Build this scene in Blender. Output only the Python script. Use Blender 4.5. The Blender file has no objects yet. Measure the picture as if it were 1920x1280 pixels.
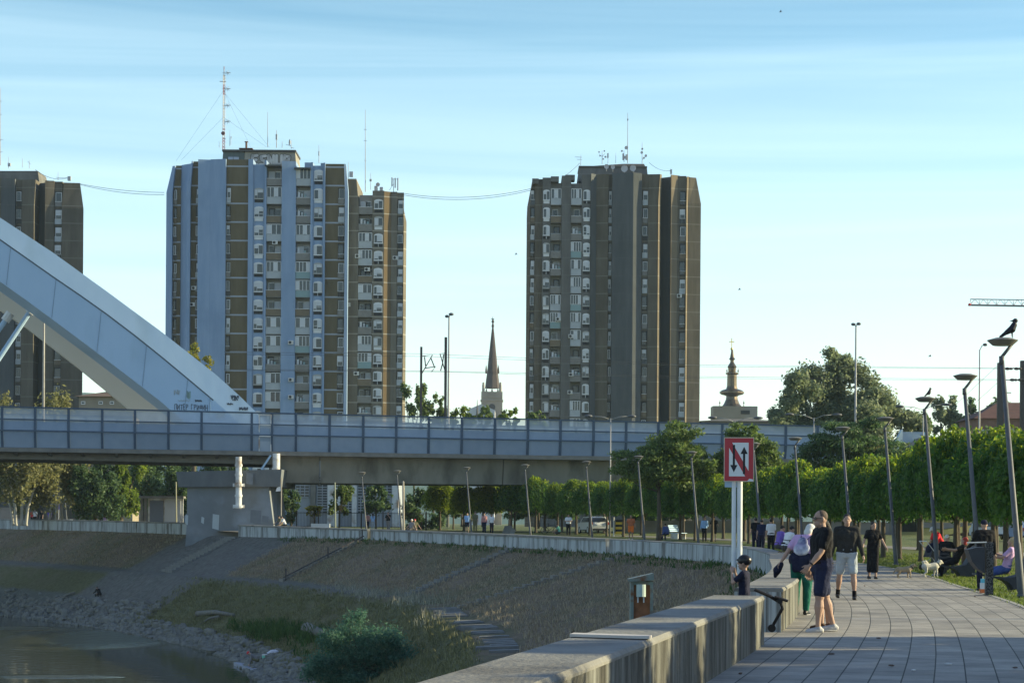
import bpy, bmesh, math, random
import numpy as np
from mathutils import Vector, Matrix
random.seed(7)
R = math.radians
S = bpy.context.scene
COL = S.collection
# ------------------------------------------------------------------ camera
F, CX, HY, ROLL, CAMZ = 4000.0, 960.0, 981.0, 0.007, 1.51   # focal length in photo pixels, horizon row, eye height
def P(px, py, Y):
    dx = (px - CX) / F; dy = (HY - py) / F
    return Vector(((dx - ROLL * dy) * Y, Y, CAMZ + (dy + ROLL * dx) * Y))
def PX(px, Y): return (px - CX) / F * Y
def proj(v):
    x = v[0] / v[1]; z = (v[2] - CAMZ) / v[1]
    dy = z - ROLL * x; dx = x + ROLL * z
    return CX + dx * F, HY - dy * F
cd = bpy.data.cameras.new('camera'); cam = bpy.data.objects.new('camera', cd); COL.objects.link(cam)
cd.sensor_width = 36; cd.lens = F / 1920 * 36; cd.shift_y = (HY - 640) / 1920
cd.clip_start = 0.5; cd.clip_end = 12000
cam.matrix_world = Matrix(((1, -ROLL, 0, 0), (0, 0, -1, 0), (ROLL, 1, 0, CAMZ), (0, 0, 0, 1)))
S.camera = cam
# ------------------------------------------------------------------ mesh helper
class MB:
    def __init__(s): s.v = []; s.f = []; s.m = []
    def add(s, vs, fs, m=0):
        o = len(s.v); s.v.extend([tuple(p) for p in vs])
        s.f.extend([tuple(i + o for i in f) for f in fs]); s.m.extend([m] * len(fs)); return s
    def box(s, x0, x1, y0, y1, z0, z1, m=0):
        return s.add([(x0,y0,z0),(x1,y0,z0),(x1,y1,z0),(x0,y1,z0),(x0,y0,z1),(x1,y0,z1),(x1,y1,z1),(x0,y1,z1)],
              [(0,3,2,1),(4,5,6,7),(0,1,5,4),(1,2,6,5),(2,3,7,6),(3,0,4,7)], m)
    def hexa(s, p, m=0):
        return s.add(p, [(0,3,2,1),(4,5,6,7),(0,1,5,4),(1,2,6,5),(2,3,7,6),(3,0,4,7)], m)
    def obox(s, c, ax, ay, az, m=0):
        c, ax, ay, az = map(Vector, (c, ax, ay, az))
        return s.hexa([c-ax-ay-az, c+ax-ay-az, c+ax+ay-az, c-ax+ay-az, c-ax-ay+az, c+ax-ay+az, c+ax+ay+az, c-ax+ay+az], m)
    def bar(s, p0, p1, w, h=None, m=0, up=(0,0,1)):
        p0, p1 = Vector(p0), Vector(p1); d = (p1 - p0); L = d.length
        if L < 1e-6: return s
        d /= L; u = Vector(up)
        if abs(d.dot(u)) > .98: u = Vector((1,0,0)) if abs(d.x) < .9 else Vector((0,1,0))
        a = d.cross(u).normalized(); b = a.cross(d).normalized()
        return s.obox((p0+p1)/2, d*(L/2), a*(w/2), b*((h or w)/2), m)
    def tube(s, pts, r, n=8, m=0, cap=True):
        pts = [Vector(p) for p in pts]
        rs = r if isinstance(r, (list, tuple)) else [r] * len(pts)
        rings = []; ref = None
        for i, p in enumerate(pts):
            d = (pts[min(i+1, len(pts)-1)] - pts[max(i-1, 0)])
            d = d.normalized() if d.length > 1e-9 else Vector((0,0,1))
            if ref is None:
                ref = Vector((1,0,0)) if abs(d.x) < .8 else Vector((0,1,0))
            a = (ref - d * ref.dot(d)).normalized(); b = d.cross(a); ref = a
            rings.append([p + (a*math.cos(t) + b*math.sin(t)) * rs[i] for t in [2*math.pi*k/n for k in range(n)]])
        vs = [q for rg in rings for q in rg]; fs = []
        for i in range(len(pts)-1):
            for k in range(n):
                k2 = (k+1) % n
                fs.append((i*n+k, i*n+k2, (i+1)*n+k2, (i+1)*n+k))
        if cap:
            fs.append(tuple(range(n-1, -1, -1))); fs.append(tuple((len(pts)-1)*n + k for k in range(n)))
        return s.add(vs, fs, m)
    def lathe(s, prof, c=(0,0,0), n=16, m=0, sx=1, sy=1):
        c = Vector(c); vs = []; fs = []
        for (r, z) in prof:
            for k in range(n):
                t = 2*math.pi*k/n; vs.append((c.x + r*math.cos(t)*sx, c.y + r*math.sin(t)*sy, c.z + z))
        for i in range(len(prof)-1):
            for k in range(n):
                k2 = (k+1) % n; fs.append((i*n+k, i*n+k2, (i+1)*n+k2, (i+1)*n+k))
        fs.append(tuple(range(n-1, -1, -1))); fs.append(tuple((len(prof)-1)*n + k for k in range(n)))
        return s.add(vs, fs, m)
    def prism(s, poly, d, m=0):          # planar polygon (3-D points) pushed along d
        d = Vector(d); poly = [Vector(p) for p in poly]; n = len(poly)
        fs = [tuple(range(n-1, -1, -1)), tuple(range(n, 2*n))]
        fs += [(i, (i+1) % n, n + (i+1) % n, n + i) for i in range(n)]
        return s.add(poly + [p + d for p in poly], fs, m)
    def ball(s, c, r, m=0, seg=10, rings=6, jit=0, rnd=None):
        c = Vector(c); rr = r if isinstance(r, (tuple, list, Vector)) else (r, r, r)
        vs = []; fs = []
        for i in range(rings+1):
            ph = math.pi * i / rings
            for k in range(seg):
                th = 2*math.pi*k/seg; q = 1 + (rnd.uniform(-jit, jit) if jit and 0 < i < rings else 0)
                vs.append((c.x + rr[0]*q*math.sin(ph)*math.cos(th), c.y + rr[1]*q*math.sin(ph)*math.sin(th), c.z - rr[2]*q*math.cos(ph)))
        for i in range(rings):
            for k in range(seg):
                k2 = (k+1) % seg; fs.append((i*seg+k, i*seg+k2, (i+1)*seg+k2, (i+1)*seg+k))
        return s.add(vs, fs, m)
    def mesh(s, name, mats, smooth=False):
        me = bpy.data.meshes.new(name)
        me.from_pydata(s.v, [], s.f)
        for mt in (mats if isinstance(mats, (list, tuple)) else [mats]): me.materials.append(mt)
        me.polygons.foreach_set('material_index', s.m)
        if smooth: me.polygons.foreach_set('use_smooth', [True] * len(s.f))
        me.update(); return me
def link(name, me, parent=None, loc=None, rot=None, kind=None, label=None):
    o = bpy.data.objects.new(name, me); COL.objects.link(o)
    if parent is not None: o.parent = parent
    if loc is not None: o.location = loc
    if rot is not None: o.rotation_euler = rot
    if kind: o['kind'] = kind
    if label: o['label'] = label
    return o
def obj(name, mb, mats, parent=None, smooth=False, rel=True, **k):
    """links the shape as one mesh; with a parent, shape coordinates are world ones moved into the parent's frame when rel"""
    if parent is not None and rel:
        L = parent.matrix_basis.translation
        if parent.parent is not None: L = L + parent.parent.matrix_basis.translation
        mb.v = [(x-L.x, y-L.y, z-L.z) for x, y, z in mb.v]
    return link(name, mb.mesh(name, mats, smooth), parent, **k)
def tag(o, label, cat, group=None):
    o['label'] = label; o['category'] = cat
    if group: o['group'] = group
    return o
def thing(name, label, cat, loc=(0,0,0), rotz=0, group=None):
    o = bpy.data.objects.new(name, None); COL.objects.link(o)
    o.location = loc; o.rotation_euler = (0, 0, rotz); o.empty_display_size = .3
    return tag(o, label, cat, group)
def solo(name, mb, mats, label, cat, group=None, loc=None, smooth=False, kind=None):
    """a thing that is one mesh; shape in world coordinates, origin moved to loc"""
    if loc is not None:
        mb.v = [(x-loc[0], y-loc[1], z-loc[2]) for x, y, z in mb.v]
    o = link(name, mb.mesh(name, mats, smooth), None, loc)
    if kind: o['kind'] = kind
    return tag(o, label, cat, group)
def dup(root, loc=None, rotz=None, label=None, scale=None):
    r = root.copy(); COL.objects.link(r)
    if loc is not None: r.location = loc
    if rotz is not None: r.rotation_euler = (0, 0, rotz)
    if scale is not None: r.scale = scale if isinstance(scale, tuple) else (scale,)*3
    if label: r['label'] = label
    for ch in KIDS.get(root.name, []) or list(root.children):
        c = ch.copy(); COL.objects.link(c); c.parent = r
        for g in ch.children:
            d = g.copy(); COL.objects.link(d); d.parent = c
    return r
KIDS = {}
# ------------------------------------------------------------------ materials
def nodes(m):
    m.use_nodes = True; nt = m.node_tree; nt.nodes.clear()
    return nt, nt.nodes.new, nt.links.new
MATS = {}
def mat(name, c, rough=.7, c2=None, scale=4.0, amt=.5, bump=0, bscale=None, metal=0, spec=.3, stretch=(1,1,1), c3=None, scale3=.5, coord='Object', trans=0, detail=6, rnd=0):
    """principled surface whose colour wanders between c and c2 (and towards c3 in large stains)"""
    if name in MATS: return MATS[name]
    m = bpy.data.materials.new(name); nt, N, L = nodes(m); MATS[name] = m
    out = N('ShaderNodeOutputMaterial'); b = N('ShaderNodeBsdfPrincipled')
    b.inputs['Roughness'].default_value = rough; b.inputs['Metallic'].default_value = metal
    b.inputs['Specular IOR Level'].default_value = spec
    tc = N('ShaderNodeTexCoord'); mp = N('ShaderNodeMapping'); mp.inputs['Scale'].default_value = stretch
    if coord == 'World':
        ge = N('ShaderNodeNewGeometry'); L(ge.outputs['Position'], mp.inputs['Vector'])
    else: L(tc.outputs[coord], mp.inputs['Vector'])
    col = None
    if c2 is not None:
        n = N('ShaderNodeTexNoise'); n.inputs['Scale'].default_value = scale; n.inputs['Detail'].default_value = detail
        L(mp.outputs[0], n.inputs['Vector'])
        rp = N('ShaderNodeValToRGB'); rp.color_ramp.elements[0].position = .5 - amt*.4; rp.color_ramp.elements[1].position = .5 + amt*.4
        rp.color_ramp.elements[0].color = (*c, 1); rp.color_ramp.elements[1].color = (*c2, 1)
        L(n.outputs['Fac'], rp.inputs['Fac']); col = rp.outputs['Color']
    if c3 is not None:
        n3 = N('ShaderNodeTexNoise'); n3.inputs['Scale'].default_value = scale3; n3.inputs['Detail'].default_value = 4
        L(mp.outputs[0], n3.inputs['Vector'])
        r3 = N('ShaderNodeValToRGB'); r3.color_ramp.elements[0].position = .52; r3.color_ramp.elements[1].position = .68
        L(n3.outputs['Fac'], r3.inputs['Fac'])
        mx = N('ShaderNodeMix'); mx.data_type = 'RGBA'
        L(r3.outputs['Color'], mx.inputs[0])
        if col: L(col, mx.inputs[6])
        else: mx.inputs[6].default_value = (*c, 1)
        mx.inputs[7].default_value = (*c3, 1); col = mx.outputs[2]
    if rnd:                                                # every object a little lighter or darker
        oi = N('ShaderNodeObjectInfo'); mr = N('ShaderNodeMapRange'); mr.inputs['To Min'].default_value = 1-rnd; mr.inputs['To Max'].default_value = 1+rnd*.6; L(oi.outputs['Random'], mr.inputs['Value'])
        mz = N('ShaderNodeMix'); mz.data_type = 'RGBA'; mz.blend_type = 'MULTIPLY'; mz.inputs[0].default_value = 1; L(col, mz.inputs[6]); L(mr.outputs[0], mz.inputs[7]); col = mz.outputs[2]
    if col: L(col, b.inputs['Base Color'])
    else: b.inputs['Base Color'].default_value = (*c, 1)
    if bump:
        nb = N('ShaderNodeTexNoise'); nb.inputs['Scale'].default_value = bscale or scale*3; nb.inputs['Detail'].default_value = 5
        L(mp.outputs[0], nb.inputs['Vector'])
        bp = N('ShaderNodeBump'); bp.inputs['Strength'].default_value = bump; bp.inputs['Distance'].default_value = .05
        L(nb.outputs['Fac'], bp.inputs['Height']); L(bp.outputs[0], b.inputs['Normal'])
    sh = b.outputs[0]
    if trans:
        tr = N('ShaderNodeBsdfTransparent'); ms = N('ShaderNodeMixShader'); ms.inputs[0].default_value = trans
        L(sh, ms.inputs[1]); L(tr.outputs[0], ms.inputs[2]); sh = ms.outputs[0]
    L(sh, out.inputs[0]); return m
def leafmat(name, dark, light, tl=.35, scale=1.2):
    """leaves: per-leaf colour wander plus light passing through"""
    if name in MATS: return MATS[name]
    m = bpy.data.materials.new(name); nt, N, L = nodes(m); MATS[name] = m
    out = N('ShaderNodeOutputMaterial'); b = N('ShaderNodeBsdfPrincipled'); b.inputs['Roughness'].default_value = .6
    b.inputs['Specular IOR Level'].default_value = .25
    ge = N('ShaderNodeNewGeometry'); n = N('ShaderNodeTexNoise'); n.inputs['Scale'].default_value = scale; n.inputs['Detail'].default_value = 3
    L(ge.outputs['Position'], n.inputs['Vector'])
    ad = N('ShaderNodeMath'); ad.operation = 'MULTIPLY_ADD'; ad.inputs[1].default_value = .55
    L(ge.outputs['Random Per Island'], ad.inputs[0]); 
    ml = N('ShaderNodeMath'); ml.operation = 'MULTIPLY'; ml.inputs[1].default_value = .6; L(n.outputs['Fac'], ml.inputs[0]); L(ml.outputs[0], ad.inputs[2])
    rp = N('ShaderNodeValToRGB'); rp.color_ramp.elements[0].position = .2; rp.color_ramp.elements[1].position = .85
    rp.color_ramp.elements[0].color = (*dark, 1); rp.color_ramp.elements[1].color = (*light, 1)
    L(ad.outputs[0], rp.inputs['Fac']); L(rp.outputs['Color'], b.inputs['Base Color'])
    t = N('ShaderNodeBsdfTranslucent'); hs = N('ShaderNodeHueSaturation'); hs.inputs['Value'].default_value = 1.5; hs.inputs['Saturation'].default_value = 1.1
    L(rp.outputs['Color'], hs.inputs['Color']); L(hs.outputs[0], t.inputs['Color'])
    mx = N('ShaderNodeMixShader'); mx.inputs[0].default_value = tl
    L(b.outputs[0], mx.inputs[1]); L(t.outputs[0], mx.inputs[2]); L(mx.outputs[0], out.inputs[0]); return m
# ------------------------------------------------------------------ light and sky
SUN_EL, SUN_AZ = R(19), R(6.0)            # sun low to the right of the view, azimuth measured from +X towards +Y
sd = Vector((math.cos(SUN_EL)*math.cos(SUN_AZ), math.cos(SUN_EL)*math.sin(SUN_AZ), math.sin(SUN_EL)))
sl = bpy.data.lights.new('sun', 'SUN'); sl.energy = 5.0; sl.angle = R(.6); sl.color = (1, .87, .52)
so = bpy.data.objects.new('sun', sl); COL.objects.link(so); so.rotation_euler = sd.to_track_quat('Z', 'Y').to_euler(); so.location = (60, 0, 60)
W = bpy.data.worlds.new('World'); S.world = W; W.use_nodes = True
nt = W.node_tree; nt.nodes.clear(); N, L = nt.nodes.new, nt.links.new
wo = N('ShaderNodeOutputWorld'); bg = N('ShaderNodeBackground'); sky = N('ShaderNodeTexSky')
sky.sky_type = 'NISHITA'; sky.sun_disc = False; sky.sun_elevation = SUN_EL
sky.sun_rotation = math.pi/2 - SUN_AZ; sky.air_density = 1.0; sky.dust_density = .3; sky.ozone_density = 1.0
bg.inputs['Strength'].default_value = .092
tc = N('ShaderNodeTexCoord'); sp = N('ShaderNodeSeparateXYZ'); L(tc.outputs['Generated'], sp.inputs[0])
rp = N('ShaderNodeValToRGB'); L(sp.outputs['Z'], rp.inputs['Fac'])     # tint by elevation
e = rp.color_ramp.elements; e[0].position = 0; e[0].color = (1.28, 1.32, 1.35, 1); e[1].position = 1; e[1].color = (.32, .54, 1.05, 1)
for q, c in ((.095, (1.22, 1.33, 1.36)), (.17, (1.10, 1.27, 1.29)), (.212, (.84, 1.12, 1.17)), (.25, (.60, .93, 1.03)), (.45, (.38, .60, 1.06))):
    x = rp.color_ramp.elements.new(q); x.color = (*c, 1)
mu = N('ShaderNodeMix'); mu.data_type = 'RGBA'; mu.blend_type = 'MULTIPLY'; mu.inputs[0].default_value = 1
L(sky.outputs[0], mu.inputs[6]); L(rp.outputs['Color'], mu.inputs[7])
# thin streaks of high cloud
mp = N('ShaderNodeMapping'); mp.inputs['Scale'].default_value = (1.3, 1.3, 32); mp.inputs['Rotation'].default_value = (0, R(1.5), 0)
L(tc.outputs['Generated'], mp.inputs['Vector'])
n1 = N('ShaderNodeTexNoise'); n1.inputs['Scale'].default_value = 1.15; n1.inputs['Detail'].default_value = 7; n1.inputs['Roughness'].default_value = .52; n1.inputs['Distortion'].default_value = .9
L(mp.outputs[0], n1.inputs['Vector'])
r2 = N('ShaderNodeValToRGB'); r2.color_ramp.elements[0].position = .28; r2.color_ramp.elements[1].position = .80
r2.color_ramp.elements[1].color = (.40, .40, .40, 1); L(n1.outputs['Fac'], r2.inputs['Fac'])
mx = N('ShaderNodeMix'); mx.data_type = 'RGBA'; L(r2.outputs['Color'], mx.inputs[0]); L(mu.outputs[2], mx.inputs[6]); mx.inputs[7].default_value = (6.5, 8.2, 8.6, 1)
L(mx.outputs[2], bg.inputs['Color']); L(bg.outputs[0], wo.inputs['Surface'])
S.view_settings.view_transform = 'Standard'; S.view_settings.look = 'None'; S.view_settings.exposure = .95
S.view_settings.use_curve_mapping = False; S.view_settings.gamma = 1
S.cycles.max_bounces = 6; S.cycles.transparent_max_bounces = 12; S.cycles.diffuse_bounces = 3; S.cycles.glossy_bounces = 3
S.cycles.use_denoising = True
# ------------------------------------------------------------------ terrain curves
GT = [(-400,0),(75,0),(100,.06),(117,.17),(127,.24),(155,.40),(174,.55),(192,.74),(212,.88),(235,.97),(260,1.0),(9999,1.0)]
def G(Y):
    for (a, za), (b, zb) in zip(GT, GT[1:]):
        if Y <= b: return za + (zb-za)*(Y-a)/(b-a)
    return 1.0
WATER = -7.0
# river side edge of the wall, ledge half way down the bank, water line : X, Y of each (station by station), ledge height
ST = [((-150,372),(-154,369),(-162,364),-2.5), ((-96,297),(-100,293),(-108,287),-2.6), ((-56.4,235),(-60.7,231),(-68,227),-2.7), ((-41.3,212),(-45.9,208.5),(-53.5,203),-2.75), ((-29.3,192),(-34.3,188.2),(-41,183.5),-2.8),
 ((-20.0,174.5),(-25.6,171.5),(-32.5,169),-2.8), ((-14.3,164),(-20.2,160.5),(-27.5,158.5),-2.8), ((-10,155),(-15.6,151.5),(-22.8,148),-2.8), ((-4.9,141),(-10.9,138.6),(-18.6,136.5),-2.8),
 ((0,127),(-6.3,125.6),(-15.2,123.5),-2.8), ((4.6,112.5),(-3.2,111.5),(-12.6,111),-2.8), ((7.8,99),(-2,98.5),(-10.7,98),-2.8), ((9.1,86),(-.4,85.6),(-9.4,85),-2.8),
 ((8.35,70),(.3,70),(-8.6,70),-2.8), ((6.75,56),(-.6,56.5),(-9,57),-2.8), ((5.28,43.5),(-1.8,44),(-10,45),-2.8), ((3.92,34.5),(-2.8,35.4),(-11,37),-2.8),
 ((2.49,26.8),(-4.2,28.2),(-12.5,30),-2.8), ((.68,17.9),(-6.2,19.3),(-14,21),-2.8), ((-.48,12.2),(-7,13.6),(-15,15),-2.8), ((-5.05,-10),(-11.7,-8.6),(-19,-6),-2.8), ((-14,-52),(-20,-51),(-27,-50),-2.8)]
def cr(a, b, c, d, t):
    return .5*((2*b) + (-a+c)*t + (2*a-5*b+4*c-d)*t*t + (-a+3*b-3*c+d)*t*t*t)
def curve(k, s):
    n = len(ST); i = min(int(s), n-2); t = s - i
    q = [ST[max(0, min(n-1, j))][k] for j in (i-1, i, i+1, i+2)]
    if isinstance(q[0], tuple): return tuple(cr(q[0][c], q[1][c], q[2][c], q[3][c], t) for c in (0, 1))
    return cr(*q, t)
def wall_pt(s, off=0.0):
    """point on the wall line, moved off metres away from the river"""
    x, y = curve(0, s); e = .02
    x1, y1 = curve(0, min(s+e, len(ST)-1)); x0, y0 = curve(0, max(s-e, 0))
    d = math.hypot(x1-x0, y1-y0); tx, ty = (x1-x0)/d, (y1-y0)/d
    return x - ty*off, y + tx*off
def wz(Y): return G(Y) + .62 + (.0 if Y < 160 else min(.03, (Y-160)*.001))
def foot(Y): return wz(Y) - (.78 if Y < 160 else .78 + min(.3, (Y-160)*.012))
def bank(s, v):
    """v 0..1 upper slope, 1..1.15 ledge, 1.15..2 lower slope, 2..3 under water"""
    a, b, c = curve(0, s), curve(1, s), curve(2, s); zl = curve(3, s)
    zf = foot(a[1])
    if v <= 1:
        t = v; return (a[0]+(b[0]-a[0])*t, a[1]+(b[1]-a[1])*t, zf+(zl-zf)*t)
    bx, by = b
    dx, dy = c[0]-bx, c[1]-by; d = math.hypot(dx, dy); lx, ly = bx+dx/d*1.3, by+dy/d*1.3
    if v <= 1.15:
        t = (v-1)/.15; return (bx+(lx-bx)*t, by+(ly-by)*t, zl-.06*t)
    if v <= 2:
        t = (v-1.15)/.85; return (lx+(c[0]-lx)*t, ly+(c[1]-ly)*t, zl-.06+(WATER-zl+.06)*(t**.94))
    t = v-2; return (c[0]+dx/d*5*t, c[1]+dy/d*5*t, WATER-1.6*t)
_grid = []
for i in range(60, (len(ST)-1)*40, 1):
    s = i/40
    for j in range(0, 42):
        v = j/20; p = bank(s, v)
        if p[1] > 5: _grid.append((s, v, p, proj(p)))
_gp = np.array([g[3] for g in _grid])
def bank_at(px, py, ymin=0, ymax=999):
    d = (_gp[:, 0]-px)**2 + (_gp[:, 1]-py)**2
    for k in np.argsort(d)[:400]:
        if ymin <= _grid[k][2][1] <= ymax: return _grid[k][:3]
    return _grid[int(np.argmin(d))][:3]
def find_wall(px, ylo=0, yhi=999):
    best = None
    for i in range(60, (len(ST)-2)*40):
        s = i/40; x, y = curve(0, s)
        if y < max(5, ylo) or y > yhi: continue
        q = abs(CX + x/y*F - px)
        if best is None or q < best[0]: best = (q, s)
    return best[1]
# ------------------------------------------------------------------ setting: land, paving, bank, water, hills
def structure(name, mb, m, smooth=True, uv=None):
    o = link(name, mb.mesh(name, m, smooth)); o['kind'] = 'structure'
    if uv is not None:
        l = o.data.uv_layers.new(name='UVMap'); co = np.array(uv, dtype=np.float32)
        vi = np.empty(len(o.data.loops), dtype=np.int32); o.data.loops.foreach_get('vertex_index', vi)
        l.data.foreach_set('uv', co[vi].ravel())
    return o
M_grass = mat('lawn', (.055,.085,.022), .9, (.115,.135,.045), 1.3, .8, .6, 30, c3=(.15,.13,.06), scale3=.35, coord='World')
NS = len(ST)-1
def sheet(name, m, s0, s1, offs, ds=.1, dz=0.0, zf=None, smooth=True, uvs=True):
    mb = MB(); uv = []; n = int(round((s1-s0)/ds))+1; al = 0; last = None
    for i in range(n):
        s = s0+(s1-s0)*i/(n-1)
        p0 = wall_pt(s, 0)
        if last: al += math.hypot(p0[0]-last[0], p0[1]-last[1])
        last = p0
        for o in offs:
            oo = o(s) if callable(o) else o
            x, y = wall_pt(s, oo); mb.v.append((x, y, (zf(x, y, oo) if zf else G(y)) + dz)); uv.append((al, oo))
    k = len(offs)
    for i in range(n-1):
        for j in range(k-1):
            mb.f.append((i*k+j, (i+1)*k+j, (i+1)*k+j+1, i*k+j+1)); mb.m.append(0)
    return structure(name, mb, m, smooth, uv if uvs else None)
# land right of the wall, one sheet fanned out to the horizon
def landz(x, y, o): return G(y)
mb = MB(); offs = [.35, 3, 8, 20, 45]; n = NS*6+1
for i in range(n):
    s = NS*i/(n-1)
    row = [(*wall_pt(s, o), ) for o in offs]
    ax, ay = wall_pt(s, .35); a0 = i/(n-1)
    ang = R(140) + (R(-80)-R(140))*a0                      # directions of the fan
    for rr in (160, 500, 1200, 2400): row.append((ax*.2+rr*math.cos(ang)+20, ay*.5+rr*math.sin(ang)+60))
    for (x, y) in row: mb.v.append((x, y, G(y)-.02))
k = 9
for i in range(n-1):
    for j in range(k-1):
        mb.f.append((i*k+j, (i+1)*k+j, (i+1)*k+j+1, i*k+j+1)); mb.m.append(0)
structure('ground', mb, M_grass)
# paving: slabs in courses that follow the wall
def paving():
    m = bpy.data.materials.new('paving'); nt, N, L = nodes(m)
    out = N('ShaderNodeOutputMaterial'); b = N('ShaderNodeBsdfPrincipled'); b.inputs['Roughness'].default_value = .75; b.inputs['Specular IOR Level'].default_value = .25
    uv = N('ShaderNodeUVMap'); br = N('ShaderNodeTexBrick'); br.offset = .5; br.offset_frequency = 2
    br.inputs['Color1'].default_value = (.28,.265,.24,1); br.inputs['Color2'].default_value = (.38,.36,.325,1); br.inputs['Mortar'].default_value = (.03,.032,.03,1)
    br.inputs['Scale'].default_value = 1; br.inputs['Brick Width'].default_value = .62; br.inputs['Row Height'].default_value = .31
    br.inputs['Mortar Size'].default_value = .008; br.inputs['Mortar Smooth'].default_value = .3; br.inputs['Bias'].default_value = -.1
    L(uv.outputs[0], br.inputs['Vector'])
    ge = N('ShaderNodeNewGeometry'); n = N('ShaderNodeTexNoise'); n.inputs['Scale'].default_value = .9; n.inputs['Detail'].default_value = 8; n.inputs['Roughness'].default_value = .7
    L(ge.outputs['Position'], n.inputs['Vector'])
    rp = N('ShaderNodeValToRGB'); rp.color_ramp.elements[0].position = .3; rp.color_ramp.elements[0].color = (.46,.46,.47,1); rp.color_ramp.elements[1].position = .70; rp.color_ramp.elements[1].color = (1.08,1.06,1.02,1)
    L(n.outputs['Fac'], rp.inputs['Fac'])
    sp = N('ShaderNodeTexVoronoi'); sp.inputs['Scale'].default_value = 1.6; L(ge.outputs['Position'], sp.inputs['Vector'])
    r2 = N('ShaderNodeValToRGB'); r2.color_ramp.elements[0].position = .02; r2.color_ramp.elements[0].color = (.45,.45,.45,1); r2.color_ramp.elements[1].position = .07
    L(sp.outputs['Distance'], r2.inputs['Fac'])
    m1 = N('ShaderNodeMix'); m1.data_type = 'RGBA'; m1.blend_type = 'MULTIPLY'; m1.inputs[0].default_value = 1
    L(br.outputs['Color'], m1.inputs[6]); L(rp.outputs['Color'], m1.inputs[7])
    m2 = N('ShaderNodeMix'); m2.data_type = 'RGBA'; m2.blend_type = 'MULTIPLY'; m2.inputs[0].default_value = 1
    L(m1.outputs[2], m2.inputs[6]); L(r2.outputs['Color'], m2.inputs[7]); L(m2.outputs[2], b.inputs['Base Color'])
    n2 = N('ShaderNodeTexNoise'); n2.inputs['Scale'].default_value = 25; L(ge.outputs['Position'], n2.inputs['Vector'])
    av = N('ShaderNodeMath'); av.operation = 'MULTIPLY_ADD'; av.inputs[1].default_value = -.8; L(br.outputs['Fac'], av.inputs[0]); L(n2.outputs['Fac'], av.inputs[2])
    bp = N('ShaderNodeBump'); bp.inputs['Strength'].default_value = .5; bp.inputs['Distance'].default_value = .012; L(av.outputs[0], bp.inputs['Height']); L(bp.outputs[0], b.inputs['Normal'])
    L(b.outputs[0], out.inputs[0]); return m
M_pave = paving()
def pave_w(s):      # far part of the promenade is wider
    y = curve(0, s)[1]; return 4.75 + (0 if y < 95 else min(7, (y-95)*.12))
sheet('promenade', M_pave, 1, NS, [.4, lambda s: pave_w(s)*.33, lambda s: pave_w(s)*.66, pave_w], .05, .004)
M_kerb = mat('kerb_stone', (.24,.23,.21), .8, (.32,.31,.28), 3, .6, coord='World')
sheet('kerb', M_kerb, 1, NS, [lambda s: pave_w(s)-.02, lambda s: pave_w(s)+.09], .05, .012)
# a second path beyond the lawn
M_path = mat('asphalt_path', (.16,.155,.15), .9, (.22,.21,.2), 2, .6, coord='World')
sheet('path', M_path, 6, 17, [lambda s: pave_w(s)+12.5, lambda s: pave_w(s)+16], .1, .0)
# bank of the river
def bankmat():
    m = bpy.data.materials.new('bank_grass'); nt, N, L = nodes(m)
    out = N('ShaderNodeOutputMaterial'); b = N('ShaderNodeBsdfPrincipled'); b.inputs['Roughness'].default_value = .95; b.inputs['Specular IOR Level'].default_value = .1
    ge = N('ShaderNodeNewGeometry')
    def noise(sc, det=6, stretch=None):
        n = N('ShaderNodeTexNoise'); n.inputs['Scale'].default_value = sc; n.inputs['Detail'].default_value = det; n.inputs['Roughness'].default_value = .62
        if stretch:
            mp = N('ShaderNodeMapping'); mp.inputs['Rotation'].default_value = stretch[1]; mp.inputs['Scale'].default_value = stretch[0]
            L(ge.outputs['Position'], mp.inputs['Vector']); L(mp.outputs[0], n.inputs['Vector'])
        else: L(ge.outputs['Position'], n.inputs['Vector'])
        return n
    def ramp(src, a, ca, bb, cb):
        r = N('ShaderNodeValToRGB'); r.color_ramp.elements[0].position = a; r.color_ramp.elements[0].color = (*ca, 1)
        r.color_ramp.elements[1].position = bb; r.color_ramp.elements[1].color = (*cb, 1); L(src, r.inputs['Fac']); return r
    g = ramp(noise(3.2, 10).outputs['Fac'], .3, (.070,.076,.036), .72, (.165,.158,.085))         # green
    d = ramp(noise(4.1, 10).outputs['Fac'], .3, (.115,.088,.062), .72, (.26,.205,.145))         # dry
    k = ramp(noise(.16, 6).outputs['Fac'], .40, (0,0,0), .60, (1,1,1))
    at = N('ShaderNodeAttribute'); at.attribute_name = 'wet'; at.attribute_type = 'GEOMETRY'
    sp = N('ShaderNodeSeparateXYZ'); L(at.outputs['Vector'], sp.inputs[0])
    ad = N('ShaderNodeMath'); ad.operation = 'ADD'; ad.use_clamp = True; L(k.outputs['Color'], ad.inputs[0]); L(sp.outputs['X'], ad.inputs[1])
    x1 = N('ShaderNodeMix'); x1.data_type = 'RGBA'; L(ad.outputs[0], x1.inputs[0]); L(d.outputs['Color'], x1.inputs[6]); L(g.outputs['Color'], x1.inputs[7])
    st = ramp(noise(2.2, 10).outputs['Fac'], .3, (.075,.08,.08), .72, (.175,.18,.175))         # mud and stone near the water, worn concrete
    x2 = N('ShaderNodeMix'); x2.data_type = 'RGBA'; L(sp.outputs['Y'], x2.inputs[0]); L(x1.outputs[2], x2.inputs[6]); L(st.outputs['Color'], x2.inputs[7])
    L(x2.outputs[2], b.inputs['Base Color'])
    nb = noise(6, 8); bp = N('ShaderNodeBump'); bp.inputs['Strength'].default_value = .9; bp.inputs['Distance'].default_value = .18
    L(nb.outputs['Fac'], bp.inputs['Height']); L(bp.outputs[0], b.inputs['Normal'])
    L(b.outputs[0], out.inputs[0]); return m
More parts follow.
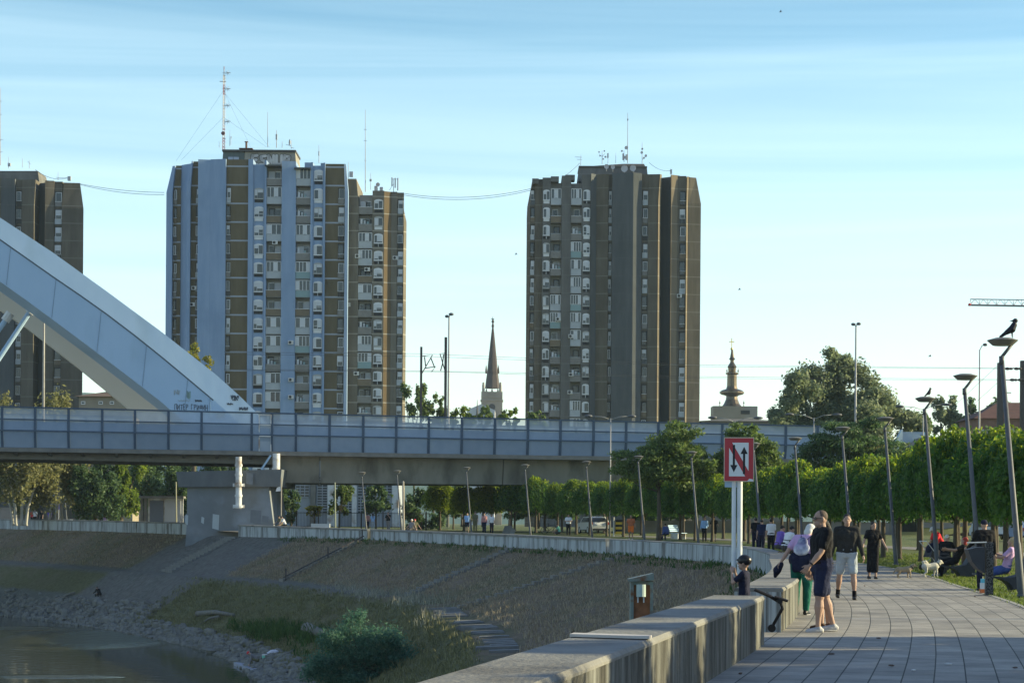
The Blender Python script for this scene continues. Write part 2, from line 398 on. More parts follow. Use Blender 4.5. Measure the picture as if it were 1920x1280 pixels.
M_bank = bankmat()
def bank_sheet():
    mb = MB(); wet = []
    vs = [i/12 for i in range(13)] + [1.05, 1.1, 1.15] + [1.15+.85*i/14 for i in range(1, 15)] + [2.3, 3]
    n = (NS)*14+1; k = len(vs); rnd = random.Random(3)
    for i in range(n):
        s = NS*i/(n-1)
        for v in vs:
            x, y, z = bank(s, v)
            if .05 < v < 2.2 and not 1 <= v <= 1.16: z += .09*math.sin(x*1.7+y*.6)*math.sin(y*.9-x*.5) + rnd.uniform(-.06, .06)
            mb.v.append((x, y, z))
            green = (.75 if v > 1.2 else 0) + (-.2 if v < 1 else 0) - (.3 if y < 105 and v < 1 else 0)
            stone = 1 if v > 1.86 else (.75 if 1 <= v <= 1.15 and s < 9 else 0)
            if 4.05 < s < 5.55 and v < 1.9: stone = max(stone, .8); green = -.5    # worn concrete apron below the pier
            if 2.5 < s < 5.3 and v > 1.55: stone = max(stone, .8)
            wet.append((green, stone, 0))
    for i in range(n-1):
        for j in range(k-1):
            mb.f.append((i*k+j, i*k+j+1, (i+1)*k+j+1, (i+1)*k+j)); mb.m.append(0)
    o = structure('riverbank', mb, M_bank)
    a = o.data.attributes.new('wet', 'FLOAT_VECTOR', 'POINT'); a.data.foreach_set('vector', np.array(wet, dtype=np.float32).ravel())
bank_sheet()
# river
def watermat():
    m = bpy.data.materials.new('river_water'); nt, N, L = nodes(m)
    out = N('ShaderNodeOutputMaterial'); b = N('ShaderNodeBsdfPrincipled')
    b.inputs['Base Color'].default_value = (.030,.034,.022,1); b.inputs['Roughness'].default_value = .05; b.inputs['IOR'].default_value = 1.33; b.inputs['Specular IOR Level'].default_value = .5
    ge = N('ShaderNodeNewGeometry'); mp = N('ShaderNodeMapping'); mp.inputs['Scale'].default_value = (.8, .45, 1); L(ge.outputs['Position'], mp.inputs['Vector'])
    n = N('ShaderNodeTexNoise'); n.inputs['Scale'].default_value = 1.6; n.inputs['Detail'].default_value = 5; L(mp.outputs[0], n.inputs['Vector'])
    bp = N('ShaderNodeBump'); bp.inputs['Strength'].default_value = .35; bp.inputs['Distance'].default_value = .05; mk = None                                                  # breezy patches where the ripples stand higher
    for (cx_, cy_, sx_, sy_) in ((-29.5, 156.0, 6.5, 15.0), (-25.0, 116.5, 3.5, 1.6), (-40.0, 168.0, 6.0, 4.0)):
        m2 = N('ShaderNodeMapping'); m2.inputs['Location'].default_value = (-cx_/sx_, -cy_/sy_, -WATER); m2.inputs['Scale'].default_value = (1/sx_, 1/sy_, 1); L(ge.outputs['Position'], m2.inputs['Vector'])
        ln = N('ShaderNodeVectorMath'); ln.operation = 'LENGTH'; L(m2.outputs[0], ln.inputs[0]); mr = N('ShaderNodeMapRange'); mr.inputs['From Min'].default_value = 1.15; mr.inputs['From Max'].default_value = .55; L(ln.outputs['Value'], mr.inputs['Value'])
        if mk is None: mk = mr.outputs[0]
        else: mxm = N('ShaderNodeMath'); mxm.operation = 'MAXIMUM'; L(mk, mxm.inputs[0]); L(mr.outputs[0], mxm.inputs[1]); mk = mxm.outputs[0]
    ma = N('ShaderNodeMath'); ma.operation = 'MULTIPLY_ADD'; ma.inputs[1].default_value = 15.0; ma.inputs[2].default_value = 1.0; L(mk, ma.inputs[0])
    rg_ = N('ShaderNodeMath'); rg_.operation = 'MULTIPLY_ADD'; rg_.inputs[1].default_value = .26; rg_.inputs[2].default_value = .05; L(mk, rg_.inputs[0]); L(rg_.outputs[0], b.inputs['Roughness'])
    mm = N('ShaderNodeMath'); mm.operation = 'MULTIPLY'; L(n.outputs['Fac'], mm.inputs[0]); L(ma.outputs[0], mm.inputs[1])
    L(mm.outputs[0], bp.inputs['Height']); L(bp.outputs[0], b.inputs['Normal'])
    L(b.outputs[0], out.inputs[0]); return m
mb = MB(); mb.add([(-900,-120,WATER),(6,-120,WATER),(6,340,WATER),(-900,340,WATER)], [(0,1,2,3)])
structure('water', mb, watermat(), False)
# low hills on the horizon
def ridge(name, pts, Y, depth, m):
    mb = MB()
    for (px, py) in pts:
        q = P(px, py, Y); mb.v += [(q.x, Y, 0), (q.x, Y+depth*.4, q.z), (q.x*1.1, Y+depth, 0)]
    for i in range(len(pts)-1):
        a = i*3; mb.f += [(a, a+3, a+4, a+1), (a+1, a+4, a+5, a+2)]; mb.m += [0, 0]
    return structure(name, mb, m)
M_hill = mat('hazed_hill_woods', (.06,.11,.10), 1, (.085,.14,.12), .03, .6, coord='World')  # blue green woods with distance haze put into the colour
ridge('hills', [(-300,735),(-60,716),(60,706),(170,712),(260,718),(420,742),(640,762),(900,778),(1150,776),(1330,772),(1430,784),(1600,800),(1900,820),(2300,830)], 1650, 500, M_hill)
# ------------------------------------------------------------------ the flood wall, in its separate lengths
def wallmat():
    m = bpy.data.materials.new('stained_concrete'); nt, N, L = nodes(m)
    out = N('ShaderNodeOutputMaterial'); b = N('ShaderNodeBsdfPrincipled'); b.inputs['Roughness'].default_value = .85; b.inputs['Specular IOR Level'].default_value = .2
    ge = N('ShaderNodeNewGeometry'); uv = N('ShaderNodeUVMap')
    mp = N('ShaderNodeMapping'); mp.inputs['Scale'].default_value = (1.15, .16, 1); L(uv.outputs[0], mp.inputs['Vector'])
    n = N('ShaderNodeTexNoise'); n.inputs['Scale'].default_value = 1; n.inputs['Detail'].default_value = 7; n.inputs['Roughness'].default_value = .65; L(mp.outputs[0], n.inputs['Vector'])
    rp = N('ShaderNodeValToRGB'); rp.color_ramp.elements[0].position = .36; rp.color_ramp.elements[0].color = (.09,.085,.075,1); rp.color_ramp.elements[1].position = .54; rp.color_ramp.elements[1].color = (.38,.41,.42,1)
    L(n.outputs['Fac'], rp.inputs['Fac'])
    n2 = N('ShaderNodeTexNoise'); n2.inputs['Scale'].default_value = 2.2; n2.inputs['Detail'].default_value = 9; n2.inputs['Roughness'].default_value = .7; L(ge.outputs['Position'], n2.inputs['Vector'])
    r2 = N('ShaderNodeValToRGB'); r2.color_ramp.elements[0].position = .3; r2.color_ramp.elements[0].color = (.20,.19,.175,1); r2.color_ramp.elements[1].position = .7; r2.color_ramp.elements[1].color = (.36,.345,.315,1); L(n2.outputs['Fac'], r2.inputs['Fac'])
    sn = N('ShaderNodeSeparateXYZ'); L(ge.outputs['True Normal'], sn.inputs[0])
    gt = N('ShaderNodeMath'); gt.operation = 'GREATER_THAN'; gt.inputs[1].default_value = .6; L(sn.outputs['Z'], gt.inputs[0])
    mx = N('ShaderNodeMix'); mx.data_type = 'RGBA'; L(gt.outputs[0], mx.inputs[0]); L(rp.outputs['Color'], mx.inputs[6]); L(r2.outputs['Color'], mx.inputs[7])
    mi = N('ShaderNodeMath'); mi.operation = 'GREATER_THAN'; mi.inputs[1].default_value = .3; L(sn.outputs['X'], mi.inputs[0])   # the face towards the paving is darker and more streaked
    mp5 = N('ShaderNodeMapping'); mp5.inputs['Scale'].default_value = (5.5, .5, 1); L(uv.outputs[0], mp5.inputs['Vector'])
    n5 = N('ShaderNodeTexNoise'); n5.inputs['Scale'].default_value = 1; n5.inputs['Detail'].default_value = 6; n5.inputs['Roughness'].default_value = .7; L(mp5.outputs[0], n5.inputs['Vector'])
    r5 = N('ShaderNodeValToRGB'); r5.color_ramp.elements[0].position = .40; r5.color_ramp.elements[0].color = (.17,.155,.13,1); r5.color_ramp.elements[1].position = .62; r5.color_ramp.elements[1].color = (.52,.49,.44,1); L(n5.outputs['Fac'], r5.inputs['Fac'])
    mw = N('ShaderNodeMix'); mw.data_type = 'RGBA'; mw.blend_type = 'MULTIPLY'; L(mi.outputs[0], mw.inputs[0]); L(mx.outputs[2], mw.inputs[6]); L(r5.outputs['Color'], mw.inputs[7])
    L(mw.outputs[2], b.inputs['Base Color'])
    nb = N('ShaderNodeTexNoise'); nb.inputs['Scale'].default_value = 14; nb.inputs['Detail'].default_value = 6; L(ge.outputs['Position'], nb.inputs['Vector'])
    bp = N('ShaderNodeBump'); bp.inputs['Strength'].default_value = .5; bp.inputs['Distance'].default_value = .02; L(nb.outputs['Fac'], bp.inputs['Height']); L(bp.outputs[0], b.inputs['Normal'])
    L(b.outputs[0], out.inputs[0]); return m
M_wall = wallmat()
M_wallcap = mat('coping_concrete', (.155,.152,.142), .85, (.245,.24,.22), 2.4, .8, .4, 20, coord='World', c3=(.12,.115,.105), scale3=.9)
def flood_wall(s0, s1, label, thick=.66, cap=.04):
    base = wall_pt((s0+s1)/2, .3); bl = (base[0], base[1], G(base[1]))
    mb = MB(); uv = []; n = max(8, int((s1-s0)/.05)); al = 0; last = None
    c0 = .14 if cap > .02 else .05
    prof = lambda y: [(.0, foot(y)-.5), (.0, wz(y)-c0), (.0, wz(y)-c0-.001), (thick, wz(y)-c0-.001), (thick, wz(y)-c0), (thick, G(y)-.3)]
    for i in range(n+1):
        s = s0+(s1-s0)*i/n; p0 = wall_pt(s, 0)
        if last: al += math.hypot(p0[0]-last[0], p0[1]-last[1])
        last = p0
        for q, (o, z) in enumerate(prof(p0[1])):
            x, y = wall_pt(s, o); mb.v.append((x-bl[0], y-bl[1], z-bl[2])); uv.append((al + (7.3 if q > 2 else 0), z))
    k = 6
    for i in range(n):
        for j in (0, 2, 4): mb.f.append((i*k+j, i*k+j+1, (i+1)*k+j+1, (i+1)*k+j)); mb.m.append(0)
    mb.f.append((0, 5, 4, 1)); mb.m.append(0); a = n*k; mb.f.append((a, a+1, a+4, a+5)); mb.m.append(0)
    w = thing('flood_wall', label, 'wall', bl, 0, 'lengths of the flood wall')
    o = link('wall_body', mb.mesh('wall_body', M_wall, False), w)
    l = o.data.uv_layers.new(name='UVMap'); co = np.array(uv, dtype=np.float32); vi = np.empty(len(o.data.loops), dtype=np.int32)
    o.data.loops.foreach_get('vertex_index', vi); l.data.foreach_set('uv', co[vi].ravel())
    c = MB()
    ch = .14 if cap > .02 else .05
    pr = lambda y: [(-cap, wz(y)-ch), (-cap, wz(y)-min(.03, ch*.6)), (.025-cap, wz(y)), (thick-.025+cap, wz(y)), (thick+cap, wz(y)-min(.03, ch*.6)), (thick+cap, wz(y)-ch)]
    for i in range(n+1):
        s = s0+(s1-s0)*i/n; p0 = wall_pt(s, 0)
        for (oo, z) in pr(p0[1]):
            x, y = wall_pt(s, oo); c.v.append((x-bl[0], y-bl[1], z-bl[2]))
    for i in range(n):
        for j in range(6): j2 = (j+1) % 6; c.f.append((i*k+j, i*k+j2, (i+1)*k+j2, (i+1)*k+j)); c.m.append(0)
    c.f.append((0, 5, 4, 3, 2, 1)); c.m.append(0); c.f.append((a, a+1, a+2, a+3, a+4, a+5)); c.m.append(0)
    link('coping', c.mesh('coping', M_wallcap, False), w)
    return w
sA = find_wall(693, 100); sB = find_wall(1141, 95)
g1 = 16.92; g2 = 16.55                                     # gap with steps where the boy stands
flood_wall(1, 4.28, 'pale flood wall left of the bridge pier, darkly streaked')
flood_wall(4.62, sA-.03, 'bluish flood wall between the bridge pier and the broken joint')
flood_wall(sA+.03, sB-.02, 'long streaked flood wall running behind the stone steps of the bank')
flood_wall(sB+.02, g2, 'curved end of the flood wall with sunlit stripes on its top', cap=.012)
flood_wall(g1+.04, NS, 'nearest thick flood wall with dark streaks beside the paving', cap=.006)
# ------------------------------------------------------------------ railway arch bridge
BA = Vector((-44.6, 186, 0)); BU = Vector((math.cos(R(5)), math.sin(R(5)), 0)); BN = Vector((-BU.y, BU.x, 0))
def B(t, o, z): q = BA + BU*t + BN*o; return Vector((q.x, q.y, z))
def bt(px, o=0, py=800):
    """distance along the bridge where its plane at offset o shows at photo column px"""
    q = (px-CX)/F - ROLL*(HY-py)/F; A0 = BA + BN*o
    return (q*A0.y - A0.x) / (BU.x - q*BU.y)
def bz(px, py, o=0):
    t = bt(px, o, py); Y = B(t, o, 0).y; return t, P(px, py, Y).z
zT = lambda t: 11.37 - .0125*t
zS = lambda t: 7.46 - .0048*t
def zf(t, f): return zT(t) + (zS(t)-zT(t))*f
M_blue = mat('blue_steel', (.045,.075,.125), .5, (.06,.095,.15), 3, .6, coord='World')
M_mesh = mat('perforated_panel', (.24,.33,.46), .6, (.29,.38,.51), 1.2, .6, trans=.34, coord='World', rnd=.16)
M_meshtop = mat('pale_wire_mesh', (.42,.50,.60), .6, (.50,.58,.68), 1.2, .6, trans=.45, coord='World')  # paler for the top tier: light from behind put into the colour
M_conc = mat('bridge_concrete', (.15,.152,.142), .9, (.27,.268,.25), .8, .9, .3, 8, coord='World', stretch=(1,1,.35), c3=(.10,.10,.095), scale3=.45)
M_concdark = mat('weathered_concrete', (.13,.125,.115), .9, (.22,.21,.19), 1.2, .8, .3, 8, coord='World')
M_white = mat('white_steel', (.33,.475,.64), .5, (.39,.535,.70), .35, .7, .12, 1.5, coord='World', c3=(.30,.43,.56), scale3=.22, stretch=(1,1,.5))
M_galv = mat('galvanised_pipe', (.55,.56,.56), .45, (.66,.66,.65), 5, .6, coord='World', c3=(.30,.22,.16), scale3=.8)
bl = B(20, 6, 0)
bridge = thing('arch_bridge', 'long bluish mesh sided railway bridge with a white arch rising at its end', 'bridge', (bl.x, bl.y, 0))
posts = [4,66,128.6,191.6,253,316,378,472,510,555,618,681,743,804,866,928,990,1051,1113,1174]
pt = [bt(x) for x in posts]
while pt[0] > -22: pt.insert(0, pt[0]-2.9)
while pt[-1] < 74: pt.append(pt[-1]+2.9)
LOW = .42                                                    # the lowest tier leans in towards its foot
def kink(t, f, o): return B(t, o + (LOW*(f-.52)/.4 if f > .52 else 0), zf(t, f))
for o0, rear in ((0, 0), (13.5, 1)):
    for t in pt:
        mb = MB(); s = -1 if rear else 1
        for f0, f1 in ((-.012, .52), (.52, .93)):
            a, b = kink(t, f0, o0), kink(t, f1, o0)
            mb.obox((a+b)/2, BU*.11, BN*.09, (b-a)/2)
        obj('post', mb, M_blue, bridge)
    for f, w in ((0, .12), (.27, .10), (.52, .12), (.905, .08)):
        mb = MB()
        for a, b in zip(pt, pt[1:]): mb.bar(kink(a, f, o0-.04), kink(b, f, o0-.04), .16, w)
        obj('rail', mb, M_blue, bridge)
    for i, (a, b) in enumerate(zip(pt, pt[1:])):
        mb = MB()
        for f0, f1, m in ((.012, .262, 1), (.28, .512, 0), (.53, .90, 0))[:1 if rear else 3]:
            e = .12; p = [kink(a+e, f1, o0), kink(b-e, f1, o0), kink(b-e, f0, o0), kink(a+e, f0, o0)]
            mb.add(p, [(0,1,2,3)], m)
        obj('mesh_panel', mb, [M_mesh, M_meshtop], bridge)
# pale service gate hung on the outside of the fence
ga, gb = bt(486), bt(508); mb = MB()
mb.add([kink(ga,.93,-.15), kink(gb,.93,-.15), kink(gb,.05,-.15), kink(ga,.05,-.15)], [(0,1,2,3)], 1)
for x in (ga, gb): mb.bar(kink(x,.93,-.16), kink(x,.04,-.16), .08, .08, 0)
for f in (.05, .28, .55, .93): mb.bar(kink(ga,f,-.17), kink(gb,f,-.17), .08, .08, 0)
obj('service_gate', mb, [M_galv, M_meshtop], bridge, label='pale mesh gate in the bridge fence')
t0, t1 = pt[0], pt[-1]
mb = MB(); mb.hexa([B(t0,-.35,zS(t0)), B(t1,-.35,zS(t1)), B(t1,14,zS(t1)), B(t0,14,zS(t0)), B(t0,-.35,zS(t0)+.36), B(t1,-.35,zS(t1)+.36), B(t1,14,zS(t1)+.36), B(t0,14,zS(t0)+.36)])
obj('deck', mb, M_concdark, bridge)
M_barrier = mat('noise_barrier', (.24,.31,.40), .8, (.30,.37,.45), .8, .6, coord='World')
mb = MB(); h = lambda t: zf(t,.30)
mb.hexa([B(t0,1.5,zS(t0)+.36), B(t1,1.5,zS(t1)+.36), B(t1,1.75,zS(t1)+.36), B(t0,1.75,zS(t0)+.36), B(t0,1.5,h(t0)), B(t1,1.5,h(t1)), B(t1,1.75,h(t1)), B(t0,1.75,h(t0))])
obj('noise_barrier', mb, M_barrier, bridge)
js = [bt(524, 1.5), bt(601, 1.5), bt(945, 1.5), bt(1250, 1.5), t1]
for a, b in zip(js, js[1:]):
    mb = MB(); b -= .07
    mb.hexa([B(a,2.1,5.0), B(b,2.1,5.0), B(b,11.5,5.0), B(a,11.5,5.0), B(a,1.4,zS(a)), B(b,1.4,zS(b)), B(b,12.2,zS(b)), B(a,12.2,zS(a))])
    obj('girder', mb, M_conc, bridge)
for o in (1.2, 5, 9, 12.6):                                   # slim steel beams under the left part
    mb = MB(); b = js[0]-.3; mb.hexa([B(t0,o,zS(t0)-.45), B(b,o,zS(b)-.75), B(b,o+.5,zS(b)-.75), B(t0,o+.5,zS(t0)-.45), B(t0,o,zS(t0)), B(b,o,zS(b)), B(b,o+.5,zS(b)), B(t0,o+.5,zS(t0))])
    obj('deck_beam', mb, M_concdark, bridge)
t = t0+1
while t < js[0]-1:
    mb = MB(); mb.hexa([B(t,1.2,zS(t)-.34), B(t+.25,1.2,zS(t)-.34), B(t+.25,13.1,zS(t)-.34), B(t,13.1,zS(t)-.34), B(t,-.2,zS(t)), B(t+.25,-.2,zS(t)), B(t+.25,13.6,zS(t)), B(t,13.6,zS(t))])
    obj('cross_rib', mb, M_concdark, bridge); t += 2.9
# pier
YP = 186.4
def pq(px, py, dy=0): return P(px, py, YP+dy)
mb = MB(); f = [pq(351,912), pq(504,912), pq(513,985), pq(514,1040), pq(346,1040), pq(350,985)]
mb.prism(f, (0, 11, 0)); obj('pier', mb, mat('pier_concrete', (.135,.15,.165), .85, (.20,.215,.23), .7, .7, .2, 6, coord='World', c3=(.24,.275,.32), scale3=.3), bridge)
mb = MB(); f = [pq(330,884,-.9), pq(528,879.5,-.9), pq(525,912,-.5), pq(334.5,912.5,-.5)]
mb.prism([f[3], f[2], f[1], f[0]], (0, 13, 0)); obj('pier_cap', mb, mat('cap_concrete', (.10,.115,.135), .9, (.17,.185,.20), 1.2, .8, .3, 8, coord='World', stretch=(1,1,.4)), bridge)
mb = MB(); a, b = pq(447.5,856,-1.5), pq(447.5,953,-1.5); mb.tube([a, (a+b)/2, b], .27, 14)
for y in (872, 890, 909, 929, 949):
    c = pq(447.5, y, -1.5); mb.tube([c-Vector((0,0,.10)), c+Vector((0,0,.10))], .33 if y not in (909,949) else .42, 14)
mb.bar(pq(447.5,909,-1.5)-Vector((.5,0,0)), pq(447.5,909,-1.5)+Vector((.5,0,0)), .1, .3); mb.bar(pq(447.5,949,-1.5)-Vector((.5,0,0)), pq(447.5,949,-1.5)+Vector((.5,0,0)), .1, .3)
obj('drain_pipe', mb, M_galv, bridge, smooth=False)
mb = MB(); a, b = pq(518,850,1), pq(518,881,1); mb.tube([a, b], .33, 16); obj('bearing_column', mb, M_galv, bridge)
mb = MB(); mb.bar(pq(508,853,.8), pq(490,880,.8), .16, .16); obj('brace', mb, M_white, bridge)
M_patch = mat('grey_overpaint', (.13,.15,.18), .85, (.16,.18,.21), 2, .6, coord='World')
M_palepatch = mat('pale_overpaint', (.36,.40,.42), .85, (.42,.46,.48), 2, .6, coord='World')
for (x0, y0, x1, y1, m) in ((469,955,490,982,0), (491,966,504,980,0), (398,963,411,993,1), (377,968,383,982,1), (461,885,475,909,0), (347,964,353,984,1)):
    mb = MB(); dy = -.012 if y0 > 912 else -.95
    k = [pq(x0+1,y0,dy), pq(x1,y0+2,dy), pq(x1-1,y1,dy), pq(x0,y1-3,dy)]; mb.add(k, [(3,2,1,0)])
    obj('paint_patch', mb, [M_patch, M_palepatch][m], bridge)
# arch ribs
def interp(tab, x):
    for (a, ya), (b, yb) in zip(tab, tab[1:]):
        if x <= b: return ya + (yb-ya)*(x-a)/(b-a)
    return tab[-1][1]
TOP = [(-420,175),(-300,228),(-150,314),(0,408),(100,474),(200,546),(303,622),(400,698),(440,733),(478,770),(540,835)]
CRE = [(-420,212),(-300,262),(-150,348),(0,448),(117,530),(178,571),(273,643),(320,682),(391,741),(425,771),(500,840)]
BOT = [(-420,300),(-300,352),(-150,428),(0,528),(47,561),(92,594),(187.5,665),(273,730),(316,764),(400,838)]
def rib(name, lines, m, xs):
    mb = MB(); n = len(lines)
    for x in xs:
        for (tab, o, dx) in lines:
            t, z = bz(x+dx, interp(tab, x), o); mb.v.append(tuple(B(t, o, z)))
    for i in range(len(xs)-1):
        for j in range(n): j2 = (j+1) % n; mb.f.append((i*n+j, i*n+j2, (i+1)*n+j2, (i+1)*n+j)); mb.m.append(0)
    mb.f.append(tuple(range(n))); mb.f.append(tuple((len(xs)-1)*n + j for j in range(n-1, -1, -1))); mb.m += [0, 0]
    return obj(name, mb, m, bridge)
xs = [-420, -340, -250, -150, -75, 0, 50, 100, 150, 200, 250, 300, 350, 400]
BTB = [(a, b+2) for a, b in BOT]; BK = [(a, b+16) for a, b in BOT]
fr = rib('arch_rib', [(TOP, 3.2, 0), (CRE, 3.0, 0), (BOT, 3.0, 0), (BK, 5.6, -3), ([(a, b+2) for a, b in TOP], 5.8, 0)], M_white, xs)
def arch_pt(px, py, o): t, z = bz(px, py, o); return B(t, o, z)
xs2 = [400, 425, 450, 478, 520]
r2_ = rib('arch_springing', [(TOP, 3.2, 0), (CRE, 3.02, 0), ([(a, max(b, 800)) for a, b in CRE], 3.02, 0), ([(a, max(b, 802)) for a, b in TOP], 5.6, 0), ([(a, b+2) for a, b in TOP], 5.8, 0)], M_white, xs2)
mb = MB()
for a, b in zip(xs[1:], xs[2:]):
    ta, za = bz(a, interp(CRE, a)+1.2, 2.97); tb, zb = bz(b, interp(CRE, b)+1.2, 2.97); mb.bar(B(ta, 2.98, za), B(tb, 2.98, zb), .03, .12)
obj('seam', mb, mat('dark_seam_line', (.10,.13,.17), .8), fr)  # dark line along the crease of the rib
mb = MB()
for x in (-60, 20, 105, 190, 275, 352):                      # welded joints across the side plates
    mb.bar(arch_pt(x, interp(CRE, x)+3, 2.985), arch_pt(x-8, min(interp(BOT, x-8), 790)-2, 2.985), .05, .03)
mb.bar(arch_pt(393.5, 744, 2.985), arch_pt(394.5, 790, 2.985), .06, .05)
obj('weld_seam', mb, mat('weld_line', (.20,.28,.38), .7), fr)
RB = [(-420,360),(-300,408),(-150,482),(0,581),(47,612),(148,690),(238,764),(330,845)]
M_warmrib = mat('warm_lit_steel', (.66,.63,.56), .5, (.70,.67,.60), .3, .6, coord='World')  # same paint as the front rib, warm bounce light put into its colour
rib('arch_rib', [([(a, b-125) for a, b in RB], 10.0, 0), (RB, 13.0, 0), ([(a, b+2) for a, b in RB], 15.6, 0), ([(a, b-120) for a, b in RB], 13.0, 0)], M_warmrib, [-420,-300,-200,-100,0,50,100,150,200,250,330])
for (x0, y0, x1, y1) in ((61,577,-110,835), (16,592,-150,830), (-95,470,-260,800)):
    mb = MB(); ta, za = bz(x0, y0, 6.5); tb, zb = bz(x1, y1, 6.5); mb.tube([B(ta,6.5,za), B(tb,6.5,zb)], .24, 10)
    obj('hanger', mb, M_white, bridge)
    mb = MB(); a, b = B(ta,6.5,za), B(tb,6.5,zb); d = (b-a).normalized(); mb.tube([a-d*.3, a+d*.55], .42, 10); obj('hanger_socket', mb, M_galv, bridge)
# graffiti on the arch: flat painted strokes
GL = {'П': [[(0,0),(0,1),(.7,1),(.7,0)]], 'И': [[(0,1),(0,0),(.7,1),(.7,0)]], 'Т': [[(0,1),(.8,1)],[(.4,1),(.4,0)]], 'Е': [[(.65,1),(0,1),(0,0),(.65,0)],[(0,.5),(.55,.5)]],
      'Р': [[(0,0),(0,1),(.6,.95),(.65,.6),(0,.45)]], 'Г': [[(0,0),(0,1),(.65,1)]], 'Ф': [[(.4,-.05),(.4,1.05)],[(.4,.8),(.05,.7),(.05,.4),(.4,.25),(.75,.4),(.75,.7),(.4,.8)]], 'Н': [[(0,1),(0,0)],[(.7,1),(.7,0)],[(0,.5),(.7,.5)]]}
def flat_stroke(mb, pts, w, right, up, nrm, m=0):
    """ribbon along pts lying in the plane of right / up, pushed out along nrm"""
    for a, b in zip(pts, pts[1:]):
        d = (b-a); L = d.length
        if L < 1e-6: continue
        d /= L; s = d.cross(nrm).normalized()*(w/2); e = d*(w/2)
        mb.add([a-e-s, b+e-s, b+e+s, a-e+s], [(0,1,2,3)], m)
def arch_pt(px, py, o): t, z = bz(px, py, o); return B(t, o, z)
mb = MB(); x = 327.5; rgl = random.Random(2)
for k, ch in enumerate('ПИТЕР ГРИФИН'):
    if ch == ' ': x += 4.2; continue
    for st in GL[ch]:
        pts = [arch_pt(x + u*5.0, 767.5 + .016*(x-327) - v*9.5 + (k % 3 - 1)*.5 + rgl.uniform(-.5,.5), 2.975) for u, v in st]
        flat_stroke(mb, pts, .052, BU, Vector((0,0,1)), BN)
    x += 5.4
obj('graffiti', mb, mat('black_spray_paint', (.085,.105,.14), .7), fr, label='black sprayed words on the arch')
rg = random.Random(5)
def scribble(cx_, cy_, w, h, n, o, col, par, wd=.06):
    mb = MB(); pts = []
    for i in range(n+1):
        u = i/n; pts.append(arch_pt(cx_ - w/2 + w*u + rg.uniform(-1, 1), cy_ + h/2*(1 if i % 2 else -1)*rg.uniform(.5, 1), o))
    flat_stroke(mb, pts, wd, BU, Vector((0,0,1)), BN); obj('graffiti', mb, col, par)
K_ = MATS['black_spray_paint']; FN = mat('faded_spray_paint', (.36,.42,.46), .7); GR = mat('green_spray_paint', (.30,.44,.42), .7)
scribble(440, 744, 14, 6, 12, 3.0, K_, r2_, .09); scribble(441, 749, 10, 3, 8, 3.0, K_, r2_); scribble(431, 757, 9, 3, 7, 3.0, K_, r2_, .08); scribble(457, 766, 17, 5, 12, 3.0, K_, r2_, .08)
scribble(372, 751, 12, 3, 9, 2.975, K_, fr, .08); scribble(332, 735, 11, 9, 8, 2.975, FN, fr); scribble(353, 740, 7, 14, 7, 2.975, GR, fr, .1); scribble(413, 778, 16, 14, 9, 3.0, FN, r2_); scribble(345, 751, 20, 2, 8, 2.975, FN, fr)

# ------------------------------------------------------------------ tower blocks
def facademat(name, c, c2, c3, zlines=None, line=(.4,.42,.45), lw=.16):
    """rendered wall; optional pale floor slabs every storey (zlines = height of one slab, storey height)"""
    m = bpy.data.materials.new(name); nt, N, L = nodes(m); MATS[name] = m
    out = N('ShaderNodeOutputMaterial'); b = N('ShaderNodeBsdfPrincipled'); b.inputs['Roughness'].default_value = .9; b.inputs['Specular IOR Level'].default_value = .15
    ge = N('ShaderNodeNewGeometry'); mp = N('ShaderNodeMapping'); mp.inputs['Scale'].default_value = (.9, .9, .12); L(ge.outputs['Position'], mp.inputs['Vector'])
    n = N('ShaderNodeTexNoise'); n.inputs['Scale'].default_value = 1.1; n.inputs['Detail'].default_value = 8; n.inputs['Roughness'].default_value = .65; L(mp.outputs[0], n.inputs['Vector'])
    rp = N('ShaderNodeValToRGB'); rp.color_ramp.elements[0].position = .34; rp.color_ramp.elements[0].color = (*c, 1); rp.color_ramp.elements[1].position = .66; rp.color_ramp.elements[1].color = (*c2, 1); L(n.outputs['Fac'], rp.inputs['Fac'])
    n3 = N('ShaderNodeTexNoise'); n3.inputs['Scale'].default_value = .16; n3.inputs['Detail'].default_value = 5; L(ge.outputs['Position'], n3.inputs['Vector'])
    r3 = N('ShaderNodeValToRGB'); r3.color_ramp.elements[0].position = .5; r3.color_ramp.elements[1].position = .68; r3.color_ramp.elements[1].color = (.6,.6,.6,1); L(n3.outputs['Fac'], r3.inputs['Fac'])
    mx = N('ShaderNodeMix'); mx.data_type = 'RGBA'; L(r3.outputs['Color'], mx.inputs[0]); L(rp.outputs['Color'], mx.inputs[6]); mx.inputs[7].default_value = (*c3, 1)
    col = mx.outputs[2]
    if zlines:
        z0, h = zlines; sp = N('ShaderNodeSeparateXYZ'); L(ge.outputs['Position'], sp.inputs[0])
        a = N('ShaderNodeMath'); a.operation = 'SUBTRACT'; L(sp.outputs['Z'], a.inputs[0]); a.inputs[1].default_value = z0 - 40*h
        d = N('ShaderNodeMath'); d.operation = 'MODULO'; L(a.outputs[0], d.inputs[0]); d.inputs[1].default_value = h
        g = N('ShaderNodeMath'); g.operation = 'LESS_THAN'; L(d.outputs[0], g.inputs[0]); g.inputs[1].default_value = lw
        m2 = N('ShaderNodeMix'); m2.data_type = 'RGBA'; L(g.outputs[0], m2.inputs[0]); L(col, m2.inputs[6]); m2.inputs[7].default_value = (*line, 1); col = m2.outputs[2]
    L(col, b.inputs['Base Color']); L(b.outputs[0], out.inputs[0]); return m
M_frame = mat('white_window_frame', (.62,.63,.63), .5)
M_frameold = mat('old_window_frame', (.36,.36,.34), .6)
M_glass = mat('window_glass', (.035,.042,.05), .12, (.07,.08,.09), .35, .8, spec=.5, coord='World')
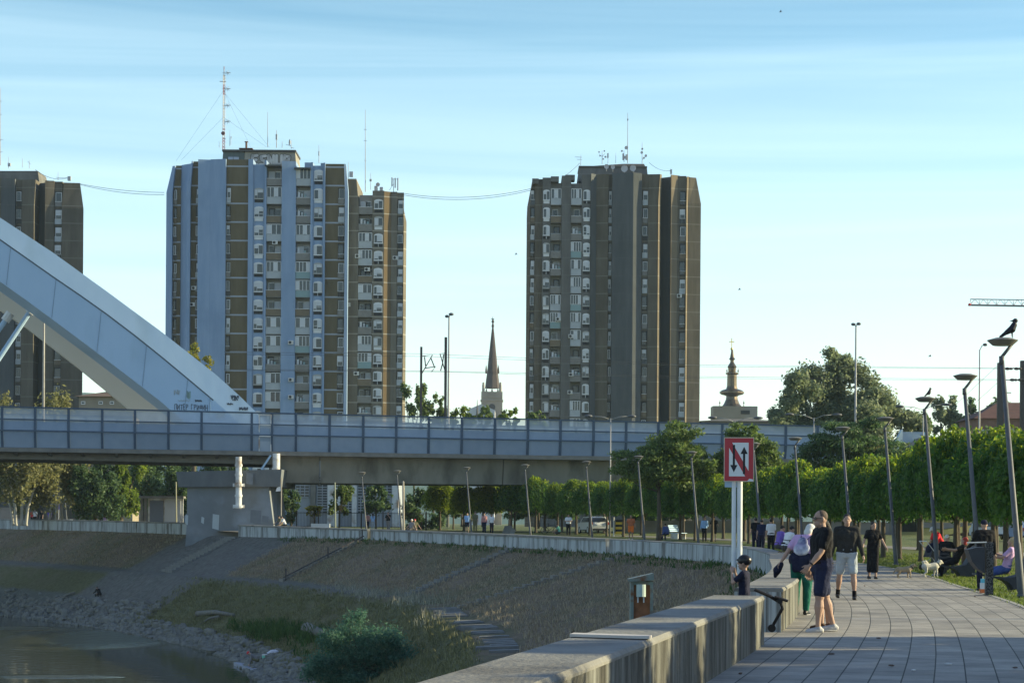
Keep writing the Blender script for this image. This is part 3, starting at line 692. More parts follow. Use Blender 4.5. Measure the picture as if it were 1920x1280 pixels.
M_shutter = mat('roller_shutter', (.52,.54,.56), .6)
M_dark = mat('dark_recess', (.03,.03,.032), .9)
M_pargrey = mat('balcony_concrete', (.17,.165,.155), .9, (.24,.23,.215), 1.5, .8, coord='World')
M_parpale = mat('balcony_pale', (.34,.37,.39), .8, (.42,.45,.47), 1.5, .8, coord='World')
M_parbrown = mat('balcony_brown', (.15,.12,.085), .9, (.20,.16,.11), 1.5, .8, coord='World')
M_parteal = mat('balcony_teal', (.22,.32,.33), .8)
M_inner = mat('balcony_back_wall', (.22,.215,.20), .9, (.34,.33,.31), .5, .9, coord='World')
M_ac = mat('air_conditioner_casing', (.55,.55,.53), .6)
_wm = {}
def w_mesh(w, h, kind, var):
    """window / narrow window / balcony meshes, shared between storeys; x centred, y = 0 at the facade, z = 0 at the floor"""
    key = (round(w, 2), round(h, 2), kind, var)
    if key in _wm: return _wm[key]
    mb = MB(); r = random.Random(hash((kind, var)) % 9999 if False else var*7+len(kind)); mats = [M_frame, M_glass, M_shutter, M_dark, M_pargrey, M_parpale, M_parbrown, M_parteal, M_inner, M_frameold]
    if kind == 'window':
        z0, z1 = .80, h-.42; x0, x1 = -w/2*.86, w/2*.86
        fm = 0 if var % 5 else 9
        arc = [(x0, z0), (x1, z0), (x1, z1-.22), (x1*.6, z1-.06), (0, z1), (x0*.6, z1-.06), (x0, z1-.22)]
        mb.prism([(x, -.05, z) for x, z in arc], (0, .3, 0), fm)
        cols = [(x0+.09, -.05), (.05, x1-.09)] if var % 3 else [(x0+.09, x0*.3-.03), (x0*.3+.03, x1-.09)]
        for ci, (a, b) in enumerate(cols):
            lo, hi = z0+.1, z1-.3
            sh = [0, .5, 1, .7, 0, .35, .85][(var*3+ci*2) % 7]
            mid = hi-(hi-lo)*sh
            if sh < 1: mb.box(a, b, -.075, -.05, lo, mid, 1)
            if sh > 0: mb.box(a, b, -.10, -.05, mid+.01, hi, 2)
            if var % 4 == 1 and sh < .6: mb.box(a, b, -.09, -.05, lo+.42, lo+.48, fm)
        lowm = 3 if var % 3 != 1 else 0
        mb.box(x0+.06, x1-.06, -.04 if lowm == 3 else -.07, .2, .20, .68, lowm)
        mb.box(x0-.05, x1+.05, -.14, .2, .70, .79, fm)
        if var % 4 == 2: mb.box(-.04, .04, -.06, 0, .2, .68, fm)
    elif kind == 'narrow':
        x0, x1 = -w/2+.03, w/2-.03
        mb.box(x0, x1, -.03, .1, .12, h-.3, 3)
        fx0, fx1 = (x0+.1, x1) if var % 2 else (x0, x1-.1)
        if var % 5 != 4:
            mb.box(fx0, fx1, -.06, -.03, .95, h-.45, 0 if var % 3 else 9)
            sh = [0, .4, 0, .6, 0][var % 5]; hi, lo = h-.53, 1.02; mid = hi-(hi-lo)*sh
            mb.box(fx0+.09, fx1-.09, -.085, -.06, lo, mid, 1)
            if sh: mb.box(fx0+.09, fx1-.09, -.10, -.06, mid+.01, hi, 2)
        else: mb.box(fx0+.05, fx1-.05, -.06, -.03, .4, h-.5, 1)
        pm = [4, 5, 4, 5, 6][var % 5]
        if var % 2: mb.box(x0, x1, -.16, -.12, .12, .92, pm)
        else:
            for q in range(5): xx = x0+.05+(x1-x0-.1)*q/4; mb.box(xx-.02, xx+.02, -.15, -.12, .12, .95, pm)
        mb.box(x0, x1, -.18, -.10, .93, .99, 0)
    else:
        x0, x1 = -w/2, w/2; D = 1.35                          # y = 0 is the parapet line, the back wall lies D behind
        mb.box(x0, x1, D-.05, D, .1, h, 8)
        da = x0+.25 if var % 2 else x1-1.25
        mb.box(da, da+1.0, D-.10, D-.05, .1, h-.55, 3 if var % 3 else 0); mb.box(da+.12, da+.88, D-.13, D-.10, .5, h-.7, 1)
        wa = x1-1.3 if var % 2 else x0+.2
        if w > 2: mb.box(wa, wa+1.1, D-.10, D-.05, 1.0, h-.6, 0); mb.box(wa+.1, wa+1.0, D-.13, D-.10, 1.1, h-.7, 1 if var % 3 else 2)
        mb.box(x0, x1, -.02, D, -.08, .10, 4)
        pm = [4, 4, 5, 6, 4, 5, 4, 7][var % 8]
        mb.box(x0, x1, -.06, .04, .0, 1.02, pm); mb.box(x0, x1, -.09, .06, 1.03, 1.10, 5 if var % 3 else 0)
        enc = var % 8 in (2, 5, 7)
        if enc:
            mb.box(x0, x1, -.02, .02, 1.11, h-.28, 1)
            n = 4 if var % 2 else 3
            for q in range(n+1): xx = x0+.05+(x1-x0-.1)*q/n; mb.box(xx-.05, xx+.05, -.06, .03, 1.11, h-.28, 0)
            mb.box(x0, x1, -.06, .03, h-.34, h-.24, 0)
            q = r.randrange(n); xx = x0+.1+(x1-x0-.1)*q/n; mb.box(xx, xx+(x1-x0)/n-.1, -.035, -.021, 1.15, h-.4, 2)
        elif var % 8 in (1, 6):
            for q in range(3): mb.box(x0+.3+q*.5, x0+.62+q*.5, .1, .14, 1.15, 1.9-.2*q, [2, 5, 7][q])   # washing on a line
            mb.box(x0, x1, .1, .12, 1.9, 1.93, 0)
    me = mb.mesh(kind, mats); _wm[key] = me; return me
class Tower:
    def __init__(s, name, label, Y, yband, pitch, base=0.8):
        s.Y, s.base = Y, base; s.h = pitch/F*Y; s.z0 = P(CX, yband, Y).z
        s.t = None; s.name, s.label = name, label; s.rnd = random.Random(len(label))
    def X(s, px, d=0, py=560): return P(px, py, s.Y+d).x if False else P(px, py, s.Y).x
    def Z(s, px, py): return P(px, py, s.Y).z
    def start(s, px): s.t = thing(s.name, s.label, 'tower block', (s.X(px), s.Y+7, s.base)); return s
    def strip(s, x0, x1, top, m, dl=0, dr=None, back=15, name='wall_bay', lean=None, taper=0):
        """one vertical bay; dl / dr = how far its left / right edge lies behind the front line; lean=(left shift, right shift, back shift, height) of the sloping top"""
        dr = dl if dr is None else dr; Y = s.Y; a, b = s.X(x0), s.X(x1); z = s.Z((x0+x1)/2, top)
        mb = MB(); lo = [(a, Y+dl), (b, Y+dr), (b-taper, Y+back), (a, Y+back)]
        zz = z-(lean[3] if lean else 0)
        if lean:
            up = [(a+lean[0], Y+dl+lean[2]), (b+lean[1], Y+dr+lean[2]), (b+lean[1]-taper, Y+back), (a+lean[0], Y+back)]
            vs = [(*p, s.base) for p in lo] + [(*p, zz) for p in lo] + [(*p, z) for p in up]
            fs = [(0,3,2,1), (8,9,10,11)]
            for q in (0, 4):
                for i in range(4): j = (i+1) % 4; fs.append((q+i, q+j, q+4+j, q+4+i))
            mb.add(vs, fs)
        else: mb.hexa([(*p, s.base) for p in lo] + [(*p, z) for p in lo])
        return obj(name, mb, m, s.t)
    def units(s, x0, x1, top, kind, d=0, skip=(), nlow=99, pad=0.0, vs=None):
        a, b = s.X(x0), s.X(x1); zt = s.Z((x0+x1)/2, top); k = 0
        nm = {'window': 'window', 'narrow': 'narrow_window', 'balcony': 'balcony'}[kind]
        z = s.z0
        while z - s.h > s.base: z -= s.h
        while z + s.h*.9 < zt:
            if k >= 1 and k not in skip:
                v = s.rnd.randrange(16); me = w_mesh(b-a-pad, s.h, kind, v)
                o = link(nm, me, s.t); o.location = ((a+b)/2 - s.t.location.x, s.Y+d - s.t.location.y, z - s.t.location.z)
            z += s.h; k += 1
    def ac(s, px, py, d=0):
        x, z = s.X(px), s.Z(px, py); mb = MB(); mb.box(x-.42, x+.42, s.Y+d-.36, s.Y+d-.02, z-.3, z+.3, 0); mb.lathe([(.22,0),(.22,.02)], (0,0,0), 12, 1)
        n = 26; mb.v[-24:] = [(x-.1+q[0], s.Y+d-.37-q[2], z+q[1]) for q in mb.v[-24:]]
        obj('air_conditioner', mb, [M_ac, M_dark], s.t)
z1 = P(CX, 454.6, 338.6).z; h1 = 34.85/F*338.6
M_tblue = facademat('blue_grey_render', (.205,.295,.435), (.26,.35,.49), (.18,.26,.385))
M_tbrown = facademat('brown_block_facing', (.120,.098,.060), (.160,.130,.082), (.10,.082,.052), (z1-.05, h1), (.33,.36,.41), .24)
z1b = P(CX, 440+100/3.764, 341.2).z; h1b = 32.2/F*341.2
M_tcon = facademat('raw_concrete_facing', (.125,.112,.09), (.185,.168,.135), (.10,.088,.068), (z1b-.05, h1b), (.30,.28,.24), .16)
M_tcon_b = facademat('ochre_block_facing', (.13,.095,.055), (.17,.125,.075), (.11,.082,.05), (z1b-.05, h1b), (.30,.28,.24), .16)
# first tower: blue grey with brown bays
T1 = Tower('tower_block', 'blue grey and brown tower block with sprayed white letters on its roof house', 338.6, 454.6, 34.85).start(480)
S1 = T1.strip
S1(306,318, 306, M_tblue, 2.4, 2.0, lean=(.9,.35,.4,4.3)); S1(318,332.5, 304, M_tbrown, 2.9, lean=(.35,0,.4,4.3)); T1.units(319,325.5, 320, 'narrow', 2.88)
S1(332.5,348.5, 303, M_tblue, 3.0, 1.2, lean=(0,.6,.4,4.3)); S1(348.5,354, 299.5, M_tblue, .9, lean=(.6,.3,.3,4.3)); S1(354,369.5, 299, M_tbrown, 1.7, lean=(.3,0,.2,4.3)); T1.units(363,369, 316, 'narrow', 1.68)
S1(369.5,392, 298.5, M_tblue, .2, .55); S1(392,422, 298, M_tblue, .55, -.1); S1(422,464, 298, M_tbrown, .6); T1.units(422.5,431, 316, 'narrow', .58)
S1(464,473, 298.5, M_tblue, .0); S1(473,494.5, 308, M_tblue, .35); T1.units(473.5,494, 316, 'window', .34)
S1(494.5,498, 300, M_tblue, 0); S1(498,527, 304, M_inner, 1.7); T1.units(498.2,526.8, 312, 'balcony', .25)
S1(527,553, 302, M_tblue, -.1, .25); S1(553,581, 310, M_inner, 1.9); T1.units(553.2,580.8, 315, 'balcony', .45)
S1(581,585, 304, M_tblue, .1); S1(585,605, 310, M_tblue, .4); T1.units(585.5,605, 316, 'window', .39); S1(605,608, 305, M_tblue, .1)
S1(608,645, 306, M_tbrown, .7, taper=1.25); T1.units(632,644.5, 318, 'narrow', .68); S1(645,651, 307, M_tblue, .3, .38, back=1.7, lean=(-.2,-.4,.3,4.3))
for (px, py) in ((546,642), (547,712), (547,744), (361,538), (358,569), (515,455)): T1.ac(px, py, 0 if px > 400 else 1.7)
T1b = Tower('tower_block', 'brown concrete wing with ochre strip adjoining the blue grey tower', 341.2, 466.6, 32.2).start(705)
S2 = T1b.strip
S2(640,671, 334, M_tcon, .3, lean=(0,-.4,.3,4.2)); S2(671,697, 363, M_inner, 1.7); T1b.units(671.2,696.8, 366, 'balcony', .3); S2(697,719, 357, M_tcon, .25); T1b.units(699,718, 362, 'window', .24)
S2(719,732, 358, M_tcon_b, .3, .95); S2(732,743, 358, M_tcon, .9); S2(743,755.5, 359, M_tcon, 1.2, taper=.8); T1b.units(743.5,755, 362, 'narrow', 1.18); S2(755.5,759.8, 359.5, M_tcon, .9, 1.6, back=2.6, lean=(-.3,-1.0,.2,4.5))
for (px, py) in ((670,480), (740,482), (652,571), (669,700), (688,505)): T1b.ac(px, py, .3 if px < 700 else 1.2)
# roof houses
M_rooftar = mat('roof_edge_metal', (.07,.068,.065), .7)
M_pent = mat('roof_house_render', (.20,.19,.155), .9, (.30,.285,.235), .8, .8, coord='World', c3=(.14,.13,.11), scale3=.3)
M_pentgreen = mat('green_sheet_cladding', (.075,.095,.09), .6, (.10,.125,.12), .4, .6, stretch=(6,1,.2), coord='World')
def trapezoid(T, name, x0, x1, y0, xt0, xt1, yt, d, dep, m):
    Y = T.Y+d; q = lambda px, py: P(px, py, T.Y)
    a, b, c, e = q(x0, y0), q(x1, y0), q(xt1, yt), q(xt0, yt); mb = MB()
    mb.hexa([(a.x, Y, a.z), (b.x, Y, b.z), (b.x, Y+dep, b.z), (a.x, Y+dep, a.z), (e.x, Y+.7, e.z), (c.x, Y+.7, c.z), (c.x, Y+dep-.7, c.z), (e.x, Y+dep-.7, e.z)])
    return obj(name, mb, m, T.t)
ph = trapezoid(T1, 'roof_house', 451, 551, 312, 452, 548, 275.5, 4, 8, M_pent)
pg = trapezoid(T1, 'stair_house', 408.5, 450.8, 312, 411, 450.8, 274, 4.05, 8, M_pentgreen)
mb = MB()
for a, b in ((421.5, 430), (431.5, 441)): q0, q1 = P(a, 286, T1.Y), P(b, 297, T1.Y); mb.box(q0.x, q1.x, T1.Y+4.1, T1.Y+4.6, q1.z, q0.z)
obj('stair_window', mb, mat('pale_glazing', (.30,.36,.46), .4), pg, rel=True)
q0, q1 = P(449, 274, T1.Y), P(549.5, 276.5, T1.Y); mb = MB(); mb.box(P(409.5,0,T1.Y).x-5.0 if False else P(409.5,275,T1.Y).x, q1.x, T1.Y+4.3, T1.Y+12, q0.z-.1, q0.z+.2); obj('roof_edge', mb, M_rooftar, T1.t)
mb = MB(); q = P(452, 268, T1.Y); mb.box(q.x-.9, q.x+.9, T1.Y+6, T1.Y+7.5, q.z-.5, q.z+.1); mb.box(q.x-1.1, q.x+1.1, T1.Y+5.8, T1.Y+7.7, q.z+.1, q.z+.22); mb.tube([(q.x, T1.Y+6.7, q.z+.2), (q.x, T1.Y+6.7, q.z+1.3)], .17, 8); mb.tube([(q.x, T1.Y+6.7, q.z+1.3), (q.x, T1.Y+6.7, q.z+1.4)], .3, 8)
obj('chimney', mb, mat('rusty_chimney', (.13,.075,.06), .9), T1.t)
# sprayed letters on the roof house: fat white strokes with a dark outline
def blob(mb, a, b, w, y, m):
    a, b = Vector(a), Vector(b); d = (b-a); ang = math.atan2(d.z, d.x); vs = []
    for k in range(7): t = ang+math.pi/2+math.pi*k/6; vs.append((a.x+math.cos(t)*w/2, y, a.z+math.sin(t)*w/2))
    for k in range(7): t = ang-math.pi/2+math.pi*k/6; vs.append((b.x+math.cos(t)*w/2, y, b.z+math.sin(t)*w/2))
    mb.add(vs, [tuple(range(13, -1, -1))], m)
LB = {'E': [((.15,0),(.15,1)),((.15,.95),(.75,1)),((.15,.5),(.65,.55)),((.15,.02),(.8,.05))], 'S': [((.8,.95),(.25,.9)),((.2,.85),(.3,.6)),((.3,.55),(.75,.4)),((.75,.35),(.7,.1)),((.65,.05),(.1,.05))],
      'N': [((.15,0),(.15,1)),((.15,1),(.75,.05)),((.8,0),(.8,1))], 'U': [((.15,1),(.15,.2)),((.2,.1),(.75,.1)),((.8,.2),(.8,1))], 'R': [((.15,0),(.15,1)),((.15,.95),(.75,.85)),((.75,.8),(.7,.55)),((.65,.5),(.2,.5)),((.4,.5),(.85,0))]}
mb = MB(); x = 465
for k, ch in enumerate('ESNUR'):
    for (a, b) in LB[ch]:
        A_, B_ = (P(x+a[0]*14.5, 301.5-a[1]*19, T1.Y), P(x+b[0]*14.5, 301.5-b[1]*19, T1.Y))
        def yy(zv): return T1.Y+4 + .7*(zv-P(500,312,T1.Y).z)/(P(500,275.5,T1.Y).z-P(500,312,T1.Y).z)
        for w, dd, mi in ((.66, -.02, 1), (.46, -.05, 0)):
            i0 = len(mb.v); blob(mb, A_, B_, w, 0, mi)
            mb.v[i0:] = [(vx, yy(vz)+dd, vz) for vx, vy, vz in mb.v[i0:]]
    x += 15.2
obj('graffiti', mb, [mat('white_spray_paint', (.50,.49,.47), .8, (.40,.39,.37), .8, .6, coord='World'), mat('dark_outline_paint', (.07,.062,.055), .8)], ph, label='faded white bubble letters with dark outline')
for (x0, x1, py) in ((498,527,306), (553,581,311)):
    q0, q1 = P(x0-1, py+4, T1.Y), P(x1+1, py+6.5, T1.Y); mb = MB(); mb.box(q0.x, q1.x, T1.Y-.5, T1.Y+2, q1.z, q0.z); obj('awning_roof', mb, M_rooftar, T1.t)
# second tower: dark brown grey concrete
z2 = P(CX, 500+185/3.84, 356).z; h2 = 33.1/F*356
M_g1 = facademat('brown_concrete', (.100,.088,.068), (.150,.132,.104), (.082,.072,.056), (z2-.05, h2), (.18,.165,.14), .16)
M_g2 = facademat('blue_grey_concrete', (.078,.085,.088), (.105,.113,.117), (.068,.073,.076), (z2-.05, h2), (.10,.105,.108), .08)
M_g3 = facademat('grey_concrete', (.105,.104,.098), (.15,.148,.14), (.088,.086,.08), (z2-.05, h2), (.16,.155,.15), .1)
M_g4 = facademat('sunlit_concrete', (.165,.135,.095), (.215,.178,.13), (.145,.12,.088), (z2-.05, h2), (.25,.23,.19), .16)  # lit copy of the brown concrete, sunlight on narrow strips put into colour
T2 = Tower('tower_block', 'dark brown grey concrete tower block right of the twin towered view, standing alone', 356, 500+185/3.84, 33.1).start(1150)
S3 = T2.strip
S3(987.5,993, 335, M_g1, 2.2, 1.2, lean=(.8,.4,.3,4.4)); S3(993,1002, 334.5, M_g1, 1.4, lean=(.4,.2,.3,4.4)); T2.units(993.3,1001.8, 345, 'narrow', 1.38); S3(1002,1016, 334, M_g1, 1.1); S3(1016,1031.5, 332, M_g3, .6); T2.units(1016.3,1031, 345, 'window', .58)
S3(1031.5,1052, 340, M_inner, 1.9); T2.units(1031.7,1051.6, 342, 'balcony', .45); S3(1052,1069.5, 329, M_g3, .2); S3(1069.5,1089.5, 341, M_inner, 1.8); T2.units(1069.7,1089.3, 343, 'balcony', .35)
S3(1089.5,1107, 327, M_g3, .3); T2.units(1091.5,1106.5, 340, 'window', .28); S3(1107,1117.5, 325, M_g2, .0, 1.3); S3(1117.5,1140, 324.5, M_g1, 1.3, .9); S3(1140,1147, 324, M_g1, 1.5); T2.units(1140.2,1146.8, 336, 'narrow', 1.48)
S3(1147,1186, 324, M_g2, .6, -.3); S3(1186,1202.5, 324, M_g2, -.3, .5); S3(1202.5,1215, 324.5, M_g1, 1.2); T2.units(1204,1214.7, 336, 'narrow', 1.18); S3(1215,1233.5, 325, M_g1, .9, .6, lean=(0,.3,.2,4.4)); S3(1233.5,1238, 325.5, M_g4, .4, .9, lean=(.3,.2,.2,4.4))
S3(1238,1258, 326, M_g2, 4.5, 3.0); S3(1258,1270.5, 326, M_g4, .9, 1.55); S3(1270.5,1274, 326.5, M_g1, 1.6); S3(1274,1287, 327, M_g1, 1.7); T2.units(1274.5,1286.5, 338, 'narrow', 1.68); S3(1287,1291, 328, M_g4, 1.2, 1.6, lean=(.1,.2,.4,4.4)); S3(1291,1315, 329, M_g1, 1.5, 2.0, lean=(.2,-.8,.4,4.4))
for (px, py) in ((1275,553), (1209,592), (1071,630), (1072,702), (1070,735), (1047,598)): T2.ac(px, py, 1.6 if px > 1200 else .3)
# parapet stubs on the roof line
for T, m, L_ in ((T2, M_g3, ((998,1010,334),(1033,1048,330),(1060,1078,327))), (T1, M_tblue, ((571,585,304),(601,609,305),(496,499,301)))):
    for (x0, x1, y) in L_:
        a, b = P(x0, y, T.Y), P(x1, y+10, T.Y); mb = MB(); mb.box(a.x, b.x, T.Y+.25, T.Y+3, b.z, a.z-.02); obj('parapet_stub', mb, m, T.t)
ph2 = trapezoid(T2, 'roof_house', 1084, 1219, 332, 1088, 1216.5, 304, 4.5, 8, M_g3)
q0, q1 = P(1087,304,T2.Y), P(1217,304,T2.Y); mb = MB(); mb.box(q0.x, q1.x, T2.Y+5, T2.Y+12, q0.z-.05, q0.z+.22); q2 = P(1196,296,T2.Y); mb.add([(P(1110,304,T2.Y).x, T2.Y+5.1, q0.z+.2),(q1.x-.3, T2.Y+5.1, q0.z+.2),(q2.x+1.4, T2.Y+6, q2.z),(q2.x-2, T2.Y+6, q2.z)], [(0,1,2,3)]); obj('roof_edge', mb, M_rooftar, T2.t)
# third tower, cut by the left edge of the view
T3 = Tower('tower_block', 'dark concrete tower block partly hidden behind the white arch', 360, 500+185/3.84+9, 33.1).start(70)
S4 = T3.strip
S4(-110,-40, 332, M_g1, 1.0); S4(-40,0, 333, M_g1, .4); S4(0,25, 334, M_g2, .3, .6); S4(25,37, 334.5, M_g1, 1.4); T3.units(26,36.6, 340, 'narrow', 1.38); S4(37,61, 335, M_g1, 1.0, .7, lean=(0,.2,.2,4.4)); S4(61,80, 336, M_g2, 4.5, 3.4); S4(80,96, 336, M_g1, 1.3, 1.7); S4(96,111, 337, M_g1, 2.0); T3.units(97,110.5, 344, 'narrow', 1.98); S4(111,151, 339, M_g1, 1.6, 2.0, lean=(.2,-.7,.4,4.4), taper=3.3)
trapezoid(T3, 'roof_house', -60, 64, 345, -58, 58, 311, 4.5, 8, M_g3)
# ------------------------------------------------------------------ trees and other plants
rng = np.random.default_rng(11)
FUZZ = [.0]
def cloud(clumps, n, rs, shell=.55, zmin=None):
    """n leaf positions (and outward directions) spread through ellipsoid clumps [(centre, radii)]"""
    vol = np.array([c[1][0]*c[1][1]*c[1][2] for c in clumps])**.7; pk = rs.choice(len(clumps), n, p=vol/vol.sum())
    C = np.array([c[0] for c in clumps])[pk]; Rr = np.array([c[1] for c in clumps])[pk]
    d = rs.normal(size=(n, 3)); d /= np.linalg.norm(d, axis=1)[:, None]
    r = shell + (1-shell)*rs.random((n, 1))**.7; r *= (1 + .18*(rs.random((n, 1))-.5))
    p = C + d*Rr*r + rs.normal(size=(n, 3))*Rr*FUZZ[0]
    return p, d
def leaf_mesh(name, p, d, size, m, rs, droop=0., aspect=.55, extra=None):
    n = len(p); sz = (size*(.6+.8*rs.random(n)))[:, None]
    nr = d*.7 + rs.normal(size=(n, 3))*.6 + np.array([0, 0, .25]); nr /= np.linalg.norm(nr, axis=1)[:, None]
    t = rs.normal(size=(n, 3)) + np.array([0, 0, -1.0])*droop*2.2 + d*(.5 if not droop else .2)
    t -= nr*(t*nr).sum(1)[:, None]; t /= np.linalg.norm(t, axis=1)[:, None]; b = np.cross(nr, t)
    v = np.stack([p-t*sz*.5, p+b*sz*aspect*.5-t*sz*.05, p+t*sz*.5, p-b*sz*aspect*.5-t*sz*.05], 1).reshape(-1, 3)
    me = bpy.data.meshes.new(name); me.vertices.add(n*4); me.vertices.foreach_set('co', v.astype(np.float32).ravel())
    me.loops.add(n*4); me.polygons.add(n); me.loops.foreach_set('vertex_index', np.arange(n*4, dtype=np.int32))
    me.polygons.foreach_set('loop_start', np.arange(0, n*4, 4, dtype=np.int32)); me.polygons.foreach_set('loop_total', np.full(n, 4, dtype=np.int32))
    me.materials.append(m); me.update(); me.validate(); return me
M_bark = mat('bark', (.060,.048,.036), .95, (.11,.092,.07), 6, .8, .6, 18, stretch=(1,1,.25))
M_barkpale = mat('pale_bark', (.30,.29,.25), .9, (.50,.48,.43), 4, .8, .3, 12, stretch=(1,1,.3))
L_mop = leafmat('mop_leaves', (.022,.062,.022), (.095,.18,.038), .46, .9)
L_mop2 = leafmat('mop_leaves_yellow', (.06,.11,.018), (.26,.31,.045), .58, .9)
L_silver = leafmat('silver_leaves', (.070,.105,.058), (.23,.26,.15), .42, .5)
L_dark = leafmat('dark_leaves', (.028,.062,.030), (.095,.15,.060), .38, .5)
L_mid = leafmat('mid_leaves', (.040,.078,.028), (.14,.19,.055), .38, .6)
L_olive = leafmat('olive_leaves', (.080,.092,.040), (.23,.225,.10), .42, .5)
L_yellow = leafmat('yellow_leaves', (.10,.12,.020), (.26,.24,.045), .45, .5)
L_lime = leafmat('lime_leaves', (.045,.095,.018), (.20,.25,.045), .5, .35)
def trunk_mesh(H, r, limbs, rs, lean=(0, 0), r2=.45, stems=None):
    mb = MB()
    for (bx, by, tx, ty, rr) in (stems or [(0, 0, lean[0], lean[1], r)]):
        pts = [(bx + tx*q*q + .04*H*.3*math.sin(q*5+bx*9)*q, by + ty*q*q, H*q) for q in (0, .04, .3, .6, 1)]
        mb.tube(pts, [rr*1.5, rr*1.08, rr*.95, rr*.75, rr*r2], 8)
    for (c, rad) in limbs:
        z0 = H*(.55+.4*rs.random()); q = z0/H; s = Vector((lean[0]*q*q, lean[1]*q*q, z0)); e = Vector(c)
        mid = (s+e)/2 + Vector((0, 0, -.1*(e-s).length)); mb.tube([s, mid, e], [r*.4, r*.26, r*.08], 5)
    return mb
def tree(name, label, loc, clumps, n, size, lm, H, r, seed, bark=None, droop=0, group=None, shell=.5, lean=(0, 0), stems=None, aspect=.55, cat='tree', limbs=8):
    rs = np.random.default_rng(seed); t = thing(name, label, cat, loc, 0, group)
    p, d = cloud(clumps, n, rs, shell); link('crown', leaf_mesh('crown', p, d, size, lm, rs, droop, aspect), t)
    lb = [clumps[k] for k in rs.permutation(len(clumps))[:limbs]]
    link('trunk', trunk_mesh(H, r, lb, rs, lean, stems=stems).mesh('trunk', bark or M_bark, True), t)
    return t
def fluff(cl, k, f, rs, spread=.75):
    """break round clumps into smaller ragged ones"""
    out = []
    for c, r in cl:
        for _ in range(k):
            d = rs.normal(size=3); d /= np.linalg.norm(d); q = spread*(.35+.75*rs.random()); g = f*(.7+.6*rs.random())
            out.append((tuple(c[i]+d[i]*r[i]*q for i in range(3)), tuple(r[i]*g for i in range(3))))
    return out
def round_clumps(c, R_, n, rs, cr=(.28, .42), flat=1.0, bottom=-.8):
    out = []
    while len(out) < n:
        d = rs.normal(size=3); d /= np.linalg.norm(d)
        if d[2] < bottom: continue
        q = .35+.5*rs.random(); k = cr[0]+(cr[1]-cr[0])*rs.random()
        out.append(((c[0]+d[0]*R_[0]*q*1.15, c[1]+d[1]*R_[1]*q*1.15, c[2]+d[2]*R_[2]*q*1.15), (R_[0]*k, R_[1]*k, R_[2]*k*flat)))
    return out
# --- pruned mop headed trees in rows beside the promenade
mops = []
for sd_ in range(5):
    rs = np.random.default_rng(100+sd_); cl = []
    for k in range(9):
        a = k*2*math.pi/9 + rs.uniform(-.3, .3); rr = 1.22+rs.uniform(-.25, .25); cl.append(((math.cos(a)*rr, math.sin(a)*rr, 2.70+rs.uniform(-.25, .2)), (.62, .62, .98+rs.uniform(-.15, .25))))
    for k in range(7):
        a = k*2*math.pi/7 + rs.uniform(-.3, .3); rr = .82+rs.uniform(-.2, .2); cl.append(((math.cos(a)*rr, math.sin(a)*rr, 3.5+rs.uniform(-.15, .25)), (.66, .66, .66)))
    for k in range(3):
        a = rs.uniform(0, 6.3); cl.append(((math.cos(a)*.45, math.sin(a)*.45, 4.0+rs.uniform(-.1, .2)), (.7, .7, .52)))
    cl.append(((0, 0, 3.0), (1.3, 1.3, .9)))
    p, d = cloud(cl, 9000, rs, .62); ok = p[:, 2] > 1.55+.35*rs.random(len(p)); p, d = p[ok], d[ok]
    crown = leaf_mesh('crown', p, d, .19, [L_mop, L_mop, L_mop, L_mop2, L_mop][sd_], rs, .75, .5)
    crown.materials.append(L_mop2); yellow_top = (rs.random(len(p)) < np.clip((p[:, 2]-3.45)*.8, 0, .75)).astype(np.int32); crown.polygons.foreach_set('material_index', yellow_top)   # yellower on top: fresh shoots, partly sunlight put into the colour
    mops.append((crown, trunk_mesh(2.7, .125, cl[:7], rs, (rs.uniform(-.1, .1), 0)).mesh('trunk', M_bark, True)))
def spline2(pts, step):
    q = []; n = len(pts)
    for i in range(n-1):
        a, b, c, e = (pts[max(0, min(n-1, j))] for j in (i-1, i, i+1, i+2))
        for k in range(30): q.append(tuple(cr(a[m], b[m], c[m], e[m], k/30) for m in (0, 1)))
    out = [q[0]]; acc = 0
    for u, v in zip(q, q[1:]):
        acc += math.dist(u, v)
        if acc >= step: out.append(v); acc = 0
    return out
rm = random.Random(4)
row1 = spline2([(15.0,59.5),(16.3,75),(17.1,90),(17.5,105),(17.3,120),(16.2,135),(13,152),(8.5,170),(2.5,188),(-7.5,205)], 4.05)
row2 = spline2([(20.6,70),(22.2,90),(22.8,108),(22.4,125),(20.5,142),(16.5,160),(11.5,177),(5,195),(-3,208)], 4.1)
near = [(10.2,10.6),(10.8,13.6),(11.4,16.6),(12.0,19.7),(12.5,22.6),(12.9,25.6),(13.2,28.6),(14.6,12.2),(15.3,15.2),(16.0,18.2),(16.6,21.2),(17.0,24.2),(17.4,27.2)]  # rows continued out of view, packed closer to shade the near wall
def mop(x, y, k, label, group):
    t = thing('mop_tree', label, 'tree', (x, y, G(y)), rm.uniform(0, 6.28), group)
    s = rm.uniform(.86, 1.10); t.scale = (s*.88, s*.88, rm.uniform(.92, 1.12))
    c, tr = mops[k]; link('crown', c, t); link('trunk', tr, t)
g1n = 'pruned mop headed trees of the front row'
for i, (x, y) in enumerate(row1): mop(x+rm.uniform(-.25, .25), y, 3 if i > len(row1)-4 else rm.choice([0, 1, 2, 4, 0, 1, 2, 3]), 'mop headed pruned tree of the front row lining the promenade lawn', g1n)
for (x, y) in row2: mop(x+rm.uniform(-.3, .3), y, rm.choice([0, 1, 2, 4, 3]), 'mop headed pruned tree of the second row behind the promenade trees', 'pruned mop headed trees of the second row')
for (x, y) in near: mop(x, y, rm.choice([0, 1, 2, 4]), 'mop headed pruned tree beside the paving near the viewer', 'pruned mop headed trees outside the view')
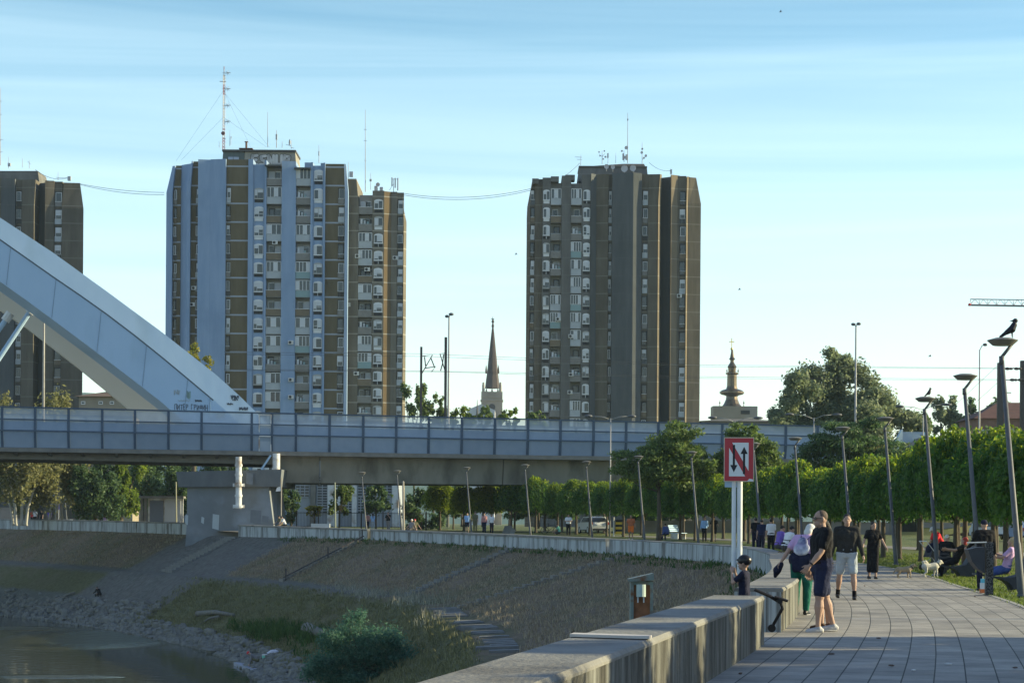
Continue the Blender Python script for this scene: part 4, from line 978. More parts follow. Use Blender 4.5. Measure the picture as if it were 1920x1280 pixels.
# --- other trees
FUZZ[0] = .20
def at(px, Y, z=None): return (PX(px, Y), Y, G(Y) if z is None else z)
def zpx(px, py, Y): return P(px, py, Y).z
def big(name, label, px, Y, x0, x1, ytop, ybot, lm, n, size, seed, nclump=26, bark=None, r=.3, **k):
    """tree whose crown spans the photo columns x0..x1 and rows ytop..ybot at distance Y"""
    loc = at(px, Y); zt, zb = zpx(px, ytop, Y)-loc[2], zpx(px, ybot, Y)-loc[2]
    rx = (x1-x0)/2/F*Y; rs = np.random.default_rng(seed); c = (PX((x0+x1)/2, Y)-loc[0], 0, (zt+zb)/2)
    cl = fluff(round_clumps(c, (rx, min(rx, 6)*.9, (zt-zb)/2), nclump, rs), 4, .5, rs)
    return tree(name, label, loc, cl, n, size, lm, max(.5, zb+(zt-zb)*.4), r, seed+1, bark, **k)
# broad silver green tree at the right: heaped clumps
rs = np.random.default_rng(21); Y = 258; loc = at(1570, Y); cl = []
for (px, py, w, h) in ((1575,690,34,34),(1545,700,40,36),(1610,700,40,36),(1500,725,36,30),(1540,735,46,36),(1590,735,48,40),(1640,735,40,36),(1480,755,34,26),(1520,770,48,34),(1570,780,54,40),(1625,775,52,40),(1670,770,36,36),(1465,775,22,20),(1550,672,20,20),(1585,668,22,18),(1690,795,40,34),(1640,815,60,34),(1540,815,60,32),(1590,830,60,30),(1725,800,24,26),(1480,740,24,22),(1470,782,34,28),(1505,802,52,32),(1456,796,22,18),(1700,825,40,26),(1600,800,70,40)):
    q = P(px, py, Y); s = Y/F; cl.append(((q.x-loc[0], rs.uniform(-4, 4), q.z-loc[2]), (w*s*.8, w*s*.9, h*s*.8)))
tree('broad_tree', 'broad silvery green tree towering over the mop headed row', loc, fluff([(c, tuple(q*1.12 for q in r)) for c, r in cl], 5, .55, rs, .8), 52000, .46, L_silver, 9, .45, 22, shell=.1)
# feathery trees in front of the bridge
for (px, Y, spec, lab, sd_, lm) in (
    (1235, 150, ((1285,815,28,18),(1300,845,30,20),(1255,835,34,22),(1225,850,34,18),(1190,865,34,18),(1265,865,44,22),(1225,880,46,20),(1300,880,34,20),(1165,858,18,10),(1275,805,14,12),(1200,888,50,20),(1262,892,52,20),(1310,888,30,20),(1240,868,56,28),(1265,842,44,32)), 'feathery green tree standing before the bridge girder left of the red sign', 31, L_mid),
    (1395, 152, ((1390,815,26,18),(1420,835,28,20),(1375,845,32,22),(1400,870,40,24),(1350,870,22,18),(1440,850,26,18),(1450,880,24,18),(1410,808,14,12),(1368,888,40,22),(1422,892,44,22),(1395,855,44,32),(1345,885,26,16)), 'feathery green tree directly behind the red framed sign', 32, L_mid),
    (1590, 158, ((1540,830,40,16),(1580,810,44,20),(1620,800,40,20),(1650,830,40,22),(1600,845,56,24),(1545,860,46,20),(1650,865,44,22),(1600,880,60,20),(1690,860,26,18),(1520,845,18,12),(1580,850,60,30),(1640,885,50,18),(1540,885,44,18)), 'dark layered tree in front of the broad silvery tree', 33, L_dark)):
    rs = np.random.default_rng(sd_); loc = at(px, Y); cl = []; s = Y/F
    for (x, y, w, h) in spec:
        q = P(x, y, Y)
        for k in range(7): cl.append(((q.x-loc[0]+rs.uniform(-.9, .9)*w*s, rs.uniform(-1.5, 1.5), q.z-loc[2]+rs.uniform(-1, 1)*h*s), (w*s*.5, w*s*.55, h*s*.42)))
    tree('feathery_tree', lab, loc, cl, 24000, .26, lm, 5, .16, sd_, shell=.2, aspect=.42, limbs=12)
# trees beyond the bridge and far off
big('poplar', 'tall pale olive tree with white stems, leftmost under the bridge', 30, 222, -50, 110, 722, 975, L_olive, 16000, .38, 41, 34, M_barkpale, .22, stems=[(0,0,-1.2,0,.16),(.5,.3,.4,0,.17),(1.0,.2,2.2,0,.15),(-.4,.5,-2.6,0,.12)], shell=.3)
big('poplar', 'pale olive tree beside the white stemmed one behind the lamp post', 105, 228, 50, 165, 728, 975, L_olive, 11000, .38, 43, 26, M_barkpale, .2, stems=[(0,0,.8,0,.16),(.6,.3,-1.4,0,.15),(-.8,.2,2.2,0,.13)], shell=.3)
big('willow', 'rounded dark green weeping tree by the far wall', 178, 226, 128, 232, 848, 990, L_dark, 12000, .34, 45, 22, droop=.7)
big('willow', 'sunlit yellow green weeping tree by the far wall', 226, 229, 186, 266, 846, 990, L_lime, 9500, .34, 47, 18, droop=.7)
big('dark_tree', 'dark tree behind the grey display board under the bridge', 300, 238, 248, 356, 842, 980, L_dark, 9500, .36, 49, 20)
big('dark_tree', 'dark tree between the willow and the display board', 268, 262, 222, 318, 840, 985, L_dark, 8500, .36, 151, 20)
big('dark_tree', 'dark tree close behind the left side of the pier', 338, 256, 300, 392, 848, 985, L_dark, 7500, .36, 161, 20)
big('dark_tree', 'leafy dark tree beyond the pier of the bridge', 420, 236, 370, 470, 858, 968, L_dark, 4000, .36, 50, 16)
big('poplar', 'tree showing yellow leaves above the edge of the white arch', 362, 250, 318, 402, 640, 770, L_yellow, 3200, .42, 51, 16, shell=.2)
for k, (px, x0, x1, yt, yb, lm, n, lab) in enumerate(((775,752,806,716,800,L_mid,2300,'sparse bright tree left of the tall double lamp beyond the bridge'),(812,790,845,738,800,L_mid,1700,'low sparse tree at the foot of the tall double lamp'),(866,838,895,752,800,L_lime,1300,'small leafy tree left of the tall church spire'),(905,885,925,762,800,L_mid,700,'small shrubby tree under the church spire'),
    (955,932,975,762,800,L_lime,1100,'yellowish little tree right of the church spire'),(1003,984,1030,770,800,L_mid,700,'little tree at the foot of the dark tower block'))):
    big('young_tree', lab, px, 296, x0, x1, yt, yb+12, lm, n, .46, 60+k*3, 12, r=.14, shell=.1, group='trees beyond the bridge')
for k, (px, x0, x1, yt, yb, lm, n, lab) in enumerate(((1765,1735,1800,738,830,L_silver,3400,'grey green tree right of the broad silvery tree'),(1815,1785,1842,742,835,L_dark,2600,'dark tree left of the red roofed house'),(1870,1840,1900,742,800,L_silver,2200,'grey tree rising behind the red roofed house'),(1725,1700,1752,770,850,L_mid,2600,'bright tree behind the white stair rails'))):
    big('far_tree', lab, px, 330 if k < 3 else 262, x0, x1, yt, yb, lm, n, .5, 80+k*3, 14, shell=.25)
for k, (px, Y, x0, x1, yt, yb, lm, n, lab) in enumerate(((546,209,520,568,905,985,L_dark,2300,'slim dark tree right of the pier under the bridge'),(590,208,570,610,946,972,L_yellow,520,'small yellow leaved sapling under the bridge'),(636,208,610,662,905,975,L_mid,1900,'green sapling before the gridded windows under the bridge'),
    (705,210,668,745,908,972,L_dark,1700,'spreading dark tree before the gridded windows'),(790,212,750,842,905,1000,L_dark,5200,'dense dark tree at the left end of the mop headed row'),(850,216,815,890,900,985,L_mid,3000,'bright tree behind the left end of the mop headed row'))):
    big('small_tree', lab, px, Y, x0, x1, yt, yb, lm, n, .32, 120+k*3, 14, r=.09, shell=.2, group='trees under the bridge')
for (px, Y, x0, x1, yt, yb, sd_) in ((1010,232,930,1090,905,985,150),(1230,215,1120,1330,905,985,153),(1480,215,1400,1580,900,980,156),(1760,210,1660,1850,890,975,159)):   # undergrowth that closes the view between the trunks
    big('thicket', {150:'dim thicket beyond the trunks below the bridge girder',153:'dim thicket behind the trunks left of the red sign',156:'dim thicket behind the trunks right of the red sign',159:'dim thicket behind the trunks at the right'}[sd_], px, Y, x0, x1, yt, yb, L_dark, 3600, .5, sd_, 18, r=.12, shell=.2, cat='bush')
# --- bush low on the bank, weeds, grass
s_, v_, pb = bank_at(690, 1276, 60, 110)
rs = np.random.default_rng(170); Y = pb[1]; cl = []
for (px, py, w, h) in ((665,1165,22,26),(640,1195,40,30),(690,1190,44,34),(735,1205,36,34),(610,1235,40,30),(660,1230,60,40),(720,1240,60,40),(770,1245,30,34),(640,1270,60,30),(710,1275,70,30),(590,1265,28,24),(790,1275,34,24)):
    q = P(px, py, Y); s = Y/F
    for k in range(3): cl.append(((q.x-pb[0]+rs.uniform(-.5, .5)*w*s, rs.uniform(-.9, .9), q.z-pb[2]+rs.uniform(-.4, .4)*h*s), (w*s*.7, w*s*.7, h*s*.7)))
L_bush = leafmat('willow_bush_leaves', (.030,.085,.060), (.095,.18,.12), .4, 1.6)
tree('willow_bush', 'feathery green willow bush at the foot of the bank', tuple(pb), cl, 24000, .16, L_bush, 1.2, .05, 171, shell=.1, aspect=.28, cat='bush', limbs=20)
def tufts(name, label, pts, hgt, m, rs, blades=7, w=.03, spread=.15, lean=.35):
    """many grass blades in one object of kind stuff"""
    n = len(pts)*blades; base = np.repeat(np.array(pts), blades, 0); base[:, :2] += rs.normal(size=(n, 2))*spread
    h = hgt*(.5+.8*rs.random(n))[:, None]; dr = rs.normal(size=(n, 2))*lean; a = rs.random(n)*6.28; sx = np.stack([np.cos(a), np.sin(a), 0*a], 1)*w
    tip = base + np.concatenate([dr*h, h], 1); mid = base + np.concatenate([dr*h*.35, h*.55], 1)
    v = np.stack([base-sx, base+sx, mid+sx*.7, tip, mid-sx*.7], 1).reshape(-1, 3)
    me = bpy.data.meshes.new(name); me.vertices.add(n*5); me.vertices.foreach_set('co', v.astype(np.float32).ravel()); me.loops.add(n*5); me.polygons.add(n)
    me.loops.foreach_set('vertex_index', np.arange(n*5, dtype=np.int32)); me.polygons.foreach_set('loop_start', np.arange(0, n*5, 5, dtype=np.int32)); me.polygons.foreach_set('loop_total', np.full(n, 5, dtype=np.int32))
    me.materials.append(m); me.update(); o = link(name, me); o['kind'] = 'stuff'; return tag(o, label, 'grass')
L_grass = leafmat('bank_blades', (.085,.090,.040), (.21,.20,.105), .3, .3)
L_dry = leafmat('dry_blades', (.17,.135,.09), (.34,.285,.20), .25, .3)
L_pale = leafmat('pale_plumes', (.17,.17,.12), (.33,.32,.25), .25, .6)
L_weed = leafmat('weed_blades', (.020,.050,.014), (.070,.125,.035), .35, .6)
L_lawn = leafmat('lawn_blades', (.045,.080,.016), (.15,.185,.045), .4, .3)
rs = np.random.default_rng(5)
def bank_pts(n, s0, s1, v0, v1, keep=lambda s, v: True):
    out = []
    while len(out) < n:
        s = rs.uniform(s0, s1); v = rs.uniform(v0, v1)
        if keep(s, v): out.append(bank(s, v))
    return out
apron = lambda s: 4.05 < s < 5.5
tufts('bank_grass', 'short green and brown grass of the lower bank', bank_pts(6500, 1.5, 15, 1.16, 1.86, lambda s, v: not (2.4 < s < 5.3)), .22, L_grass, rs, 6, .022)
tufts('dry_grass', 'dry brown grass of the upper bank', bank_pts(6500, 1.5, 15.8, .03, .97, lambda s, v: not apron(s)), .20, L_dry, rs, 6, .022)
tufts('wall_weeds', 'weeds growing along the foot of the flood wall', bank_pts(420, 5.2, 15.5, .0, .12), .22, L_weed, rs, 7, .03)
zz = []
for (px, py, w, h, n) in ((640,1100,16,8,30),(670,1104,14,7,24),(690,1106,14,6,20),(720,1112,24,9,40),(755,1112,18,8,30),(790,1122,24,10,46),(820,1130,22,9,30),(850,1122,16,8,22),(775,1130,30,10,40),(815,1165,12,6,14),(735,1195,14,10,16),(700,1118,24,8,24)):
    for k in range(n):
        q = bank_at(px+rs.normal()*w*.6, py+rs.normal()*h*.5, 60, 170)[2]; zz.append((q[0]+rs.normal()*.5, q[1]+rs.normal()*1.2, q[2]-.05))
tufts('pale_reeds', 'pale feathery grass plumes halfway down the bank', zz, .42, L_pale, rs, 5, .016, .16, .3)
zz = []
for (px, py, w, h, n) in ((500,1188,24,10,60),(530,1184,26,12,60),(560,1190,24,10,40),(470,1175,20,8,30),(590,1195,20,12,30),(640,1200,30,20,30),(640,1215,40,16,30)):
    for k in range(n): q = bank_at(px+rs.normal()*w*.7, py+rs.normal()*h*.6, 60, 170)[2]; zz.append((q[0]+rs.normal()*.4, q[1]+rs.normal()*1.0, q[2]-.05))
tufts('green_weeds', 'tall green weeds above the stones of the shore', zz, .5, L_weed, rs, 16, .026, .22, .35)
lw = []
while len(lw) < 9000:
    s = rs.uniform(9.0, 16.2); o = pave_w(s)+.12+rs.random()**1.4*8.5; x, y = wall_pt(s, o)
    if y > 30: lw.append((x, y, G(y)-.02))
tufts('lawn_grass', 'mown grass between the paving and the trees', lw, .065, L_lawn, rs, 5, .012, .10, .5)
# --- stones of the shore
def rocks():
    mb = MB(); r = random.Random(9); n = 0
    while n < 3000:
        s = r.uniform(1.5, 14.5); v = 1.58+.48*r.random()**.7
        if s > 5.6 and v < 1.80: continue
        x, y, z = bank(s, v); a = r.uniform(.12, .34)*(1.35 if r.random() < .1 else 1)
        seg, rings = 6, 3; o = len(mb.v); ax, ay, az = a*r.uniform(.8, 1.5), a*r.uniform(.8, 1.3), a*r.uniform(.5, .9); th = r.uniform(0, 3.1)
        for i in range(rings+1):
            ph = math.pi*i/rings
            for k in range(seg):
                t = 2*math.pi*k/seg; q = r.uniform(.75, 1.2); u = ax*q*max(.25, math.sin(ph))*math.cos(t); w = ay*q*max(.25, math.sin(ph))*math.sin(t)
                mb.v.append((x+u*math.cos(th)-w*math.sin(th), y+u*math.sin(th)+w*math.cos(th), z+a*.15-az*q*math.cos(ph)))
        for i in range(rings):
            for k in range(seg): k2 = (k+1) % seg; mb.f.append((o+i*seg+k, o+i*seg+k2, o+(i+1)*seg+k2, o+(i+1)*seg+k)); mb.m.append(0)
        mb.f.append(tuple(o+rings*seg+k for k in range(seg))); mb.m.append(0); n += 1
    o = link('shore_stones', mb.mesh('shore_stones', mat('shore_stone', (.105,.105,.095), .9, (.21,.205,.185), .9, .9, .5, 12, coord='World'), False)); o['kind'] = 'stuff'; tag(o, 'rough grey stones piled along the water edge', 'stones')
rocks()
# ------------------------------------------------------------------ lamps
M_lampgrey = mat('lamp_grey_paint', (.075,.08,.09), .55, (.105,.11,.12), 8, .6)
M_lamphead = mat('lamp_head_metal', (.13,.126,.115), .55, (.17,.165,.15), 5, .6)
def prom_lamp(px, py, Y, label, scale=1.0):
    h = P(px, py, Y); g = G(Y); H = h.z - g; bx = h.x + .09*(H-.3) - .02
    t = thing('street_lamp', label, 'street lamp', (bx, Y, g), 0, 'leaning disc headed lamps along the promenade')
    hx = h.x - bx
    mb = MB(); e = Vector((hx-.02, 0, H-.34)); mb.tube([(0,0,-.05), (0,0,.9), (0,0,.0)][:1] + [Vector((e.x*.0, 0, 0)), e*.22, e*.23, e], [.085,.085,.078,.066,.05], 12)
    mb.lathe([(.11,0),(.11,.03),(.09,.05)], (0,0,0), 12); link('pole', mb.mesh('pole', M_lampgrey, True), t)
    mb = MB(); mb.tube([e-Vector((.0,0,.16)), e+Vector((0,0,.02))], .058, 10); mb.tube([e, (hx+.19, 0, H-.075)], .036, 10); link('arm', mb.mesh('arm', M_lampgrey, True), t)
    mb = MB(); mb.lathe([(.01,.085),(.16,.078),(.33,.03),(.335,.02),(.22,-.085),(.01,-.086)], (hx, 0, H), 22); hd = link('lamp_head', mb.mesh('lamp_head', M_lamphead), t)
    mb = MB(); mb.lathe([(.19,-.092),(.19,-.088)], (hx, 0, H), 18); link('diffuser', mb.mesh('diffuser', mat('lamp_diffuser', (.45,.45,.42), .4)), hd)
    return t, Vector((h.x, Y, h.z))
LAMPS = [(1880,640,46.4,'nearest disc headed lamp, a crow standing on its head'),(1810,706,59,'disc headed lamp with the low square pigeon free head second from the crow lamp'),(1735,748,69.5,'disc headed lamp whose head overlaps the grey arm of a taller lamp'),(1660,785,82,'disc headed lamp before the broad silvery tree and stair rails'),
 (1580,803,91,'disc headed lamp rising behind the man walking in grey shorts'),(1491,822,102,'disc headed lamp just right of the dark layered tree edge and red sign'),(1414,832,112,'lamp mostly hidden behind the red framed sign'),(1297,848,127,'disc headed lamp between the feathery tree and the red sign'),
 (1197,856,139,'disc headed lamp in front of the left feathery tree'),(1100,866,153,'disc headed lamp before the right end of the bare bridge girder'),(985,872,165,'disc headed lamp before the girder, second left of the feathery tree'),(875,877,176,'disc headed lamp before the dark joint of the girder'),
 (745,883,180,'disc headed lamp beside the plain pole under the bridge'),(679,886,182,'disc headed lamp before the gridded windows under the bridge'),(217,897,240,'small disc headed lamp before the rounded willow under the bridge'),(120,904,246,'small disc headed lamp between the pale olive trees and the willow')]
LAMPS[1] = (1810,706,59,'disc headed lamp next beyond the lamp with the crow')
heads = [prom_lamp(*l) for l in LAMPS]
for (x, y) in ((10.2,35.2),(9.6,24.2)):                        # two more of the row just outside the view; their shadows cross the paving
    t0_ = heads[0][0]; KIDS[t0_.name] = list(t0_.children); r_ = dup(t0_, (x, y, 0), None, 'disc headed lamp of the promenade row standing nearer than the crow lamp')
def tall_lamp(px, py, Y, arms, label, r=.09, zb=None):
    top = P(px, py, Y); g = G(Y) if zb is None else zb; t = thing('tall_lamp', label, 'street lamp', (top.x, Y, g)); H = top.z-g
    mb = MB(); mb.tube([(0,0,0),(0,0,H*.5),(0,0,H)], [r*1.5, r*1.1, r*.7], 10); link('pole', mb.mesh('pole', mat('tall_lamp_pole', (.26,.26,.26), .5, (.34,.335,.33), 2, .5), True), t)
    for (dx, dy, dz, w) in arms:
        ax, az = dx/F*Y, -dy/F*Y
        mb = MB(); mb.tube([(0,0,H-.1), (ax*.4,0,H+az*.75), (ax*.8,0,H+az)], r*.45, 8); a = link('arm', mb.mesh('arm', MATS['tall_lamp_pole'], True), t)
        mb = MB(); mb.ball((ax, 0, H+az), (w/F*Y/2, .22, .11*Y/150), 0, 10, 6); link('lamp_head', mb.mesh('lamp_head', M_lampgrey, True), t)
    return t
tall_lamp(842, 594, 262, [(-4,-1,0,8),(4,-5,0,10)], 'tall pale lamp with two heads left of the church spire', .13)
tall_lamp(1605, 611, 252, [(-5,-3,0,9),(5,-4,0,9)], 'tall pale lamp with two heads before the broad silvery tree', .13)
tall_lamp(1837, 655, 235, [(10,-9,0,9)], 'slender single headed lamp with bent top before the far trees', .10)
tall_lamp(1145, 784, 168, [(-42,-4,0,16),(40,-4,0,16)], 'two armed lamp in front of the dark tower block', .05)
tall_lamp(1378, 789, 166, [(-42,-6,0,18),(44,-6,0,18)], 'two armed lamp left of the golden topped steeple, half hidden in leaves', .05)
tall_lamp(1526, 783, 164, [(-46,-6,0,18),(44,-6,0,18)], 'two armed lamp lost in the dark layered tree', .05)
tall_lamp(1731, 766, 160, [(-44,-4,0,18),(44,-8,0,20)], 'two armed lamp behind the third disc headed lamp', .05)
tall_lamp(83, 520, B(bt(83,8),8,0).y, [(0,-2,0,8)], 'white pole standing between the two arch ribs', .10, 7.7)
# plain poles under the bridge
for (px, y0, Y, r, c, lab) in ((757,904,184,.11,(.26,.24,.21),'plain concrete pole beside the lamp under the bridge'),(629,906,185,.07,(.22,.24,.18),'thin greenish pole before the gridded windows'),(331,905,205,.07,(.30,.30,.22),'thin pale pole left of the bridge pier'),(1158.0,905,172,.05,(.30,.30,.28),'thin post by the striped hazard board')):
    a, b = P(px-1, y0, Y), P(px, 990, Y); mb = MB(); mb.tube([(b.x, Y, G(Y)-.1), (a.x, Y, a.z)], [r, r*.8], 8); mb.lathe([(r*1.1, 0), (r*.3, .12)], (a.x, Y, a.z), 8)
    if px > 1100: continue
    solo('pole', mb, mat('pole_%d' % px, c, .8, tuple(v*1.3 for v in c), 3, .6), lab, 'pole', loc=(b.x, Y, G(Y)))
# white banner on a pole
Y = 186; t = thing('flagpole', 'pole with a furled white flag just right of the bridge pier', 'flag', at(527, Y)); L0 = t.location
mb = MB(); mb.tube([(0,0,0), (.0,0,zpx(527,895,Y)-L0.z)], .05, 8); link('pole', mb.mesh('pole', MATS['pole_757']), t)
mb = MB(); a = [P(526.5,902,Y), P(526.5,920,Y), P(517,921,Y), P(519,914,Y), P(524,911,Y)]; mb.prism([q-L0 for q in a], (0,.03,0)); link('flag', mb.mesh('flag', mat('white_cloth', (.72,.72,.74), .9)), t)
# ------------------------------------------------------------------ railway wires and masts
M_iron = mat('dark_iron', (.05,.045,.045), .6, (.075,.065,.06), 4, .6, coord='World')
M_wire = mat('wire_black', (.04,.045,.05), .6)
def mast(px, ytop, Y, label, br, zb, r=.10):
    top = P(px, ytop, Y); t = thing('catenary_mast', label, 'mast', (top.x, Y, zb), 0, 'masts carrying the railway wires'); H = top.z-zb
    mb = MB(); mb.box(-r, r, -r, r, 0, H); link('post', mb.mesh('post', M_iron), t)
    for seg in br:
        mb = MB(); mb.tube([P(x, y, Y)-t.location for x, y in seg], .05 if Y > 150 else .03, 6); link('bracket', mb.mesh('bracket', M_iron), t)
ym = B(bt(800, 5), 5, 0).y
mast(790, 650, ym, 'left wire mast on the bridge with a bracket reaching right', [((790,668),(811,665),(791,700)),((796,669),(798,686)),((808,671),(815,689)),((797,690),(817,687),(809,697))], zT(40)-3)
mast(836, 632, ym, 'right wire mast on the bridge with a bracket reaching left', [((836,662),(825,663),(834,694)),((832,664),(829,686)),((829,684),(826,695))], zT(43)-3, .12)
mast(1876, 680, 212, 'twin wire mast right of the slender lamp with black insulators', [((1876,690),(1920,690)),((1876,712),(1920,712)),((1884,691),(1870,702)),((1876,736),(1896,736))], 8, .28)
mast(1919, 676, 212, 'wire mast cut by the right edge of the picture', [((1919,690),(1940,690))], 8, .28)
for (x, y) in ((1889,691),(1906,691),(1898,712),(1913,712)):
    q = P(x, y, 211.6); mb = MB(); mb.ball(q, (.28,.12,.15), 0, 8, 6); mb.ball(q+Vector((.35,0,0)), (.2,.12,.13), 0, 8, 6); solo('insulator', mb, M_iron, 'black insulator on the wires beside the right hand mast', 'insulator', 'insulators on the wires', loc=tuple(q))
for k, pts in enumerate((((420,660,192),(790,663,195),(990,671,199),(1320,684,206),(1876,690,212)), ((420,664,192),(790,668,195),(990,675,199),(1320,687,206),(1876,691,212)), ((420,692,193),(790,695,195),(990,699,199),(1320,706,206),(1876,711,212)), ((420,694,193),(836,697,195),(990,702,199),(1320,709,206),(1876,713,212)),
     ((1876,680,212),(1790,760,230)), ((1876,712,212),(1812,770,230)))):
    mb = MB(); mb.tube([P(*p) for p in pts], .014 if k < 4 else .02, 4)
    solo('overhead_wire', mb, M_wire, ['topmost railway wire over the bridge','second railway wire over the bridge','third railway wire over the bridge','lowest railway wire over the bridge','upper slanting stay wire of the right mast','lower slanting stay wire of the right mast'][k], 'wire')
def sag(p, q, s, n=14):
    p, q = Vector(p), Vector(q); return [p+(q-p)*(i/n) - Vector((0,0,s*4*(i/n)*(1-i/n))) for i in range(n+1)]
for k, (a, b, s, lab) in enumerate((((146,344,361),(308,361,340),.35,'upper cable slung from the left tower to the blue grey tower'),((146,345,361),(308,365,340),.5,'lower cable slung from the left tower to the blue grey tower'),((758,366,352),(995,357,357),1.1,'cable hanging between the two towers'),((758,363,352),(995,354,357),1.0,'higher cable hanging between the two towers'),((66,318,362),(130,333,361),.8,'cable sagging over the roof of the left tower'),((1217,305,360),(1258,320,358),.5,'cable on the roof of the dark tower'),((1087,306,360),(1058,331,358),.1,'stay cable left of the dark tower roof house'))):
    mb = MB(); mb.tube(sag(P(*a), P(*b), s), .035, 4); solo('cable', mb, M_wire, lab, 'cable')
# ------------------------------------------------------------------ aerials on the roofs
M_alum = mat('aerial_metal', (.32,.33,.35), .5)
M_redwhite = mat('mast_red_paint', (.22,.07,.07), .6, (.42,.40,.40), 1.2, .1, stretch=(.01,.01,1), coord='World')
def aerial(px, ytop, ybot, Y, label, r=.05, bars=(), dishes=(), boxes=()):
    b = P(px, ybot, Y); top = P(px, ytop, Y); t = thing('aerial', label, 'antenna', tuple(b), 0, 'aerials on the tower roofs')
    mb = MB(); mb.tube([(0,0,0), top-b], [r, r*.5], 6); link('pole', mb.mesh('pole', M_alum), t)
    for (x0, y0, x1, y1) in bars:
        mb = MB(); mb.tube([P(x0,y0,Y)-b, P(x1,y1,Y)-b], .035, 5); link('element', mb.mesh('element', M_alum), t)
    for (x, y, rr, dx) in dishes:
        q = P(x, y, Y)-b; mb = MB(); R_ = rr/F*Y; n0 = len(mb.v)
        mb.lathe([(.02,0),(R_*.6,-.06*R_),(R_,-.28*R_),(R_,-.32*R_),(R_*.55,-.16*R_),(.02,-.1*R_)], (0,0,0), 14)
        mb.v = [(q.x + vx*math.cos(dx) + vz*math.sin(dx)*1.0, q.y-.3 + vz*math.cos(dx)*1.0 - vx*math.sin(dx), q.z+vy) for vx, vy, vz in mb.v]
        link('dish', mb.mesh('dish', mat('dish_paint', (.45,.45,.46), .5)), t)
    for (x0, y0, x1, y1) in boxes:
        a, c = P(x0,y0,Y)-b, P(x1,y1,Y)-b; mb = MB(); mb.box(a.x, c.x, -.2, .2, c.z, a.z); link('panel', mb.mesh('panel', mat('panel_grey', (.42,.43,.44), .5)), t)
    return t
Y1, Y2 = 346, 364
aerial(502,210,276,Y1,'thin tall whip aerial on the blue grey tower roof house',.06)
aerial(518.5,244,277,Y1,'short stacked aerial right of the whip aerial',.07,boxes=((517,252,520,262),))
aerial(529,265,277,Y1,'tiny aerial near the right end of the lettered roof house',.05)
aerial(546,263,279,Y1,'aerial with a dark dish at the end of the lettered roof house',.05,[(536,271,546,274),(546,277,551,278)],[(545,268,6,1.2)])
aerial(598,272,306,343,'aerial above the right balconies of the blue grey tower',.06,boxes=((597,284,599,292),))
aerial(431,244,274,Y1,'forked aerial beside the lattice mast',.05,[(433,256,433,272),(433,262,434,256)])
aerial(411,265,277,Y1,'short pin aerial at the left corner of the roof house',.04)
aerial(685,206,360,356,'very tall jointed aerial on the brown wing',.07,[(682,243,688,243),(682,264,688,264),(683,301,687,301)])
aerial(653,304,334,356,'aerial with small panels at the top of the brown wing',.06,boxes=((655,322,662,332),))
aerial(695,324,356,356,'thin aerial next to the very tall jointed aerial',.05,boxes=((693,336,697,340),))
aerial(708,343,364,354,'dish and cabinet group on the brown wing',.06,dishes=((709,347,4,.2),),boxes=((702,349,707,365),(712,351,718,358)))
aerial(738,334,360,354,'cluster of slim phone panels at the right end of the brown wing',.06,[(730,357,738,345),(735,336,745,336)],boxes=((734,333,736,349),(740,334,742,352),(745,334,747,357)))
t = thing('lattice_mast', 'tall red and white lattice mast with star shaped aerials on the roof', 'mast', tuple(P(419,284,Y1))); b = t.location.copy(); H = P(419,125,Y1).z-b.z
mb = MB(); w = .22
for k in range(3): a = k*2.094; mb.tube([(w*math.cos(a), w*math.sin(a), 0), (w*.7*math.cos(a), w*.7*math.sin(a), H*.9)], .05, 5)
n = 26
for i in range(n):
    for k in range(3):
        a, c = k*2.094, (k+1)*2.094; z0_, z1_ = H*.9*i/n, H*.9*(i+1)/n; mb.tube([(w*math.cos(a), w*math.sin(a), z0_), (w*math.cos(c), w*math.sin(c), z1_)], .03, 4)
mb.tube([(0,0,H*.88), (0,0,H)], .06, 6); link('lattice', mb.mesh('lattice', M_redwhite), t)
for y in (137,167,198,228):
    q = P(427,y,Y1)-b; mb = MB()
    for k in range(3): a = k*math.pi/3+.3; d = Vector((math.cos(a), 0, math.sin(a)))*.42; mb.tube([q-d, q+d], .035, 4)
    mb.tube([q-Vector((.9,0,0)), q+Vector((.5,0,0))], .03, 4); link('star_aerial', mb.mesh('star_aerial', M_alum), t)
for (y, x0, x1) in ((153,412,424),(147,419,423),(260,417,423)): mb = MB(); mb.tube([P(x0,y,Y1)-b, P(x1,y,Y1)-b], .06, 5); link('cross_bar', mb.mesh('cross_bar', M_alum), t)
mb = MB(); q = P(419,251,Y1)-b; mb.tube([q-Vector((0,.5,0)), q-Vector((0,.4,0))], .32, 12); link('drum', mb.mesh('drum', mat('drum_red', (.16,.07,.07), .6)), t)
for (y, x1, y1) in ((170,330,302),(220,340,300),(170,470,276),(220,500,276),(172,505,276)): mb = MB(); mb.tube([P(419,y,Y1)-b, P(x1,y1,Y1)-b], .012, 4); link('guy_wire', mb.mesh('guy_wire', M_wire), t)
aerial(1177,212,306,Y2,'tall whip aerial with a small dish on the dark tower',.07,dishes=((1174.5,278,3.5,.3),),boxes=((1176,223,1178,226),))
aerial(1129,283,308,Y2,'left cluster of small aerials on the dark tower',.06,[(1123,289,1129,294),(1134,288,1129,294)],[(1123,286,1.6,0),(1125,293,1.6,.4),(1133,284,1.6,0),(1135,295,2,0),(1131,299,1.6,0)])
aerial(1140,286,307,Y2,'short aerial beside the left cluster on the dark tower',.05,boxes=((1138.5,288,1141,296),))
aerial(1154.5,287,306,Y2,'pin aerial in the middle of the dark tower roof house',.04)
aerial(1170,282,304,Y2,'panel group at the foot of the tall whip aerial',.06,dishes=((1166,284,2,.2),(1172,296,3,.2)),boxes=((1167,288,1170,300),(1173,290,1176,300)))
